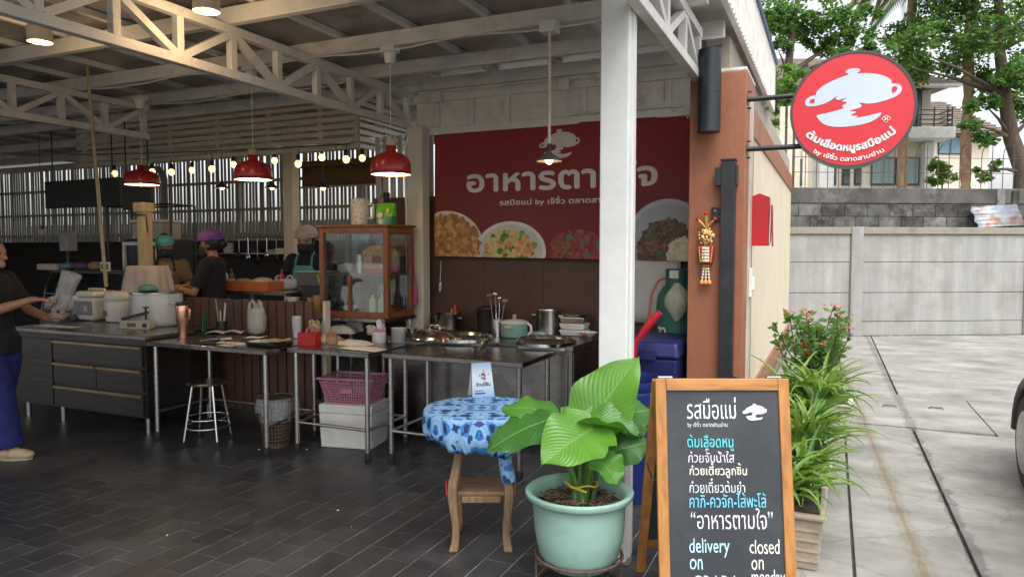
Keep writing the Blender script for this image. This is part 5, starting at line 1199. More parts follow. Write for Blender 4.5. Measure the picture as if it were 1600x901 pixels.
# things inside and on it
bt = thing('bread_bag', 'bag of sliced bread with red and yellow print inside the glass cabinet', 'bread', onc(.14,0,.387))
build(MB().prism([(-.15,0),(.15,0),(.155,.14),(.14,.22),(.05,.255),(-.06,.25),(-.15,.2)], -.07, .07, 'y'), 'loaf', M('bread_print', (.55,.36,.14), .5, 0, .4, 14, dirt=((.35,.03,.03), .9, 16)), bt, bevel=.02)
build(MB().tube([(.02,0,.25),(.04,0,.33),(.05,.02,.38)], [.03,.012,.03], 8), 'twisted_neck', BAG, bt); build(B(-.152,.152,-.0725,-.0712,.0,.045), 'red_band', M('print_red', (.4,.02,.03), .5), bt); build(B(-.03,.06,-.0735,-.0713,.09,.16), 'printed_mark', M('print_brown', (.2,.03,.02), .5), bt)
CER = M('white_ceramic', (.72,.7,.66), .25, 0, .05)
def bowlstack(name, lab, loc, r, n, dz, mat=CER, grp=None):
    t = thing(name, lab, 'bowl', loc, 0, grp)
    for i in range(n): build(MB().lathe([(r*.45,i*dz),(r*.5,i*dz+.004),(r*.85,i*dz+r*.35),(r,i*dz+r*.55),(r*.97,i*dz+r*.55),(r*.8,i*dz+r*.34),(r*.4,i*dz+.012),(0,i*dz+.01)], 24), 'bowl', mat, t, smooth=50)
    return t
bowlstack('stacked_bowls', 'white bowls stacked inside the glass cabinet', onc(-.23,-.02,.387), .075, 3, .02)
def cupt(name, lab, cat, loc, prof, mat, n=24, parts=None, grp=None):
    t = thing(name, lab, cat, loc, 0, grp); build(MB().lathe(prof, n), 'body', mat, t, smooth=50); return t
cupt('steel_cup', 'tall stainless cup inside the glass cabinet beside the bread', 'cup', onc(-.09,.03,.387), [(.05,0),(.05,.17),(.046,.17),(.046,.01),(0,.008)], STEEL)
for i, (x, c) in enumerate(((.03,(.7,.68,.6)),(.13,(.62,.58,.4)))):
    t = thing('sauce_bottle', ('white squeeze bottle' if not i else 'cream squeeze bottle with a long spout')+' on the cabinet floor shelf', 'bottle', onc(x+.05,-.03,.031)); build(MB().lathe([(.032,0),(.035,.01),(.035,.11),(.03,.125),(.014,.13)], 18), 'body', M('squeeze_%d'%i, c, .4), t, smooth=50); build(MB().lathe([(.016,.1305),(.012,.15),(.004,.19 if i else .165)], 12), 'spout', M('squeeze_%d'%i, c, .4), t, smooth=50)
t = thing('plastic_tub', 'shallow clear tub on the left of the cabinet floor', 'tub', onc(-.2,0,.031)); build(MB().lathe([(.06,0),(.075,.05),(.075,.055),(.07,.055),(.055,.006),(0,.005)], 20), 'body', film('tub_film', (.8,.8,.78), .45), t, smooth=50)
t = thing('candy_bag', 'clear bag with pink sweets beside the bread in the cabinet', 'bag', onc(.29,.02,.387)); build(MB().ball((0,0,.11), .045, .06, .11), 'bag', BAG, t, smooth=180); build(MB().ball((0,0,.04), .04, .055, .04), 'sweets', M('pink_sweet', (.65,.12,.3), .5), t, smooth=180)
mg = thing('speckled_mug', 'tall white speckled travel mug with square handle on the cabinet', 'mug', onc(-.05,-.02,.8225))
SPK = M('speckled_ceramic', (.66,.62,.55), .4, 0, .05, 4, dirt=((.14,.08,.05), .95, 42)); build(MB().lathe([(.075,0),(.085,.015),(.088,.2),(.082,.235),(.05,.245),(0,.245)], 28), 'body', SPK, mg, smooth=50)
build(MB().tube([(.085,0,.19),(.13,0,.19),(.14,0,.18),(.14,0,.07),(.13,0,.06),(.085,0,.06)], .012, 8), 'handle', SPK, mg, smooth=60)
pc_ = thing('green_pouch', 'bright green plastic refill pouch on the cabinet', 'pouch', onc(.25,-.05,.8225))
mb = MB(); 
for i in range(9):
    f = i/8; z = .19*f; wv = .075+.02*f; d_ = .045*(1-f)**.7+.003
    for (sx, sy) in ((-1,-1),(0,-1.25),(1,-1),(1,1),(0,1.25),(-1,1)): mb.v.append((sx*wv, sy*d_, z+.004*math.sin(sx*3+i)))
for i in range(8):
    for k in range(6): mb.f.append((i*6+k,i*6+(k+1)%6,(i+1)*6+(k+1)%6,(i+1)*6+k)); mb.mi.append(0 if i > 2 else 1)
mb.f += [tuple(range(6)), tuple(48+k for k in range(6))]; mb.mi += [1,0]
build(mb, 'pouch', [M('lime_green_film', (.16,.5,.03), .3, 0, .2, 12), M('teal_film', (.02,.2,.14), .3, 0, .2, 12)], pc_, smooth=50); build(MB().ball((-.03,-.055,.08), .03, .004, .025), 'printed_badge', PAPER, pc_, smooth=180); build(MB().ball((.045,-.048,.12), .018, .004, .025), 'printed_badge', M('print_yellow', (.6,.55,.2), .5), pc_, smooth=180)
ct_ = thing('carton', 'black and white carton with a slanted roof next to the green pouch', 'carton', onc(.1,.1,.8225)); build(B(-.05,.05,-.05,.05,0,.2), 'body', M('carton_body', (.35,.3,.24), .6), ct_); build(MB().prism([(-.055,.2005),(.055,.2005),(.055,.3)], -.052, .052, 'y'), 'roof', BLACKP, ct_)
t = thing('pink_bag', 'pink plastic bag hanging on the side of the white post', 'bag', (gy(646,450,5.62).x, 5.62, gy(646,480,5.62).z)); build(MB().lathe([(.03,0),(.05,.05),(.048,.16),(.03,.26),(.012,.36),(.004,.42)], 12, sx=.8), 'bag', film('pink_film', (.6,.12,.3), .6), t, smooth=180)
t = thing('hanging_bottle', 'small clear bottle hanging on a string on the brown wall', 'bottle', (gy(687,445,5.85).x, 5.86, gy(687,457,5.86).z)); build(MB().lathe([(.02,0),(.026,.01),(.026,.09),(.012,.12),(.012,.135),(0,.135)], 14), 'bottle', CLEAR, t, smooth=50); build(MB().tube([(0,0,.135),(0,.02,.3)], .003, 5), 'string', PAPER, t)
# brown picket partition --------------------------------------------------
PK = M('brown_picket_paint', (.115,.055,.042), .55, 0, .18, 3, stretch=(6,6,1))
def picket(x0, x1, y, h, lab, z0=.06):
    t = thing('picket_partition', lab, 'partition', ((x0+x1)/2, y, 0)); n = int((x1-x0)/.104); c = (x0+x1)/2
    for i in range(n): build(B(x0-c+i*.104,x0-c+i*.104+.086,-.012,.012,z0,h+random.uniform(-.006,.006)), 'picket', PK, t, bevel=.002)
    for z in (z0+.1, h-.15): build(B(x0-c,x1-c,.013,.045,z,z+.06), 'rail', PK, t)
    build(B(x1-c-.0,x1-c+.03,-.015,.05,0,h+.01), 'end_post', CREAM, t)
PX0 = gy(292, 480, 5.0).x; PX1 = gy(506, 480, 5.0).x; ph = gy(500,472,5.0).z
picket(PX0, PX1, 5.0, ph, 'low dark brown picket partition behind the steel tables')
picket(gy(466,440,5.9).x, gy(516,440,5.9).x, 5.9, gy(490,438,5.9).z, 'short brown picket partition in front of the hairnet cook')
# display case --------------------------------------------------------------
dq0, dq1 = gy(40, 480, 5.0).x, gy(192, 480, 5.0).x
dc = thing('display_case', 'dark curved glass food display case on the far counter', 'display case', ((dq0+dq1)/2, 5.25, .0)); W_ = (dq1-dq0)/2; zt_, zb_ = gy(120,425,5.0).z, .86
build(B(-W_,W_,-.1,.5,0,zb_), 'base', DST, dc); build(B(-W_,W_,.05,.45,zt_-.03,zt_), 'top_slab', BLACKP, dc, bevel=.004); build(B(-W_,W_,.44,.46,zb_,zt_-.031), 'back_panel', BLACKP, dc)
for sx in (-1,1): build(MB().prism([(-.08,zb_+.001),(.44,zb_+.001),(.44,zt_-.031),(.05,zt_-.031),(-.02,zt_-.2)], sx*W_-.01, sx*W_+.01, 'x'), 'end_frame', STEELD, dc)
mb = MB(); pr = [(-.085,zb_+.002),(-.075,zb_+.15),(-.045,zb_+.28),(.0,zt_-.12),(.05,zt_-.035)]
for (y, z) in pr: mb.v += [(-W_+.012,y,z),(W_-.012,y,z)]
for i in range(4): mb.f.append((2*i,2*i+1,2*i+3,2*i+2)); mb.mi.append(0)
build(mb, 'curved_pane', glass('dark_glass', (.55,.58,.58), .16), dc, smooth=180)
def loose(name, lab, cat, loc, mb, mat, smooth=None, bevel=0, rz=0, grp=None):
    o = build(mb, name, mat, None, smooth, bevel, loc=loc, rz=rz); return tag(o, lab, cat, grp)
dcx = (dq0+dq1)/2
for (u, nm, lab, cat, mb, mat) in ((85,'flat_box','pale flat box lying on the display case','box',MB().box(-.17,.17,-.1,.1,0,.07),M('card_pale',(.5,.4,.32),.7)),(107,'cloth_bundle','teal folded cloth on the display case','cloth',MB().ball((0,0,.045),.12,.09,.045),M('teal_cloth',(.1,.22,.26),.8)),(128,'cloth_bundle','purple cloth bundle on the display case','cloth',MB().ball((0,0,.05),.14,.1,.05),M('purple_cloth',(.1,.06,.13),.8)),(150,'food_pack','brown paper food pack on the display case','pack',MB().ball((0,0,.05),.09,.08,.055),M('brown_pack',(.3,.2,.1),.7))):
    loose(nm, lab, cat, (gy(u,420,5.45).x, 5.45, zt_+.001), mb, mat, 180 if 'ball' in str(nm) else None, .01)
t = thing('price_stand', 'small white price frame standing on the display case edge', 'sign', (gy(165,420,5.35).x, 5.35, zt_+.001)); build(B(-.075,.075,-.01,.01,0,.1), 'frame', PAPER, t, bevel=.003); build(B(-.055,.055,-.013,-.0105,.02,.08), 'card', M('dark_card',(.06,.06,.05),.6), t)
# rack frame behind
rk = thing('drying_rack', 'black thin metal rack frame standing behind the display case', 'rack', (dcx-.1, 6.2, 0))
zt2 = gy(60, 328, 6.2).z
for x in (-.75, .35):
    for y in (-.15,.2): build(MB().tube([(x,y,0),(x+.02,y,zt2)], .014, 6), 'upright', BLACKM, rk)
for z in (zt2, 1.0): build(MB().tube([(-.75,-.15,z),(.35,-.15,z),(.35,.2,z),(-.75,.2,z),(-.75,-.15,z)], .012, 6), 'shelf_bar', BLACKM, rk)
t = thing('wall_box', 'light grey electrical box on a stand in the dark kitchen corner', 'box', (gy(105,350,6.0).x, 6.0, 0)); zz = gy(105,392,6.0).z; build(B(-.08,.1,-.06,.06,zz,zz+.25), 'box', M('grey_box',(.34,.35,.37),.5), t, bevel=.008); build(MB().tube([(0,0,0),(0,0,zz-.001)], .02, 8), 'pedestal', BLACKM, t)
# shelf with white trays beside wood post
q = gy(215, 380, 5.9); sf = thing('white_cooler_cabinet', 'small white framed refrigerator cabinet in the dark kitchen', 'cabinet', (q.x+.05, 6.1, 0)); zz = gy(215,374,5.9).z; build(B(-.3,.35,-.2,.25,0,zz), 'carcass', BLACKP, sf, bevel=.01); build(MB().box(-.28,-.24,-.23,-.2005,.3,zz-.03).box(.28,.32,-.23,-.2005,.3,zz-.03).box(-.2395,.2795,-.229,-.2006,zz-.07,zz-.03), 'door_frame', WHITEP, sf)
t = thing('clear_container', 'clear lidded food container on top of the small refrigerator', 'container', (q.x+.08, 6.1, zz+.001)); build(B(-.25,.25,-.15,.15,0,.2), 'box', film('milky_box',(.7,.62,.52),.6), t, bevel=.02); build(B(-.26,.26,-.16,.16,.2005,.235), 'lid', WHITEP, t, bevel=.01)
for k in range(5): build(MB().ball((-.17+k*.085, random.uniform(-.04,.04), .08), .05,.06,.06), 'bread_roll', M('bread_roll',(.5,.3,.16),.7), t, smooth=180)
# wooden post with clamp and pole
q = gy(228, 420, 5.3); wp = thing('timber_post', 'short pale square timber post with a clamp at its top', 'post', (q.x, 5.3, 0)); zz = gy(226,318,5.3).z
PINE = M('pale_pine', (.45,.35,.22), .6, 0, .15, 4, stretch=(6,6,1)); build(B(-.055,.055,-.05,.05,0,zz), 'shaft', PINE, wp, bevel=.004); build(B(-.085,.07,-.07,.07,zz-.09,zz+.01), 'cap', PINE, wp, bevel=.004); build(MB().tube([(-.07,-.065,zz-.12),(.1,-.065,zz-.12),(.12,-.06,zz-.3)], .009, 6), 'clamp', BLACKM, wp)
a_, b_ = gy(134, 78, 4.3), gy(166, 448, 4.3)
loose('bamboo_pole', 'long thin pale pole reaching from the canopy to the counter', 'pole', tuple(b_), MB().tube([Vector((0,0,0)), a_-b_], [.016,.014], 10), PINE, 60)
# cloth draped stack beside the big pot
q = gy(231, 440, 5.02); dq_ = thing('draped_stand', 'pinkish white cloth draped over a box behind the big white pot', 'cloth', (q.x, 5.02, .97))
build(B(-.22,.22,-.1,.12,-.97,0.0), 'pedestal', DST, dq_)
mb = MB(); N = 40
for i, (s, z) in enumerate(((.78,.42),(.8,.415),(.86,.36),(.95,.25),(1.02,.12),(1.06,.0))):
    for k in range(N):
        a = k*6.283/N; rx = .25*s*(abs(math.cos(a))**-1 if abs(math.cos(a)) > abs(math.sin(a)) else abs(math.sin(a))**-1); rx = min(rx, .25*s*1.25); f = i/5*.012*math.sin(k*1.9)
        mb.v.append(((rx+f)*math.cos(a), (rx*.55+f)*math.sin(a), z))
for i in range(5):
    for k in range(N): mb.f.append((i*N+k,i*N+(k+1)%N,(i+1)*N+(k+1)%N,(i+1)*N+k)); mb.mi.append(0)
mb.f.append(tuple(range(N))); mb.mi.append(0); build(mb, 'cloth', M('pinkish_cloth', (.56,.46,.38), .85, 0, .06, 10, bump=.15), dq_, smooth=60)
# appliances on the drawer counter ----------------------------------------
CT = .8352
def oncab(u, v): p = gz(u, v, CT); return (p.x, p.y+.0, CT)
OFFW = M('cooker_white', (.66,.63,.56), .35, 0, .04); GREYC = M('cooker_grey', (.2,.2,.21), .4)
p = gz(140,502,CT)+Vector((-.1,0,0)); r1 = thing('rice_cooker', 'boxy white rice cooker with a grey control panel', 'rice cooker', (p.x, p.y+.16, CT)); build(MB().frus(.13,.14,.15,.15,0,.24), 'body', OFFW, r1, bevel=.035); build(MB().frus(.15,.15,.135,.135,.2405,.3), 'lid', OFFW, r1, bevel=.025); build(B(-.145,.12,-.158,-.142,.06,.2), 'control_panel', GREYC, r1, bevel=.012); build(B(.02,.075,-.163,-.1585,.1,.15), 'display', M('pale_lcd',(.4,.42,.4),.4), r1); build(MB().tube([(-.13,0,.27),(-.12,0,.315),(.12,0,.315),(.13,0,.27)], .012, 8), 'handle', OFFW, r1, smooth=60)
p = gz(183,505,CT)+Vector((-.13,0,0)); r2 = thing('rice_cooker', 'round white rice cooker with smooth sides', 'rice cooker', (p.x, p.y+.15, CT)); build(MB().lathe([(.12,0),(.14,.01),(.155,.1),(.155,.2),(.15,.21),(.155,.215),(.155,.265),(.13,.29),(.05,.305),(0,.305)], 36), 'body', OFFW, r2, smooth=50); build(B(-.05,-.01,-.165,-.15,.07,.12), 'switch', M('brown_switch',(.12,.08,.05),.4), r2)
for s in (-1,1): build(B(s*.165-.02,s*.165+.02,-.03,.03,.2,.225), 'side_handle', OFFW, r2, bevel=.006)
p = gz(240,513,CT)+Vector((-.22,.0,0)); bp_ = thing('enamel_pot', 'huge white enamel pot with steel rim on the counter end', 'pot', (p.x, p.y+.22, CT)); build(MB().lathe([(.2,0),(.215,.01),(.225,.05),(.228,.30),(.226,.305),(.22,.30),(.215,.05),(0,.02)], 44), 'body', M('pale_enamel',(.58,.6,.6),.25,0,.05,4), bp_, smooth=50); build(MB().lathe([(.229,.302),(.238,.308),(.238,.318),(.15,.33),(.0,.335)], 44), 'lid', CHROME, bp_, smooth=50)
for s in (-1,1): build(MB().tube([(s*.225,-.06,.22),(s*.265,-.05,.22),(s*.27,0,.22),(s*.265,.05,.22),(s*.225,.06,.22)], .008, 6), 'handle', STEEL, bp_, smooth=60)
loose('green_rag', 'crumpled mint green rag lying on the big pot lid', 'rag', (p.x+.01, p.y+.12, CT+.337), MB().lathe([(.11,0),(.115,.015),(.09,.045),(.04,.055),(0,.056)], 14, sx=1, sy=.6), M('mint_rag',(.14,.33,.24),.9,0,.2,20,bump=.6), 180)
p = gz(207,514,CT); hs2 = thing('impulse_sealer', 'cream bag heat sealer with a black lever arm', 'sealer', (p.x, p.y+.05, CT), .25); build(MB().prism([(-.15,0),(.15,0),(.15,.06),(.1,.085),(-.15,.075)], -.045, .045, 'y'), 'base', M('sealer_cream',(.5,.46,.36),.45), hs2, bevel=.008); build(MB().bar((-.15,0,.085),(.11,0,.15),.04,.022), 'lever_arm', BLACKP, hs2, bevel=.005); build(MB().tube([(.09,0,.06),(.09,0,.19)], .01, 8).tube([(.09,0,.188),(.09,0,.2)], .024, 10), 'plunger', BLACKP, hs2); build(MB().lathe([(.02,0),(.02,.012)], 14).xf(Matrix.Translation((.11,-.045,.035)) @ Matrix.Rotation(rad(90),4,'X')), 'dial', BLACKP, hs2); build(B(-.07,.02,-.047,-.0455,.02,.055), 'label', M('brown_label',(.12,.1,.08),.5), hs2)
p = gz(115,500,CT); pl_ = thing('plate_stack', 'stack of cream plates on a tray on the counter', 'plates', (p.x, p.y+.12, CT))
build(MB().lathe([(.0,0),(.19,0),(.21,.012),(.205,.015),(.185,.006),(0,.006)], 32), 'tray', STEEL, pl_, smooth=50)
for i in range(8): build(MB().lathe([(.07,.007+i*.012),(.11,.016+i*.012),(.125,.022+i*.012),(.108,.021+i*.012),(0,.015+i*.012)], 28), 'plate', CER, pl_, smooth=50)
p = gz(72,503,CT); loose('food_bowl', 'shallow bowl of chopped red food on the counter', 'bowl', (p.x, p.y+.1, CT), MB().lathe([(.06,0),(.12,.05),(.13,.07),(.12,.068),(.05,.02),(0,.02)], 28), CER, 50)
p = gz(92,510,CT); loose('paper_mat', 'sheet of pale paper lying flat at the counter edge', 'paper', (p.x, p.y, CT+.001), B(-.28,.25,-.06,.06,0,.002), PAPER)
p = gz(93,492,CT); t = thing('soap_bottle', 'pump soap bottle standing behind the plates', 'bottle', (p.x, p.y+.2, CT)); build(MB().lathe([(.035,0),(.038,.01),(.038,.12),(.015,.15)], 16), 'body', film('soap_film',(.6,.62,.6),.6), t, smooth=50); build(MB().tube([(0,0,.15),(0,0,.19),(.04,0,.19)], .008, 6), 'pump', WHITEP, t)
p = gz(270,480,CT); bowlstack('stacked_bowls', 'stack of grey bowls behind the big white pot', (p.x+.12, p.y-.5, CT), .13, 6, .025, M('grey_bowl',(.3,.31,.32),.4))
# on table one ----------------------------------------------------------------
Z1 = .8005
def ont(u, v): p = gz(u, v, Z1); return p
p = ont(280,530); tm = thing('copper_tumbler', 'tall copper tumbler with a black lid on the table corner', 'tumbler', (p.x, p.y+.04, Z1)); COP = M('copper_steel',(.62,.33,.24),.26,.95,.06,3); build(MB().lathe([(.034,0),(.036,.01),(.038,.11),(.052,.15),(.054,.28),(.052,.285),(0,.285)], 30), 'body', COP, tm, smooth=40); build(MB().lathe([(.053,.2855),(.054,.305),(.04,.315),(0,.317)], 30), 'lid', BLACKP, tm, smooth=40); build(MB().tube([(.054,0,.26),(.09,-.01,.26),(.095,-.01,.25),(.09,-.01,.17),(.054,0,.165)], .009, 8), 'handle', COP, tm, smooth=60)
p = ont(312,522); qs = thing('payment_stand', 'green and white payment card stand leaning on the table', 'stand', (p.x, p.y+.05, Z1), .5); build(MB().bar((0,.0,.01),(0,.05,.19),.11,.008,(1,0,0)), 'panel', M('stand_green',(.03,.14,.08),.4), qs, bevel=.002); build(MB().bar((0,.012,.03),(0,.0415,.137),.085,.003,(1,0,0)).xf(Matrix.Translation((0,-.0062,.0017))), 'card', PAPER, qs); build(B(-.06,.06,-.02,.09,0,.008), 'foot', BLACKP, qs)
p = ont(333,520); ut = thing('utensil_holder', 'black holder of pens and scissors on the table', 'holder', (p.x, p.y+.1, Z1)); build(MB().lathe([(.045,0),(.05,.1),(.046,.1),(.042,.006),(0,.005)], 18), 'cup', BLACKP, ut, smooth=50)
for k, (c, l) in enumerate((((.6,.6,.6),.27),((.5,.5,.5),.24),((.55,.1,.1),.17),((.3,.3,.32),.3),((.6,.58,.5),.2))): a = k*1.3; build(MB().tube([(.02*math.cos(a),.02*math.sin(a),.01),(.05*math.cos(a),.04*math.sin(a),l)], .007, 6), 'pen', M('pen_%d'%k, c, .4), ut)
p = ont(352,521); sl_ = MB()
for i in range(9):
    for j in range(6): sl_.v.append((-.17+.042*i, -.08+.03*j, .008+.03*abs(math.sin(i*.8+j*.2))*(.4+.6*i/8)))
for i in range(8):
    for j in range(5): a = i*6+j; sl_.f.append((a,a+6,a+7,a+1)); sl_.mi.append(0)
o = loose('crumpled_paper', 'crumpled pinkish white paper heaped on the table', 'paper', (p.x, p.y+.02, Z1), sl_, M('pinkish_paper',(.66,.6,.6),.75), 35, rz=.35); o.modifiers.new('s','SOLIDIFY').thickness = .003
p = ont(412,541); tr = thing('black_tray', 'black tray holding receipts and papers at the table front', 'tray', (p.x, p.y+.06, Z1), -.05); build(MB().frus(.15,.09,.165,.1,0,.03), 'tray', BLACKP, tr, bevel=.006)
for k, (x, y, a) in enumerate(((-.05,-.01,.2),(.03,.02,-.3),(.08,-.02,.1))): g = MB().box(-.09,.09,-.06,.06,0,.006).xf(Matrix.Translation((x,y,.031+k*.007)) @ Matrix.Rotation(a,4,'Z')); build(g, 'paper', PAPER if k < 2 else M('gold_wrap',(.5,.4,.22),.35,.4), tr)
loose('white_napkin', 'flat white napkin lying beside the black tray', 'napkin', (ont(370,537).x, ont(370,537).y, Z1+.001), MB().prism([(-.14,-.03),(.12,-.05),(.15,.02),(.02,.05),(-.12,.03)], 0, .006, 'z'), PAPER)
for k, (u, v) in enumerate(((414,512),(433,509))):
    p = ont(u, v); t = thing('spice_jar', ('glass spice jar with blue lid and spoon', 'second glass spice jar with blue lid nearer the picket end')[k]+' behind the black tray', 'jar', (p.x, p.y+.0, Z1)); build(MB().lathe([(.03,0),(.035,.01),(.035,.05),(.028,.06)], 16), 'glass', CLEAR, t, smooth=50); build(MB().lathe([(.03,.0605),(.032,.075),(.01,.085),(.012,.1),(0,.102)], 16), 'lid', M('blue_lid',(.12,.2,.4),.4), t, smooth=50); build(MB().ball((0,0,.028), .03,.03,.024, 10, 6), 'spice', M('spice_red',(.25,.06,.03),.8), t)
def carrier(name, lab, loc, sx, sy, sz, mat, grp=None):
    t = thing(name, lab, 'bag', loc, 0, grp); mb = MB(); N = 24
    prof = [(.55,0),(.85,.04),(1,.25),(.97,.5),(.9,.7),(.82,.8)]
    for i, (s, z) in enumerate(prof):
        for k in range(N): a = k*6.283/N; w_ = 1+.09*math.sin(5*a+i*1.7)+.05*math.sin(9*a-i); mb.v.append((sx*s*w_*math.cos(a), sy*s*w_*math.sin(a), sz*z))
    for i in range(5):
        for k in range(N): mb.f.append((i*N+k,i*N+(k+1)%N,(i+1)*N+(k+1)%N,(i+1)*N+k)); mb.mi.append(0)
    mb.f.append(tuple(range(N))); mb.mi.append(0); build(mb, 'bag', mat, t, smooth=60, fix=False)
    for s in (-1,1): build(MB().tube([(s*sx*.75,-sy*.2,sz*.78),(s*sx*.7,-sy*.1,sz*.95),(s*sx*.45,0,sz*1.02),(s*sx*.2,.0,sz*.92),(s*sx*.15,0,sz*.75)], [.02,.014,.012,.014,.02], 6), 'bag_handle', mat, t, smooth=60)
    return t
p = ont(388,523); carrier('carrier_bag', 'clear plastic carrier bag with knotted handles on the table', (p.x, p.y+.1, Z1), .09, .07, .29, film('milky_bag',(.62,.6,.57),.5))
p = ont(370,505); t = thing('water_bottle', 'clear plastic water bottle behind the carrier bag', 'bottle', (p.x, p.y-.1, Z1)); build(MB().lathe([(.035,0),(.04,.01),(.04,.16),(.034,.2),(.014,.235),(.014,.26),(0,.26)], 20), 'bottle', film('bottle_film',(.75,.78,.78),.3,.1), t, smooth=50); build(MB().lathe([(.0405,.06),(.0405,.13)], 20, cap=False), 'label', PAPER, t)
p = ont(476,540); rb = thing('red_box', 'open red paper box holding a roll of tape', 'box', (p.x, p.y+.06, Z1), .2); RBX = M('red_card',(.5,.02,.02),.5); 
for (x0,x1,y0,y1) in ((-.075,.075,-.055,-.052),(-.075,.075,.052,.055),(-.075,-.072,-.0515,.0515),(.072,.075,-.0515,.0515)): build(B(x0,x1,y0,y1,0,.1), 'side', RBX, rb)
build(MB().lathe([(.03,-.015),(.05,-.015),(.05,.015),(.03,.015),(.03,-.015)], 24, cap=False).xf(Matrix.Translation((.02,0,.1)) @ Matrix.Rotation(rad(90),4,'X')), 'tape_roll', M('tape',(.45,.12,.12),.4), rb, smooth=40)
# table two: packs of bags ----------------------------------------------------
for k, (u, v, sx, sy, h, a, lab, mt) in enumerate(((500,535,.13,.1,.05,.1,'pile of clear takeaway bags at the table end','f'),(540,540,.17,.09,.035,-.15,'flat pack of white plastic bags with red print','w'),(556,548,.19,.07,.02,-.12,'thin white foam sheet stack at the table edge','p'),(525,522,.14,.08,.07,.3,'heap of crinkled clear bags with a blue label','f'))):
    p = ont(u, v); mb = MB()
    NN = 10
    for i in range(NN+1):
        for j in range(7):
            x, y = -1+2*i/NN, -1+2*j/6; e = max(abs(x), abs(y)); mb.v.append((x*sx, y*sy, h*(1-e**4)*(1+.3*noise.noise((x*3,y*3,k)))+.002))
    for i in range(NN):
        for j in range(6): q_ = i*7+j; mb.f.append((q_,q_+7,q_+8,q_+1)); mb.mi.append(0)
    o = thing('bag_pile', lab, 'bags', (p.x, p.y+.08, Z1+k*.001), a, 'packs of takeaway bags'); build(mb, 'pile', {'f':film('bag_pile_film',(.62,.57,.5),.75),'w':M('white_film',(.68,.66,.62),.35,0,.08,14,bump=.5,bscale=30),'p':M('foam_sheet',(.66,.64,.58),.6)}[mt], o, smooth=50)
    if k == 1: build(B(-.11,-.03,-.06,-.03,h+.004,h+.006), 'red_print', M('print_red',(.4,.02,.03),.5), o)
    if k == 3: build(B(-.03,.06,-.03,.01,h+.006,h+.009), 'blue_label', M('print_blue',(.06,.16,.35),.5), o)
p = ont(567,515); t = thing('desk_calendar', 'small white desk calendar box leaning before the glass cabinet', 'calendar', (p.x, p.y-.12, Z1)); build(MB().prism([(-.08,0),(.08,0),(.08,.16),(-.08,.17)], -.02, .02, 'y'), 'block', PAPER, t, bevel=.002); build(B(-.078,.078,-.0225,-.0205,.14,.15), 'header', M('print_dark',(.1,.05,.05),.5), t)
p = ont(590,537); t = thing('tissue_holder', 'pink floral tissue holder with a tissue sticking out', 'tissue', (p.x-.02, p.y+.05, Z1)); build(MB().lathe([(.05,0),(.055,.01),(.055,.08),(.03,.1),(0,.1)], 20), 'holder', M('clear_tub_white',(.62,.58,.6),.4), t, smooth=50); mb = MB()
for k in range(22): a = random.random()*6.28; mb.ball((.042*math.cos(a), .042*math.sin(a), .095+random.uniform(0,.03)), .016,.016,.012, 6, 4)
stuff(build(mb, 'pink_ruffle', M('pink_ruffle',(.62,.32,.45),.7), t, smooth=180)); build(MB().add([(-.02,0,.11),(.02,.01,.11),(.03,0,.165),(.005,.0,.2),(-.03,.005,.175)],[(0,1,2,3,4)]), 'tissue', PAPER, t)
p = ont(619,536); t = thing('clear_tubs', 'stack of round clear plastic tubs at the table corner', 'tubs', (p.x-.03, p.y+.08, Z1))
for i in range(7): build(MB().lathe([(.052,i*.015),(.06,i*.015+.022),(.063,i*.015+.024),(.058,i*.015+.02),(0,i*.015+.003)], 24), 'tub', film('tub_film2',(.75,.75,.75),.5), t, smooth=50)
# under the tables --------------------------------------------------------------
a0, a1 = gz(490,697,0), gz(572,703,0); sx = (a1-a0).length/2; c_ = (a0+a1)/2+Vector((.02,.17,0)); ang = math.atan2(a1.y-a0.y, a1.x-a0.x)
ft = thing('foam_box', 'white polystyrene box with a lid under the steel table', 'foam box', tuple(c_), ang); FOAM = M('polystyrene',(.72,.71,.67),.75,0,.06,8,bump=.2,bscale=90,dirt=((.5,.46,.38),.3,5)); build(MB().frus(sx*.95,.16,sx,.17,0,.27), 'box', FOAM, ft, bevel=.012); build(MB().frus(sx*1.0,.172,sx*1.0,.172,.271,.345), 'lid', FOAM, ft, bevel=.012)
pb_ = thing('pink_basket', 'pink perforated plastic basket standing on the white foam box', 'basket', (c_.x,c_.y,.3455), ang); PKM = M('pink_plastic',(.52,.2,.30),.4,0,.08,5)
hx0, hy0, hx1, hy1, bh = .17,.12,.225,.155,.19
def lat(z): f = z/bh; return hx0+(hx1-hx0)*f, hy0+(hy1-hy0)*f
build(B(-hx0,hx0,-hy0,hy0,0,.006), 'base', PKM, pb_)
for sy in (-1,1):
    mb = MB()
    for k in range(19):
        f = -1+2*k/18; mb.bar((f*hx0,sy*hy0,.0),(f*hx1,sy*hy1,bh),.006,.004,(0,1,0))
        if k < 18:
            for dz in range(2): pass
    for z in [bh*i/9 for i in range(10)]: lx_, ly_ = lat(z); mb.bar((-lx_,sy*ly_,z),(lx_,sy*ly_,z),.004,.0055)
    lx_, ly_ = lat(.1); mb.box(-.05,.05,sy*ly_-.004,sy*ly_+.004,.085,.12)
    stuff(build(mb, 'lattice_side', PKM, pb_))
for sx_ in (-1,1):
    mb = MB()
    for k in range(13): f = -1+2*k/12; mb.bar((sx_*hx0,f*hy0,.0),(sx_*hx1,f*hy1,bh),.006,.004,(1,0,0))
    for z in [bh*i/9 for i in range(10)]: lx_, ly_ = lat(z); mb.bar((sx_*lx_,-ly_,z),(sx_*lx_,ly_,z),.004,.0055)
    stuff(build(mb, 'lattice_side', PKM, pb_))
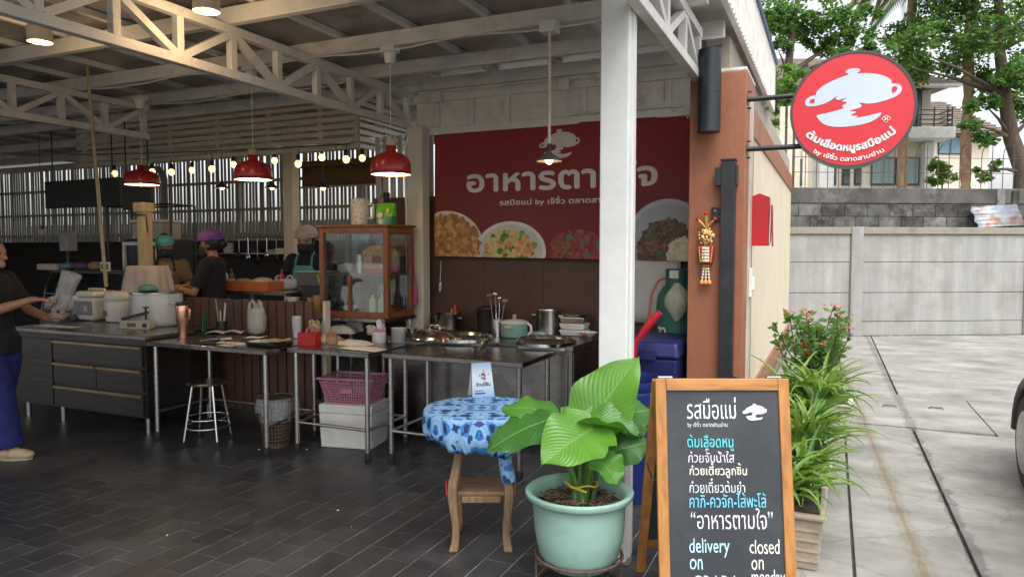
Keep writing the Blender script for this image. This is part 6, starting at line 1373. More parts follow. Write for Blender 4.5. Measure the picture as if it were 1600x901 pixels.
rm = MB().box(-hx1-.018,hx1+.018,-hy1-.018,-hy1,bh,bh+.016).box(-hx1-.018,hx1+.018,hy1,hy1+.018,bh,bh+.016).box(-hx1-.018,-hx1,-hy1,hy1,bh+.0005,bh+.0155).box(hx1,hx1+.018,-hy1,hy1,bh+.0005,bh+.0155)
build(rm, 'rim', PKM, pb_, bevel=.004); build(MB().tube([(-.06,-hy1-.02,bh+.01),(-.05,-hy1-.022,bh-.02),(.05,-hy1-.022,bh-.02),(.06,-hy1-.02,bh+.01)], .006, 6), 'carry_handle', PKM, pb_)
build(MB().ball((0,0,.1), .15,.1,.075, 16, 8), 'contents', film('basket_bags',(.4,.36,.36),.8), pb_, smooth=180)
p = gz(421,699,0); wb = thing('waste_bin', 'brown lattice waste bin with a clear liner under the table', 'bin', (p.x, p.y+.08, 0)); BB = M('brown_plastic',(.11,.07,.045),.5)
mb = MB()
for k in range(28): a = k*6.283/28; c, s = math.cos(a), math.sin(a); mb.bar((.1*c,.1*s,.02),(.135*c,.135*s,.36),.008,.003,(c,s,0))
for i in range(12): z = .03+.03*i; r = .1+.035*(z-.02)/.34; mb.tube([(r*math.cos(k*6.283/28), r*math.sin(k*6.283/28), z) for k in range(29)], .0035, 4, cap=False)
stuff(build(mb, 'lattice', BB, wb)); build(MB().lathe([(0,.0),(.1,.0),(.1,.02),(0,.021)], 28), 'base', BB, wb); build(MB().lathe([(.137,.36),(.142,.365),(.142,.385),(.135,.385)], 28), 'rim', BB, wb, smooth=50)
mb = MB(); N = 30
for i, (r, z) in enumerate(((.125,.2),(.13,.36),(.145,.395),(.152,.36),(.155,.3),(.15,.25))):
    for k in range(N): a = k*6.283/N; rr = r*(1+.03*math.sin(7*a+i)+.02*math.sin(13*a)); mb.v.append((rr*math.cos(a), rr*math.sin(a), z+(.035*math.sin(3*a+1) if i > 3 else 0)))
for i in range(5):
    for k in range(N): mb.f.append((i*N+k,i*N+(k+1)%N,(i+1)*N+(k+1)%N,(i+1)*N+k)); mb.mi.append(0)
build(mb, 'liner', film('liner_film',(.55,.55,.55),.4), wb, smooth=180, fix=False)
pa, pb2 = gz(267,699,0), gz(342,692,0); c_ = (pa+pb2)/2+Vector((-.01,.14,0)); 
stl = thing('steel_stool', 'round steel stool with four splayed legs under the table', 'stool', tuple(c_), .4); SH = .49
build(MB().lathe([(0,SH-.022),(.14,SH-.022),(.152,SH-.018),(.155,SH-.006),(.15,SH),(0,SH+.001)], 36), 'seat', STEEL, stl, smooth=40)
for k in range(4): 
    a = k*math.pi/2+math.pi/4; c, s = math.cos(a), math.sin(a); l = build(MB().tube([(.115*c,.115*s,SH-.023),(.19*c,.19*s,.02)], .0105, 10), 'leg', CHROME, stl, smooth=60); build(MB().lathe([(.015,0),(.014,.03)], 10, (.192*c,.192*s,0)), 'foot', BLACKR, l)
for z, r in ((.13,.17),(.2,.16)): build(MB().tube([(r*math.cos(a*math.pi/18), r*math.sin(a*math.pi/18), z) for a in range(37)], .007, 8, cap=False), 'ring', CHROME, stl, smooth=60)
# cooking counter goods -----------------------------------------------------------
Z2 = .8225
def onr(u, v): return gz(u, v, Z2)
p = onr(668,531); t = thing('pan_lid', 'large domed steel lid with a loop handle on the counter', 'lid', (p.x, p.y+.12, Z2)); build(MB().lathe([(.21,0),(.215,.01),(.2,.03),(.14,.065),(.05,.08),(0,.081)], 40), 'dome', CHROME, t, smooth=60); build(MB().tube([(-.05,0,.075),(-.045,0,.11),(.045,0,.11),(.05,0,.075)], .007, 8), 'handle', CHROME, t, smooth=60)
p = onr(796,528); mp_ = thing('mint_casserole', 'mint green casserole with wooden knobs and white lid', 'casserole', (p.x, p.y+.1, Z2)); MG = M('mint_enamel',(.3,.5,.42),.3,0,.05); build(MB().lathe([(.1,0),(.11,.008),(.115,.11),(.118,.115),(.112,.115),(0,.1)], 36), 'body', MG, mp_, smooth=50); build(MB().lathe([(.118,.1155),(.12,.125),(.08,.143),(.02,.15),(0,.15)], 36), 'lid', CER, mp_, smooth=50); build(MB().lathe([(.012,.15),(.018,.165),(.018,.185),(0,.19)], 14), 'knob', PINE, mp_, smooth=50)
build(MB().bar((-.04,-.12,.09),(.04,-.12,.09),.014,.018), 'side_handle', PINE, mp_, bevel=.004); build(MB().bar((-.11,0,.1),(-.16,-.02,.16),.018,.012), 'wood_handle', WOODP, mp_, bevel=.004); build(MB().tube([(.115,0,.12),(.15,0,.1),(.155,0,.05),(.12,0,.02)], .012, 8), 'loop_handle', CER, mp_, smooth=60)
def stock(name, lab, u, v, r, h, mat, lid=True, dy=.1):
    p = onr(u, v); t = thing(name, lab, 'pot', (p.x, min(p.y+dy, 5.86-r), Z2)); build(MB().lathe([(r*.97,0),(r,.01),(r,h),(r*1.03,h+.004),(r*1.03,h+.01),(r*.96,h+.01),(r*.95,.01),(0,.008)], 36), 'body', mat, t, smooth=50)
    if lid: build(MB().lathe([(r*1.02,h+.0105),(r,h+.02),(r*.3,h+.035),(0,h+.035)], 36), 'lid', mat, t, smooth=50)
    for s in (-1,1): build(MB().tube([(s*r,-.03,h*.8),(s*(r+.035),-.025,h*.82),(s*(r+.035),.025,h*.82),(s*r,.03,h*.8)], .006, 6), 'handle', mat, t, smooth=60)
    return t
t = stock('stock_pot', 'cylindrical stainless stock pot at the back of the counter', 850, 523, .105, .2, STEEL); 
stock('black_pot', 'black covered pot behind the mint casserole', 780, 512, .1, .19, BLACKP)
stock('steel_saucepan', 'dull steel saucepan at the back corner of the counter', 706, 512, .12, .13, STEELD, False)
p = onr(697,514); bowlstack('rooster_bowl', 'white bowl with a dark painted mark in front of the saucepan', (p.x, p.y-.1, Z2), .075, 1, .02)
p = onr(918,527); bowlstack('flower_bowl', 'white bowl with a red flower at the counter end', (p.x, p.y+.02, Z2), .08, 1, .02); build(MB().ball((p.x-.005,p.y-.05,Z2+.025), .018,.01,.015), 'flower_mark', M('print_red',(.4,.02,.03),.5), bpy.data.objects['flower_bowl']).location = Vector((0,0,0))-Vector((p.x,p.y+.02,Z2))
p = onr(912,520); t = thing('steel_basin_stack', 'stack of rectangular white and steel trays at the counter end', 'trays', (p.x-.02, min(p.y+.1,5.74), Z2))
for i, (m_, h0) in enumerate(((WHITEP,.0),(WHITEP,.055),(STEEL,.11))): build(MB().frus(.1,.07,.115,.085,h0,h0+.05), 'tray', m_, t, bevel=.008)
build(MB().lathe([(.09,.1605),(.11,.18),(.115,.185),(.1,.184),(0,.166)], 24), 'steel_dish', STEEL, t, smooth=50)
p = onr(835,524); loose('aqua_cloth', 'folded pale aqua cloth beside the casserole', 'cloth', (p.x, p.y+.06, Z2), MB().lathe([(.1,0),(.105,.012),(.07,.028),(0,.03)], 12, sx=1, sy=.5), M('aqua_cloth',(.4,.55,.52),.9,0,.15,20,bump=.6), 180)
# kitchen bench behind the partition --------------------------------------------
kb = steel_table(gy(345,440,5.75).x, gy(462,440,5.75).x, 5.6, 6.2, 1.12, 'tall preparation bench behind the picket partition', rail=.5, grp=None)
ZK = 1.1205
def onk(u): return gy(u, 430, 5.8).x
t = thing('orange_tray', 'wide orange plastic tray of ingredients on the preparation bench', 'tray', (onk(397), 5.8, ZK)); OR = M('orange_plastic',(.5,.13,.04),.4)
for (x0,x1,y0,y1) in ((-.3,.3,-.13,-.12),(-.3,.3,.12,.13),(-.3,-.29,-.1195,.1195),(.29,.3,-.1195,.1195)): build(B(x0,x1,y0,y1,.008,.1), 'side', OR, t)
build(B(-.3,.3,-.13,.13,0,.0075), 'base', OR, t); build(MB().ball((.12,0,.09), .13,.1,.05), 'dough', M('dough',(.55,.4,.28),.7), t, smooth=180); build(MB().ball((-.15,0,.08), .12,.1,.045), 'greens', M('pale_greens',(.3,.32,.16),.8,0,.3,20), t, smooth=180)
carrier('carrier_bag', 'white plastic bag wrapped round a blue plate on the bench', (onk(425), 6.0, ZK), .15, .1, .15, film('white_bag',(.65,.65,.66),.75))
for u, lab, c, c2 in ((372,'magenta basin of shredded cabbage behind the partition',(.3,.03,.14),(.38,.42,.2)),(408,'pink basin of peeled vegetables behind the partition',(.42,.1,.12),(.5,.4,.28))):
    t = thing('vegetable_basin', lab, 'basin', (gy(u,460,5.35).x, 5.35, .86)); build(MB().lathe([(.1,0),(.14,.12),(.148,.125),(.135,.12),(.09,.01),(0,.01)], 24), 'basin', M('basin_%d'%u, c, .4), t, smooth=50); build(MB().ball((0,0,.12), .12,.12,.05, 14, 8), 'vegetables', M('veg_%d'%u, c2, .8, 0, .35, 25, bump=.8), t, smooth=60)
steel_table(gy(350,460,5.35).x, gy(432,460,5.35).x, 5.2, 5.52, .859, 'low bench under the vegetable basins', rail=.3, grp=None)
q = gy(490,430,5.55); t = thing('grey_bin_box', 'translucent grey plastic box in front of the hairnet cook', 'box', (q.x+.03, 5.6, 0)); zz = gy(490,425,5.6).z; z0_ = gy(490,446,5.6).z; build(MB().frus(.19,.1,.2,.11,z0_,zz-.0), 'box', M('smoke_plastic',(.1,.1,.1),.35), t, bevel=.006); build(B(-.21,.21,-.12,.12,zz+.001,zz+.012), 'lid', M('grey_lid',(.3,.3,.3),.4), t); build(B(-.15,.15,-.08,.08,0,z0_-.001), 'support', BLACKP, t)
build(MB().bar((.08,-.125,z0_+.12),(.13,-.13,z0_-.0),.03,.012), 'lime_peeler', M('lime_plastic',(.4,.55,.03),.4), t, bevel=.004)
# ================================================================== PEOPLE
def remesh(mb, name, voxel, smooth=6):
    me = mb.mesh('tmp', 180); o = bpy.data.objects.new('tmp', me); COL.objects.link(o)
    r = o.modifiers.new('r', 'REMESH'); r.mode = 'VOXEL'; r.voxel_size = voxel
    sm = o.modifiers.new('s', 'SMOOTH'); sm.factor = .5; sm.iterations = smooth
    dg = bpy.context.evaluated_depsgraph_get(); out = bpy.data.meshes.new_from_object(o.evaluated_get(dg)); out.name = name
    bpy.data.objects.remove(o); bpy.data.meshes.remove(me); out.polygons.foreach_set('use_smooth', [True]*len(out.polygons)); out.materials.clear(); return out
def limb(mb, pts, rs):
    pts = [Vector(p) for p in pts]
    mb.tube(pts, rs, 14)
    for p, r in zip(pts, rs): mb.ball(p, r, r, r, 14, 8)
def stackrings(mb, rings, n=20):      # rings of (x, z, half depth, half width)
    vs = []; fs = []
    for (x, z, rx, ry) in rings:
        for k in range(n): a = k*6.2832/n; vs.append((x+rx*math.cos(a), ry*math.sin(a), z))
    for i in range(len(rings)-1):
        for k in range(n): fs.append((i*n+k, i*n+(k+1)%n, (i+1)*n+(k+1)%n, (i+1)*n+k))
    fs += [tuple(range(n))[::-1], tuple((len(rings)-1)*n+k for k in range(n))]; mb.add(vs, fs)
def hand(mb, wrist, d, up, side, curl=.35, spread=.12, thumb=1):
    """palm, four unequal bent fingers and a thumb leaving the side of the palm; d = finger direction, side = thumb side"""
    w_ = Vector(wrist); d = Vector(d).normalized(); up = Vector(up); up = (up-d*up.dot(d)).normalized(); sd = d.cross(up)*thumb
    limb(mb, [w_, w_+d*.03], [.027,.027])
    for k in range(4):
        o = (k-1.5)*.019; limb(mb, [w_+d*.02-sd*o*.6, w_+d*.082-sd*o], [.017,.0135])
        f0 = w_+d*.086-sd*o; L_ = (.068,.078,.073,.056)[k]; p = f0; a = .15+curl*.3
        ps = [f0]
        for s in range(3):
            dd = (d*math.cos(a)-up*math.sin(a)-sd*(k-1.5)*spread*.3).normalized(); p = p+dd*L_*(.42,.33,.27)[s]; ps.append(p.copy()); a += curl
        limb(mb, ps, [.0105,.0098,.009,.0078])
    t0 = w_+d*.028+sd*.022
    limb(mb, [t0, t0+d*.03+sd*.024-up*.008, t0+d*.056+sd*.032-up*.018, t0+d*.078+sd*.030-up*.024], [.016,.013,.0115,.0095])
def person(label, loc, rz, sc, arms, look=(0,0), voxel=.0085, skin=SKIN, hands=None, stance=(.0,.0)):
    t = thing('person', label, 'person', loc, rz)
    S = lambda v: Vector(v)*sc
    mb = MB(); n0 = 0
    stackrings(mb, [(0,.84,.085,.13),(0,.9,.105,.155),(0,.98,.1,.145),(.005,1.08,.09,.125),(.01,1.18,.1,.14),(.01,1.28,.105,.155),(.0,1.36,.09,.165),(-.005,1.40,.06,.12),(0,1.43,.05,.06)])
    limb(mb, [(0,0,1.38),(.012,0,1.48)], [.055,.05])
    hq = Matrix.Translation((.02,0,1.46)) @ Matrix.Rotation(look[0],4,'Z') @ Matrix.Rotation(look[1],4,'Y') @ Matrix.Translation((-.02,0,-1.46))
    hb_ = MB(); hb_.ball((.02,0,1.575), .095,.075,.11, 20, 14); hb_.ball((.05,0,1.51), .055,.05,.055, 16, 10); hb_.ball((.095,0,1.475), .022,.026,.02, 10, 8)
    hb_.tube([(.105,0,1.57),(.122,0,1.545),(.128,0,1.528)], [.009,.013,.014], 8); hb_.ball((.124,0,1.53), .014,.018,.012, 8, 6)
    for s in (-1,1): hb_.ball((.01,s*.078,1.55), .02,.011,.032, 10, 8); hb_.ball((.086,s*.032,1.59), .02,.024,.008, 8, 6)
    hb_.ball((.106,0,1.497), .012,.024,.006, 8, 5); hb_.ball((.103,0,1.487), .013,.021,.006, 8, 5)
    hb_.xf(hq); mb.add(hb_.v, hb_.f)
    for s, (el, wr) in zip((-1,1), arms):
        sh = (0,s*.165,1.36); limb(mb, [sh, Vector(sh).lerp(Vector(el),.5), el], [.052,.044,.038]); limb(mb, [el, Vector(el).lerp(Vector(wr),.35), wr], [.039,.038,.026])
    for i, s in enumerate((-1,1)):
        f = stance[i]; limb(mb, [(0,s*.085,.88),(.02+f*.5,s*.09,.5)], [.082,.055]); limb(mb, [(.02+f*.5,s*.09,.5),(f*.8-.005,s*.092,.34),(f,s*.092,.08)], [.055,.054,.036]); limb(mb, [(f-.03,s*.092,.045),(f+.08,s*.095,.035),(f+.14,s*.1,.03)], [.036,.034,.028])
    for i, (el, wr) in enumerate(arms):
        h = (hands or [None,None])[i]; d = (Vector(wr)-Vector(el)).normalized()
        up = Vector((0,0,1)) if abs(d.z) < .9 else Vector((1,0,0))
        kw = dict(curl=.4, thumb=1 if i == 1 else -1); 
        if h: kw.update(h)
        if 'd' in kw: d = Vector(kw.pop('d'))
        if 'up' in kw: up = Vector(kw.pop('up'))
        hand(mb, wr, d, up, None, **kw)
    me = remesh(mb.xf(Matrix.Scale(sc,4)), 'body', voxel)
    build(me, 'body', skin, t)
    HM = Matrix.Scale(sc,4) @ hq
    EY = M('eye_dark',(.02,.015,.012),.2)
    for s in (-1,1): build(MB().ball((.098,s*.032,1.573), .012,.014,.009, 10, 8).xf(HM), 'eye', EY, t, smooth=180)
    t['_'] = 0; del t['_']
    return t, HM, sc
def shirt(t, sc, mat, arms, sleeve=.75, r=.014, name='shirt', z0=.80, loose=.0):
    mb = MB(); q = r
    stackrings(mb, [(0,z0,.1+q+loose,.15+q+loose),(0,.9,.112+q+loose,.16+q+loose),(0,.98,.108+q,.15+q),(.005,1.08,.098+q,.135+q),(.01,1.18,.105+q,.148+q),(.01,1.28,.108+q,.16+q),(0,1.36,.092+q,.168+q),(-.005,1.405,.062+q,.115+q),(0,1.425,.052+q,.062+q)])
    for s, (el, wr) in zip((-1,1), arms):
        sh = Vector((0,s*.165,1.36)); e = sh.lerp(Vector(el), sleeve); limb(mb, [sh, sh.lerp(e,.5)], [.058+q,.054+q]); mb.tube([sh.lerp(e,.5), e], [.054+q,.056+q], 16)
    me = remesh(mb.xf(Matrix.Scale(sc,4)), name, .011, 3); tx = bpy.data.textures.get('fold') or bpy.data.textures.new('fold','CLOUDS'); tx.noise_scale = .09
    o = build(me, name, mat, t); dm = o.modifiers.new('folds','DISPLACE'); dm.texture = tx; dm.strength = .016; dm.mid_level = .5; dm.texture_coords = 'LOCAL'; return o
def trousers(t, sc, mat, stance=(0,0), wide=.02, hem=.09):
    mb = MB(); stackrings(mb, [(0,.80,.1,.15),(0,.84,.115,.165),(0,.92,.122,.168),(0,.985,.115,.158)])
    for i, s in enumerate((-1,1)):
        f = stance[i]; mb.tube([(0,s*.085,.9),(.01,s*.088,.75),(.02+f*.5,s*.092,.5),(f*.8,s*.094,.3),(f,s*.095,hem)], [.1+wide,.098+wide,.078+wide,.072+wide*1.2,.07+wide*1.3], 18)
    me = remesh(mb.xf(Matrix.Scale(sc,4)), 'trousers', .011, 3); tx = bpy.data.textures['fold']; o = build(me, 'trousers', mat, t); dm = o.modifiers.new('folds','DISPLACE'); dm.texture = tx; dm.strength = .02; dm.mid_level = .5; dm.texture_coords = 'LOCAL'
def shoes(t, sc, mat, stance=(0,0)):
    for i, s in enumerate((-1,1)):
        f = stance[i]; mb = MB()
        for (x, z, ry, rz_) in ((-.05,.045,.042,.045),(-.02,.05,.046,.052),(.05,.048,.05,.05),(.11,.04,.052,.042),(.15,.035,.046,.035)): mb.ball((f+x,s*.096,z), .05,ry,rz_, 14, 8)
        sh = build(remesh(mb.xf(Matrix.Scale(sc,4)), 'shoe', .008, 4), 'shoe', mat, t)
        build(MB().prism([(f-.1,-.0),(f+.2,0)] and [(math.cos(a*.5236)*(.15 if math.cos(a*.5236) > 0 else .1)+f+.04, s*.096+.056*math.sin(a*.5236)) for a in range(12)], 0, .016, 'z').xf(Matrix.Scale(sc,4)), 'sole', M('shoe_sole',(.4,.36,.28),.7), sh)
def mask(t, HM, mat):
    mb = MB(); vs = []; n, m = 14, 8
    for j in range(m+1):
        z = 1.455+.095*j/m
        for i in range(n+1):
            a = -1.25+2.5*i/n; r = .092+.028*math.sin(math.pi*(j/m)**.8*.9)*math.cos(a)**2; vs.append((.03+r*math.cos(a), .085*math.sin(a), z-.012*abs(math.sin(a))))
    fs = [(j*(n+1)+i, j*(n+1)+i+1, (j+1)*(n+1)+i+1, (j+1)*(n+1)+i) for j in range(m) for i in range(n)]
    o = build(MB().add(vs, fs).xf(HM), 'face_mask', mat, t, smooth=180); o.modifiers.new('s','SOLIDIFY').thickness = .004
    for s in (-1,1): build(MB().tube([(.055,s*.078,1.535),(.01,s*.088,1.56),(.0,s*.088,1.53),(.05,s*.08,1.48)], .002, 5).xf(HM), 'ear_loop', mat, o)
def cap(t, HM, mat, brim=True, puff=1.):
    mb = MB(); mb.ball((.005,0,1.615), .112*puff,.095*puff,.085*puff, 20, 12)
    mb.v = [(x, y, max(z, 1.60) + .006*noise.noise((x*25,y*25,z*25))) for x, y, z in mb.v]
    o = build(mb.xf(HM), 'cap', mat, t, smooth=60)
    if brim:
        pts = [(.075*math.cos(a)+.09 if False else .055+.125*math.cos(a), .092*math.sin(a)) for a in [(-1.35+2.7*i/14) for i in range(15)]]
        vs = [(x, y, 1.605-.25*max(0,x-.1)) for x, y in pts]+[(.06, y*.9, 1.612) for x, y in pts]; n = 15
        b = build(MB().add(vs, [(i,i+1,n+i+1,n+i) for i in range(n-1)]).xf(HM), 'brim', mat, o, smooth=180); b.modifiers.new('s','SOLIDIFY').thickness = .004
    return o
def hair(t, HM, mat, bun=True, low=1.5):
    mb = MB(); mb.ball((-.004,0,1.59), .108,.09,.118, 28, 22); mb2 = MB()
    mb2.add([(x if z > 1.622 else min(x, .04), y, max(z, low, 1.622 if x > .05 else 0) + .003*noise.noise((x*40,y*40,z*15))) for x, y, z in mb.v], mb.f)
    if bun: mb2.ball((-.11,0,1.56), .045,.05,.05, 12, 8)
    build(mb2.xf(HM), 'hair', mat, t, smooth=60)
def apron(t, sc, mat, strap, r=.03):
    mb = MB(); n = 16; rows = [(1.30,.095),(1.25,.12),(1.12,.135),(1.0,.15),(.85,.165),(.65,.17),(.5,.17)]; vs = []
    for (z, hwid) in rows:
        for i in range(n+1):
            y = -hwid+2*hwid*i/n; fx = .105+.035 if z > 1.15 else .135+.02; vs.append((fx*math.sqrt(max(.05,1-(y/.22)**2))+.01*math.sin(y*40+z*3)*(1.3-z)*.6, y, z))
    fs = [(j*(n+1)+i, j*(n+1)+i+1, (j+1)*(n+1)+i+1, (j+1)*(n+1)+i) for j in range(len(rows)-1) for i in range(n)]
    o = build(MB().add(vs, fs).xf(Matrix.Scale(sc,4)), 'apron', mat, t, smooth=180); o.modifiers.new('s','SOLIDIFY').thickness = .004
    for s in (-1,1):
        build(MB().tube([(.125,s*.085,1.295),(.118,s*.085,1.34),(.075,s*.078,1.405),(.0,s*.07,1.44),(-.06,s*.04,1.43)], .011, 6).xf(Matrix.Scale(sc,4)), 'strap', strap, o, smooth=60)
DKH = M('dark_hair',(.012,.01,.009),.5,0,.3,40); BMASK = M('black_mask',(.015,.015,.017),.7)
TEALC = M('teal_fabric',(.07,.33,.34),.75,0,.12,15); PURC = M('purple_fabric',(.16,.06,.27),.75,0,.2,25,bump=.5); NETC = M('hairnet',(.5,.4,.31),.8,0,.2,30,bump=.9,bscale=60)
# customer / helper at the far end, walking in with a parcel ------------------
A_ = [((.18,-.20,1.15),(.42,-.17,1.225)), ((.13,.22,1.12),(.36,.12,1.06))]
pr = gz(-4, 711); lt, HM, sc0 = person('person in black shirt and blue trousers reaching forward with a wrapped parcel', (pr.x, pr.y, 0), YAW, .97, A_, voxel=.007, hands=[dict(curl=.18, d=(1,.05,.05), up=(0,0,1)), dict(curl=.8, d=(.9,-.1,.35), up=(-.3,0,1))], stance=(.15,-.1))
shirt(lt, sc0, BLACKC, A_, .85, .022, loose=.04); trousers(lt, sc0, M('royal_blue_cotton',(.014,.02,.15),.8,0,.15,8), (.15,-.1), .03); shoes(lt, sc0, M('cream_clog',(.5,.38,.25),.6), (.15,-.1)); hair(lt, HM, DKH)
build(MB().tube([(.125,-.03,.93),(.13,-.035,.86),(.125,-.02,.82)], .005, 6), 'drawstring', PAPER, lt)
hw_ = Matrix.Translation((pr.x,pr.y,0)) @ Matrix.Rotation(YAW,4,'Z'); bb = hw_ @ (Vector((.44,.10,1.10))*sc0)
pbg = thing('clear_parcel', 'tall clear wrapped parcel with red and white contents held by the person', 'parcel', tuple(bb), YAW); tl = Matrix.Rotation(.38,4,'Y')
build(MB().lathe([(.035,-.06),(.05,0),(.062,.12),(.07,.25),(.078,.33),(.06,.335)], 16, sy=.7).xf(tl), 'wrap', film('parcel_film',(.55,.56,.55),.5), pbg, smooth=180)
mb = MB()
for k in range(40): a = random.random()*6.28; mb.ball((.045*math.cos(a), .03*math.sin(a), random.uniform(.02,.3)), .016,.016,.02, 6, 4, mi=0 if random.random() < .4 else 1)
stuff(build(mb.xf(tl), 'contents', [M('dark_red_pack',(.25,.03,.05),.5), M('pale_pack',(.45,.45,.43),.5)], pbg, smooth=180))
# cook in a teal cap ---------------------------------------------------------
A_ = [((.12,-.22,1.12),(.27,-.05,1.24)), ((.06,.24,1.1),(.24,.12,1.13))]
q = gy(258, 400, 5.62); z_ = q.z; tw, HM, s_ = person('person in a teal cap and black mask holding a plastic bottle', (q.x, 5.62, 0), rad(-40), 1.015, A_, look=(.0,.1), hands=[dict(curl=.75, d=(.5,.6,.4), up=(.6,-.6,.3)), dict(curl=.6)])
shirt(tw, s_, M('mustard_shirt',(.17,.12,.07),.85), A_, .7); trousers(tw, s_, BLACKC); shoes(tw, s_, BLACKP); hair(tw, HM, DKH); cap(tw, HM, TEALC); mask(tw, HM, BMASK); apron(tw, s_, M('grey_apron',(.12,.12,.13),.8), BLACKC)
hh_ = (Matrix.Translation((q.x,5.62,0)) @ Matrix.Rotation(rad(-40),4,'Z')) @ (Vector((.33,.02,1.23))*s_)
t = thing('drink_bottle', 'clear plastic bottle held up by the cook in the teal cap', 'bottle', (hh_.x, hh_.y, hh_.z-.06)); build(MB().lathe([(.028,0),(.032,.01),(.032,.13),(.026,.16),(.012,.19),(.012,.205),(0,.206)], 18), 'bottle', film('bottle_film',(.75,.78,.78),.3,.1), t, smooth=50)
# cook in a purple cap ---------------------------------------------------------
A_ = [((.10,-.23,1.10),(.30,-.06,1.13)), ((.11,.22,1.08),(.33,.12,1.12))]
q = gy(333, 400, 5.5); pw_, HM, s_ = person('person in a purple cap and red apron working at the counter side', (q.x, 5.5, 0), YAW+rad(180), 1.03, A_, look=(0,.08), hands=[dict(curl=.6), dict(curl=.6)])
shirt(pw_, s_, BLACKC, A_, .8); trousers(pw_, s_, BLACKC); shoes(pw_, s_, BLACKP); hair(pw_, HM, DKH); cap(pw_, HM, PURC, True, 1.2); mask(pw_, HM, BMASK); apron(pw_, s_, M('wine_red_apron',(.16,.018,.03),.8), M('wine_red_apron',(.16,.018,.03),.8))
# cook in a hairnet ---------------------------------------------------------------
A_ = [((.10,-.25,1.10),(.28,-.20,1.06)), ((.10,.25,1.10),(.28,.20,1.06))]
q = gy(481, 400, 6.3); nw_, HM, s_ = person('person in a white hairnet and teal apron looking down at the work', (q.x, 6.3, 0), rad(-90)+YAW-.1, 1.06, A_, look=(0,.22), hands=[dict(curl=.6), dict(curl=.6)])
shirt(nw_, s_, BLACKC, A_, .85); trousers(nw_, s_, BLACKC); shoes(nw_, s_, BLACKP); hair(nw_, HM, DKH, False); cap(nw_, HM, NETC, False, 1.25); mask(nw_, HM, BMASK); apron(nw_, s_, TEALC, TEALC)

# ================================================================== LAMPS
BULB = M('lit_bulb',(1,.85,.6),.4, emit=(1,.75,.42), es=3); BULBD = M('lit_bulb_small',(1,.85,.6),.4, emit=(1,.62,.25), es=1.3)
def red_pendant(u, v0, v1, wpx, y, lab):
    c = gy(u, v1, y); zc = (c-CV).dot(FV); R_ = wpx*zc/FPX/2; top = gy(u, v0, y).z; h = top-c.z
    t = thing('red_pendant', lab, 'pendant lamp', (c.x, y, c.z), 0, 'red pendant lamps')
    h1 = h*.62
    o = build(MB().lathe([(R_,0),(R_*.995,h1*.25),(R_*.96,h1*.55),(R_*.84,h1*.8),(R_*.6,h1*.93),(R_*.3,h1*1.02),(R_*.26,h1*1.08),(R_*.26,h*.82)], 40, cap=False), 'shade', REDP, t, smooth=60); sl = o.modifiers.new('s','SOLIDIFY'); sl.thickness = .003
    build(MB().lathe([(R_*.962,.002),(R_*.957,h1*.25),(R_*.92,h1*.5),(R_*.79,h1*.73),(R_*.55,h1*.86),(0,h1*.92)], 40, cap=False), 'inner_liner', M('white_liner',(.8,.8,.76),.5), o, smooth=60)
    build(MB().lathe([(R_*.27,h*.82),(R_*.27,h),(0,h)], 20), 'wood_neck', PINE, t, smooth=40)
    build(MB().ball((0,0,h1*.45), .03,.03,.036), 'bulb', BULB, t, smooth=180)
    build(MB().tube([(0,0,h),(0,0,3.0-c.z)], .003, 5), 'cable', PAPER, t); glow(t, (0,0,.012), 3.0)
    build(MB().lathe([(.035,3.0-c.z-.08),(.05,3.0-c.z-.0)], 16).box(-.06,.06,-.04,.04,3.0-c.z,3.04-c.z), 'ceiling_rose', WHITEP, t)
red_pendant(611, 218, 273, 63, 4.5, 'red enamel pendant lamp lit white inside beside the white post')
red_pendant(396, 234, 281, 58, 4.5, 'red enamel pendant lamp hanging in front of the slat fence')
red_pendant(222, 252, 289, 52, 4.9, 'red enamel pendant lamp partly hidden by a black menu board')
def cone_pendant(u, v, wpx, y, lab, top=3.04, mat=None, rod=False):
    c = gy(u, v, y); zc = (c-CV).dot(FV); R_ = wpx*zc/FPX/2
    t = thing('cone_pendant', lab, 'pendant lamp', (c.x, y, c.z), 0, 'dark cone pendant lamps'); h = R_*.75
    o = build(MB().lathe([(R_,0),(R_*.9,h*.2),(R_*.5,h*.55),(R_*.22,h*.85),(R_*.16,h)], 28, cap=False), 'shade', mat or M('dark_cone',(.05,.05,.045),.45), t, smooth=60); o.modifiers.new('s','SOLIDIFY').thickness = .002
    build(MB().ball((0,0,.008), R_*.32,R_*.32,R_*.32), 'bulb', BULB, t, smooth=180); build(MB().lathe([(R_*.17,h),(R_*.17,h+.04),(R_*.08,h+.05)], 14), 'socket', BLACKP, t)
    build(MB().tube([(0,0,h+.05),(0,0,top-c.z)], .011 if rod else .004, 8), 'rod' if rod else 'cable', CREAM if rod else BLACKP, t, smooth=60)
    glow(t, (0,0,-R_*.4), 1.2)
    if rod: build(B(-.055,.055,-.05,.05,top-c.z-.001,top-c.z+.075), 'mounting_box', WHITEP, t, bevel=.006)
cone_pendant(858, 252, 41, 4.42, 'grey cone lamp on a long white rod in front of the banner', 2.965, M('grey_cone',(.12,.115,.1),.45), True)
cone_pendant(505, 294, 25, 6.6, 'dark cone lamp hanging below the corner of the slatted screen')
cone_pendant(347, 294, 22, 6.9, 'dark cone lamp hanging above the purple capped cook')
cone_pendant(425, 294, 22, 6.9, 'dark cone lamp hanging just behind a red pendant shade')
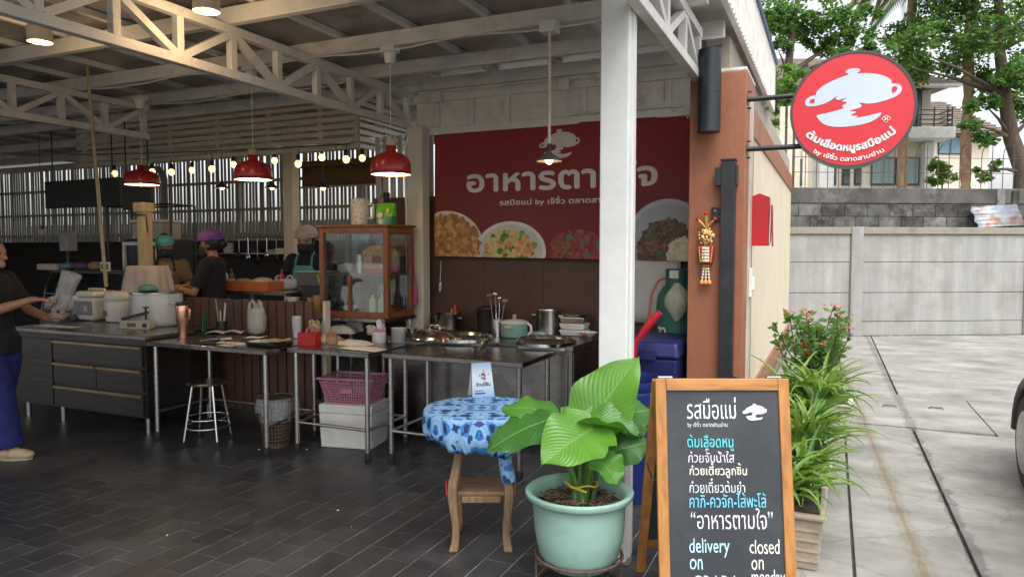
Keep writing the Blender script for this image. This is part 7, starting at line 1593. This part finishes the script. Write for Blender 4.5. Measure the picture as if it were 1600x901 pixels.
for (u, v, y) in ((268,269,5.93),(300,266,6.4),(331,264,5.93),(365,257,6.4),(429,251,6.4),(466,256,5.93),(503,246,6.3),(541,249,5.95),(566,247,6.5),(179,271,5.93),(238,268,6.4)):
    c = gy(u, v, y); t = thing('string_bulb', 'small bare bulb glowing warm on the cord under the slatted screen', 'bulb', (c.x, y, c.z), 0, 'bare bulbs strung under the screen')
    build(MB().ball((0,0,0), .036,.036,.04, 12, 8), 'bulb', BULBD, t, smooth=180); build(MB().lathe([(.018,.034),(.02,.05),(.02,.09),(.008,.1)], 10), 'socket', BLACKP, t, smooth=50); build(MB().tube([(0,0,.1),(0,.0,.16)], .004, 5), 'cord', BLACKP, t)
ca, cb_ = gy(110, 252, 5.93), gy(548, 238, 5.93)
loose('bulb_cord', 'black electric cord running along the slatted screen above the bulbs', 'cord', (0,0,0), MB().tube([ca.lerp(cb_, i/12)+Vector((0,-.01,.08-.02*math.sin(i/12*math.pi))) for i in range(13)], .005, 5), BLACKP)
# ================================================================== SMALL CLUTTER
GLS = [('brown_glass',(.1,.04,.015)),('green_glass',(.03,.09,.03)),('amber_sauce',(.3,.1,.02)),('red_sauce',(.4,.03,.02)),('white_bottle',(.65,.63,.58))]
def bottle(loc, r, h, k, lab, grp=None):
    nm, c = GLS[k]; t = thing('sauce_bottle', lab, 'bottle', loc, 0, grp); build(MB().lathe([(r,0),(r*1.05,.01),(r*1.05,h*.6),(r*.8,h*.7),(r*.36,h*.82),(r*.36,h*.94)], 16), 'bottle', M(nm, c, .2), t, smooth=50)
    build(MB().lathe([(r*.42,h*.94),(r*.42,h),(0,h)], 12), 'cap', M('cap_%d'%(k%3), ((.5,.04,.03),(.6,.55,.1),(.05,.05,.05))[k%3], .4), t); build(MB().lathe([(r*1.06,h*.15),(r*1.06,h*.5)], 16, cap=False), 'label', M('label_%d'%k, ((.6,.5,.2),(.6,.6,.55),(.55,.1,.06),(.1,.25,.12),(.3,.3,.5))[k], .6), t)
for i, (u, v) in enumerate(((648,508),(660,505),(741,505),(752,504))): p = onr(u, v); bottle((p.x, min(p.y+.05, 5.8), Z2), .03, .2+.02*(i % 2), i, ('brown','green','amber','red')[i]+' sauce bottle at the back of the cooking counter')
for i, u in enumerate((352,362,440)): bottle((gy(u,430,5.95).x, 5.95, ZK), .032, .22, (4,0,3)[i], ('white','brown','red')[i]+' bottle standing on the preparation bench')
p = onr(760,530); t = thing('ladle_jar', 'steel jar of ladles and spatulas on the cooking counter', 'jar', (p.x-.02, p.y+.25, Z2)); build(MB().lathe([(.05,0),(.055,.14),(.05,.14),(.045,.01),(0,.01)], 18), 'jar', STEEL, t, smooth=50)
for k in range(4):
    a = k*1.6; e = Vector((.07*math.cos(a), .05*math.sin(a), .3+.02*k)); build(MB().tube([(.02*math.cos(a),.02*math.sin(a),.02), e], .005, 6), 'ladle', CHROME if k % 2 else WOODL, t); build(MB().ball(e, .03,.03,.018, 10, 6), 'ladle_bowl', CHROME if k % 2 else WOODL, t, smooth=180)
for i, (u, v, c) in enumerate(((690,535,(.45,.05,.03)),(752,538,(.15,.3,.06)),(640,520,(.5,.35,.1)))):
    p = onr(u, v); t = thing('seasoning_bowl', ('red chilli','chopped green herb','yellow paste')[i]+' in a small steel bowl on the cooking counter', 'bowl', (p.x, p.y+.04, Z2)); build(MB().lathe([(.03,0),(.05,.035),(.053,.037),(.045,.033),(0,.02)], 18), 'bowl', CHROME, t, smooth=50); build(MB().ball((0,0,.028), .042,.042,.015, 10, 6), 'seasoning', M('season_%d'%i, c, .8, 0, .4, 60, bump=.8), t)
# kitchen wall shelf with pans
q = gy(390, 392, 8.75); sh_ = thing('wall_shelf', 'steel shelf along the dark kitchen wall', 'shelf', (q.x, 8.75, gy(390,395,8.75).z)); build(B(-1.1,1.1,-.15,.17,-.02,0), 'board', STEELD, sh_)
for x in (-.9,0,.9): build(MB().prism([(.17,-.021),(-.12,-.021),(.17,-.2)], x-.01, x+.01, 'x'), 'bracket', STEELD, sh_)
zs_ = gy(390,395,8.75).z+.001
for i, (dx, r, h, m_) in enumerate(((-.8,.11,.1,STEELD),(-.45,.09,.16,WHITEP),(.1,.12,.07,M('purple_tub',(.14,.06,.26),.5)),(.55,.16,.05,PAPER),(.9,.1,.12,STEEL))):
    t = thing('shelf_container', ('dull steel pan','white tub','purple tub','flat white tray','shiny steel pan')[i]+' on the steel shelf of the kitchen wall', 'container', (q.x+dx, 8.75, zs_)); build(MB().lathe([(r*.85,0),(r,h),(r*1.05,h+.005),(r*.95,h),(r*.8,.01),(0,.01)], 20), 'body', m_, t, smooth=50)
# ladles hanging before the shelf
rr0 = thing('utensil_rail', 'rail of hanging ladles and sieves in front of the dark kitchen wall', 'rail', (gy(410,380,7.4).x, 7.4, 1.72)); build(MB().tube([(-.5,0,0),(.5,0,0)], .01, 6), 'rail', STEEL, rr0)
for s in (-.5,.5): build(MB().tube([(s,0,0),(s,0,1.32)], .005, 5), 'hanger', STEEL, rr0)
for k in range(6): x = -.42+k*.165; u_ = build(MB().tube([(x,0,0),(x,0,-.2-.03*(k % 3))], .006, 6), 'utensil', CHROME if k % 2 else STEELD, rr0); build(MB().ball((x,-.01,-.24-.03*(k % 3)), .045,.02,.045, 12, 8), 'utensil_head', CHROME if k % 2 else BLACKP, u_, smooth=180)
# table one: receipts, calculator, cup, notebook
p = ont(300,536); t = thing('calculator', 'black desk calculator lying beside the copper tumbler', 'calculator', (p.x+.12, p.y+.06, Z1), .3); build(MB().prism([(-.07,0),(.07,0),(.07,.03),(-.07,.012)], -.05, .05, 'y'), 'body', BLACKP, t, bevel=.004)
for i in range(4):
    for j in range(4): build(B(-.055+i*.024,-.037+i*.024,-.042+j*.021,-.026+j*.021,.021+i*.003,.026+i*.003), 'key', M('grey_key',(.3,.3,.3),.5), t)
for i, (u, v, a, sx, sy) in enumerate(((330,536,.4,.08,.05),(352,541,-.2,.1,.04),(396,528,.1,.09,.06),(440,532,.7,.06,.05),(345,531,.9,.07,.06))): p = ont(u, v); loose('receipt', ('folded cream','long thin','wide white','small square','curled pinkish')[i]+' receipt slip lying on the first steel table', 'paper', (p.x, p.y+.02, Z1+.0008+i*.0006), MB().add([(-sx,-sy,0),(sx,-sy,.004),(sx,sy,.012),(-sx,sy,.003),(0,-sy,.003),(0,sy,.002)], [(0,4,5,3),(4,1,2,5)]), (PAPER, M('cream_slip',(.62,.55,.42),.7))[i % 2], rz=a)
p = ont(455,533); t = thing('paper_cup_stack', 'stack of white paper cups between the first two tables', 'cups', (p.x-.13, p.y+.22, Z1))
for i in range(6): build(MB().lathe([(.03,i*.018),(.04,i*.018+.09),(.042,i*.018+.092),(.038,i*.018+.09),(0,i*.018+.004)], 18), 'cup', PAPER, t, smooth=50)
for i, (u, v, s) in enumerate(((486,527,1),(512,546,.8),(575,530,.7))): p = ont(u, v); carrier('knotted_bag', ('bulging clear bag of garnish at the end of the second table','small knotted bag of sauce in front of the bag packs','small clear bag of noodles beside the tissue holder')[i], (p.x, p.y+.05, Z1+.03), .06*s, .05*s, .11*s, film('garnish_%d'%i, ((.5,.42,.25),(.45,.2,.1),(.6,.58,.5))[i], .65))
# wires looped along the beams
for i, (x0, x1, y, z) in enumerate(((-9,-3.7,5.17,3.03),(-6.4,-1.0,4.43,3.03),(-8.8,-4.4,6.85,3.02))):
    pts = [Vector((x0+(x1-x0)*k/24, y-.012*(k % 2), z-.035*abs(math.sin(k*math.pi/6)))) for k in range(25)]; loose('loose_wire', ('white cable sagging along the beam beside the long truss','thin cable looped under the beam that carries the rod lamp','dark cable sagging behind the slatted screen')[i], 'cable', (0,0,0), MB().tube(pts, .006, 5), BLACKP if i == 2 else WHITEP)
# hanging bulb, cloths and bottles around the display case
c = gy(66, 363, 5.7); t = thing('hanging_bulb', 'unlit clear bulb hanging near the display case', 'bulb', tuple(c)); build(MB().ball((0,0,0), .035,.035,.045, 12, 8), 'bulb', film('unlit_bulb',(.6,.6,.58),.6,.1), t, smooth=180); build(MB().tube([(0,0,.045),(0,0,.09)], .016, 8).tube([(0,0,.09),(0,0,3.04-c.z)], .003, 5), 'cord', BLACKP, t)
for i in range(5):
    p = gz(58+i*9, 492, CT); bottle((p.x, p.y+.32, CT), .03, .19+.03*(i % 2), (i*2) % 5, ('brown','amber','white','green','red')[i]+' labelled bottle at the foot of the display case')
q = gy(391, 470, 5.3); loose('ice_bag', 'white knotted plastic sack standing behind the picket partition', 'bag', (gy(452,450,5.3).x, 5.35, .0), MB().lathe([(.13,0),(.17,.2),(.16,.6),(.1,.9),(.03,1.02),(.07,1.1)], 16), film('sack_film',(.55,.53,.5),.75), 180)
q = gy(492, 460, 5.2); t = thing('paper_bags', 'brown paper bags stuffed upright behind the picket partition', 'bags', (q.x, 5.25, .95)); build(B(-.1,.1,-.06,.06,-.95,0), 'crate', BROWNW, t)
for k in range(3): build(MB().bar((-.06+k*.05,0,.001),(-.08+k*.07,.01*k,.16+.02*k),.09,.03), 'paper_bag', M('kraft_paper',(.35,.22,.12),.8), t)
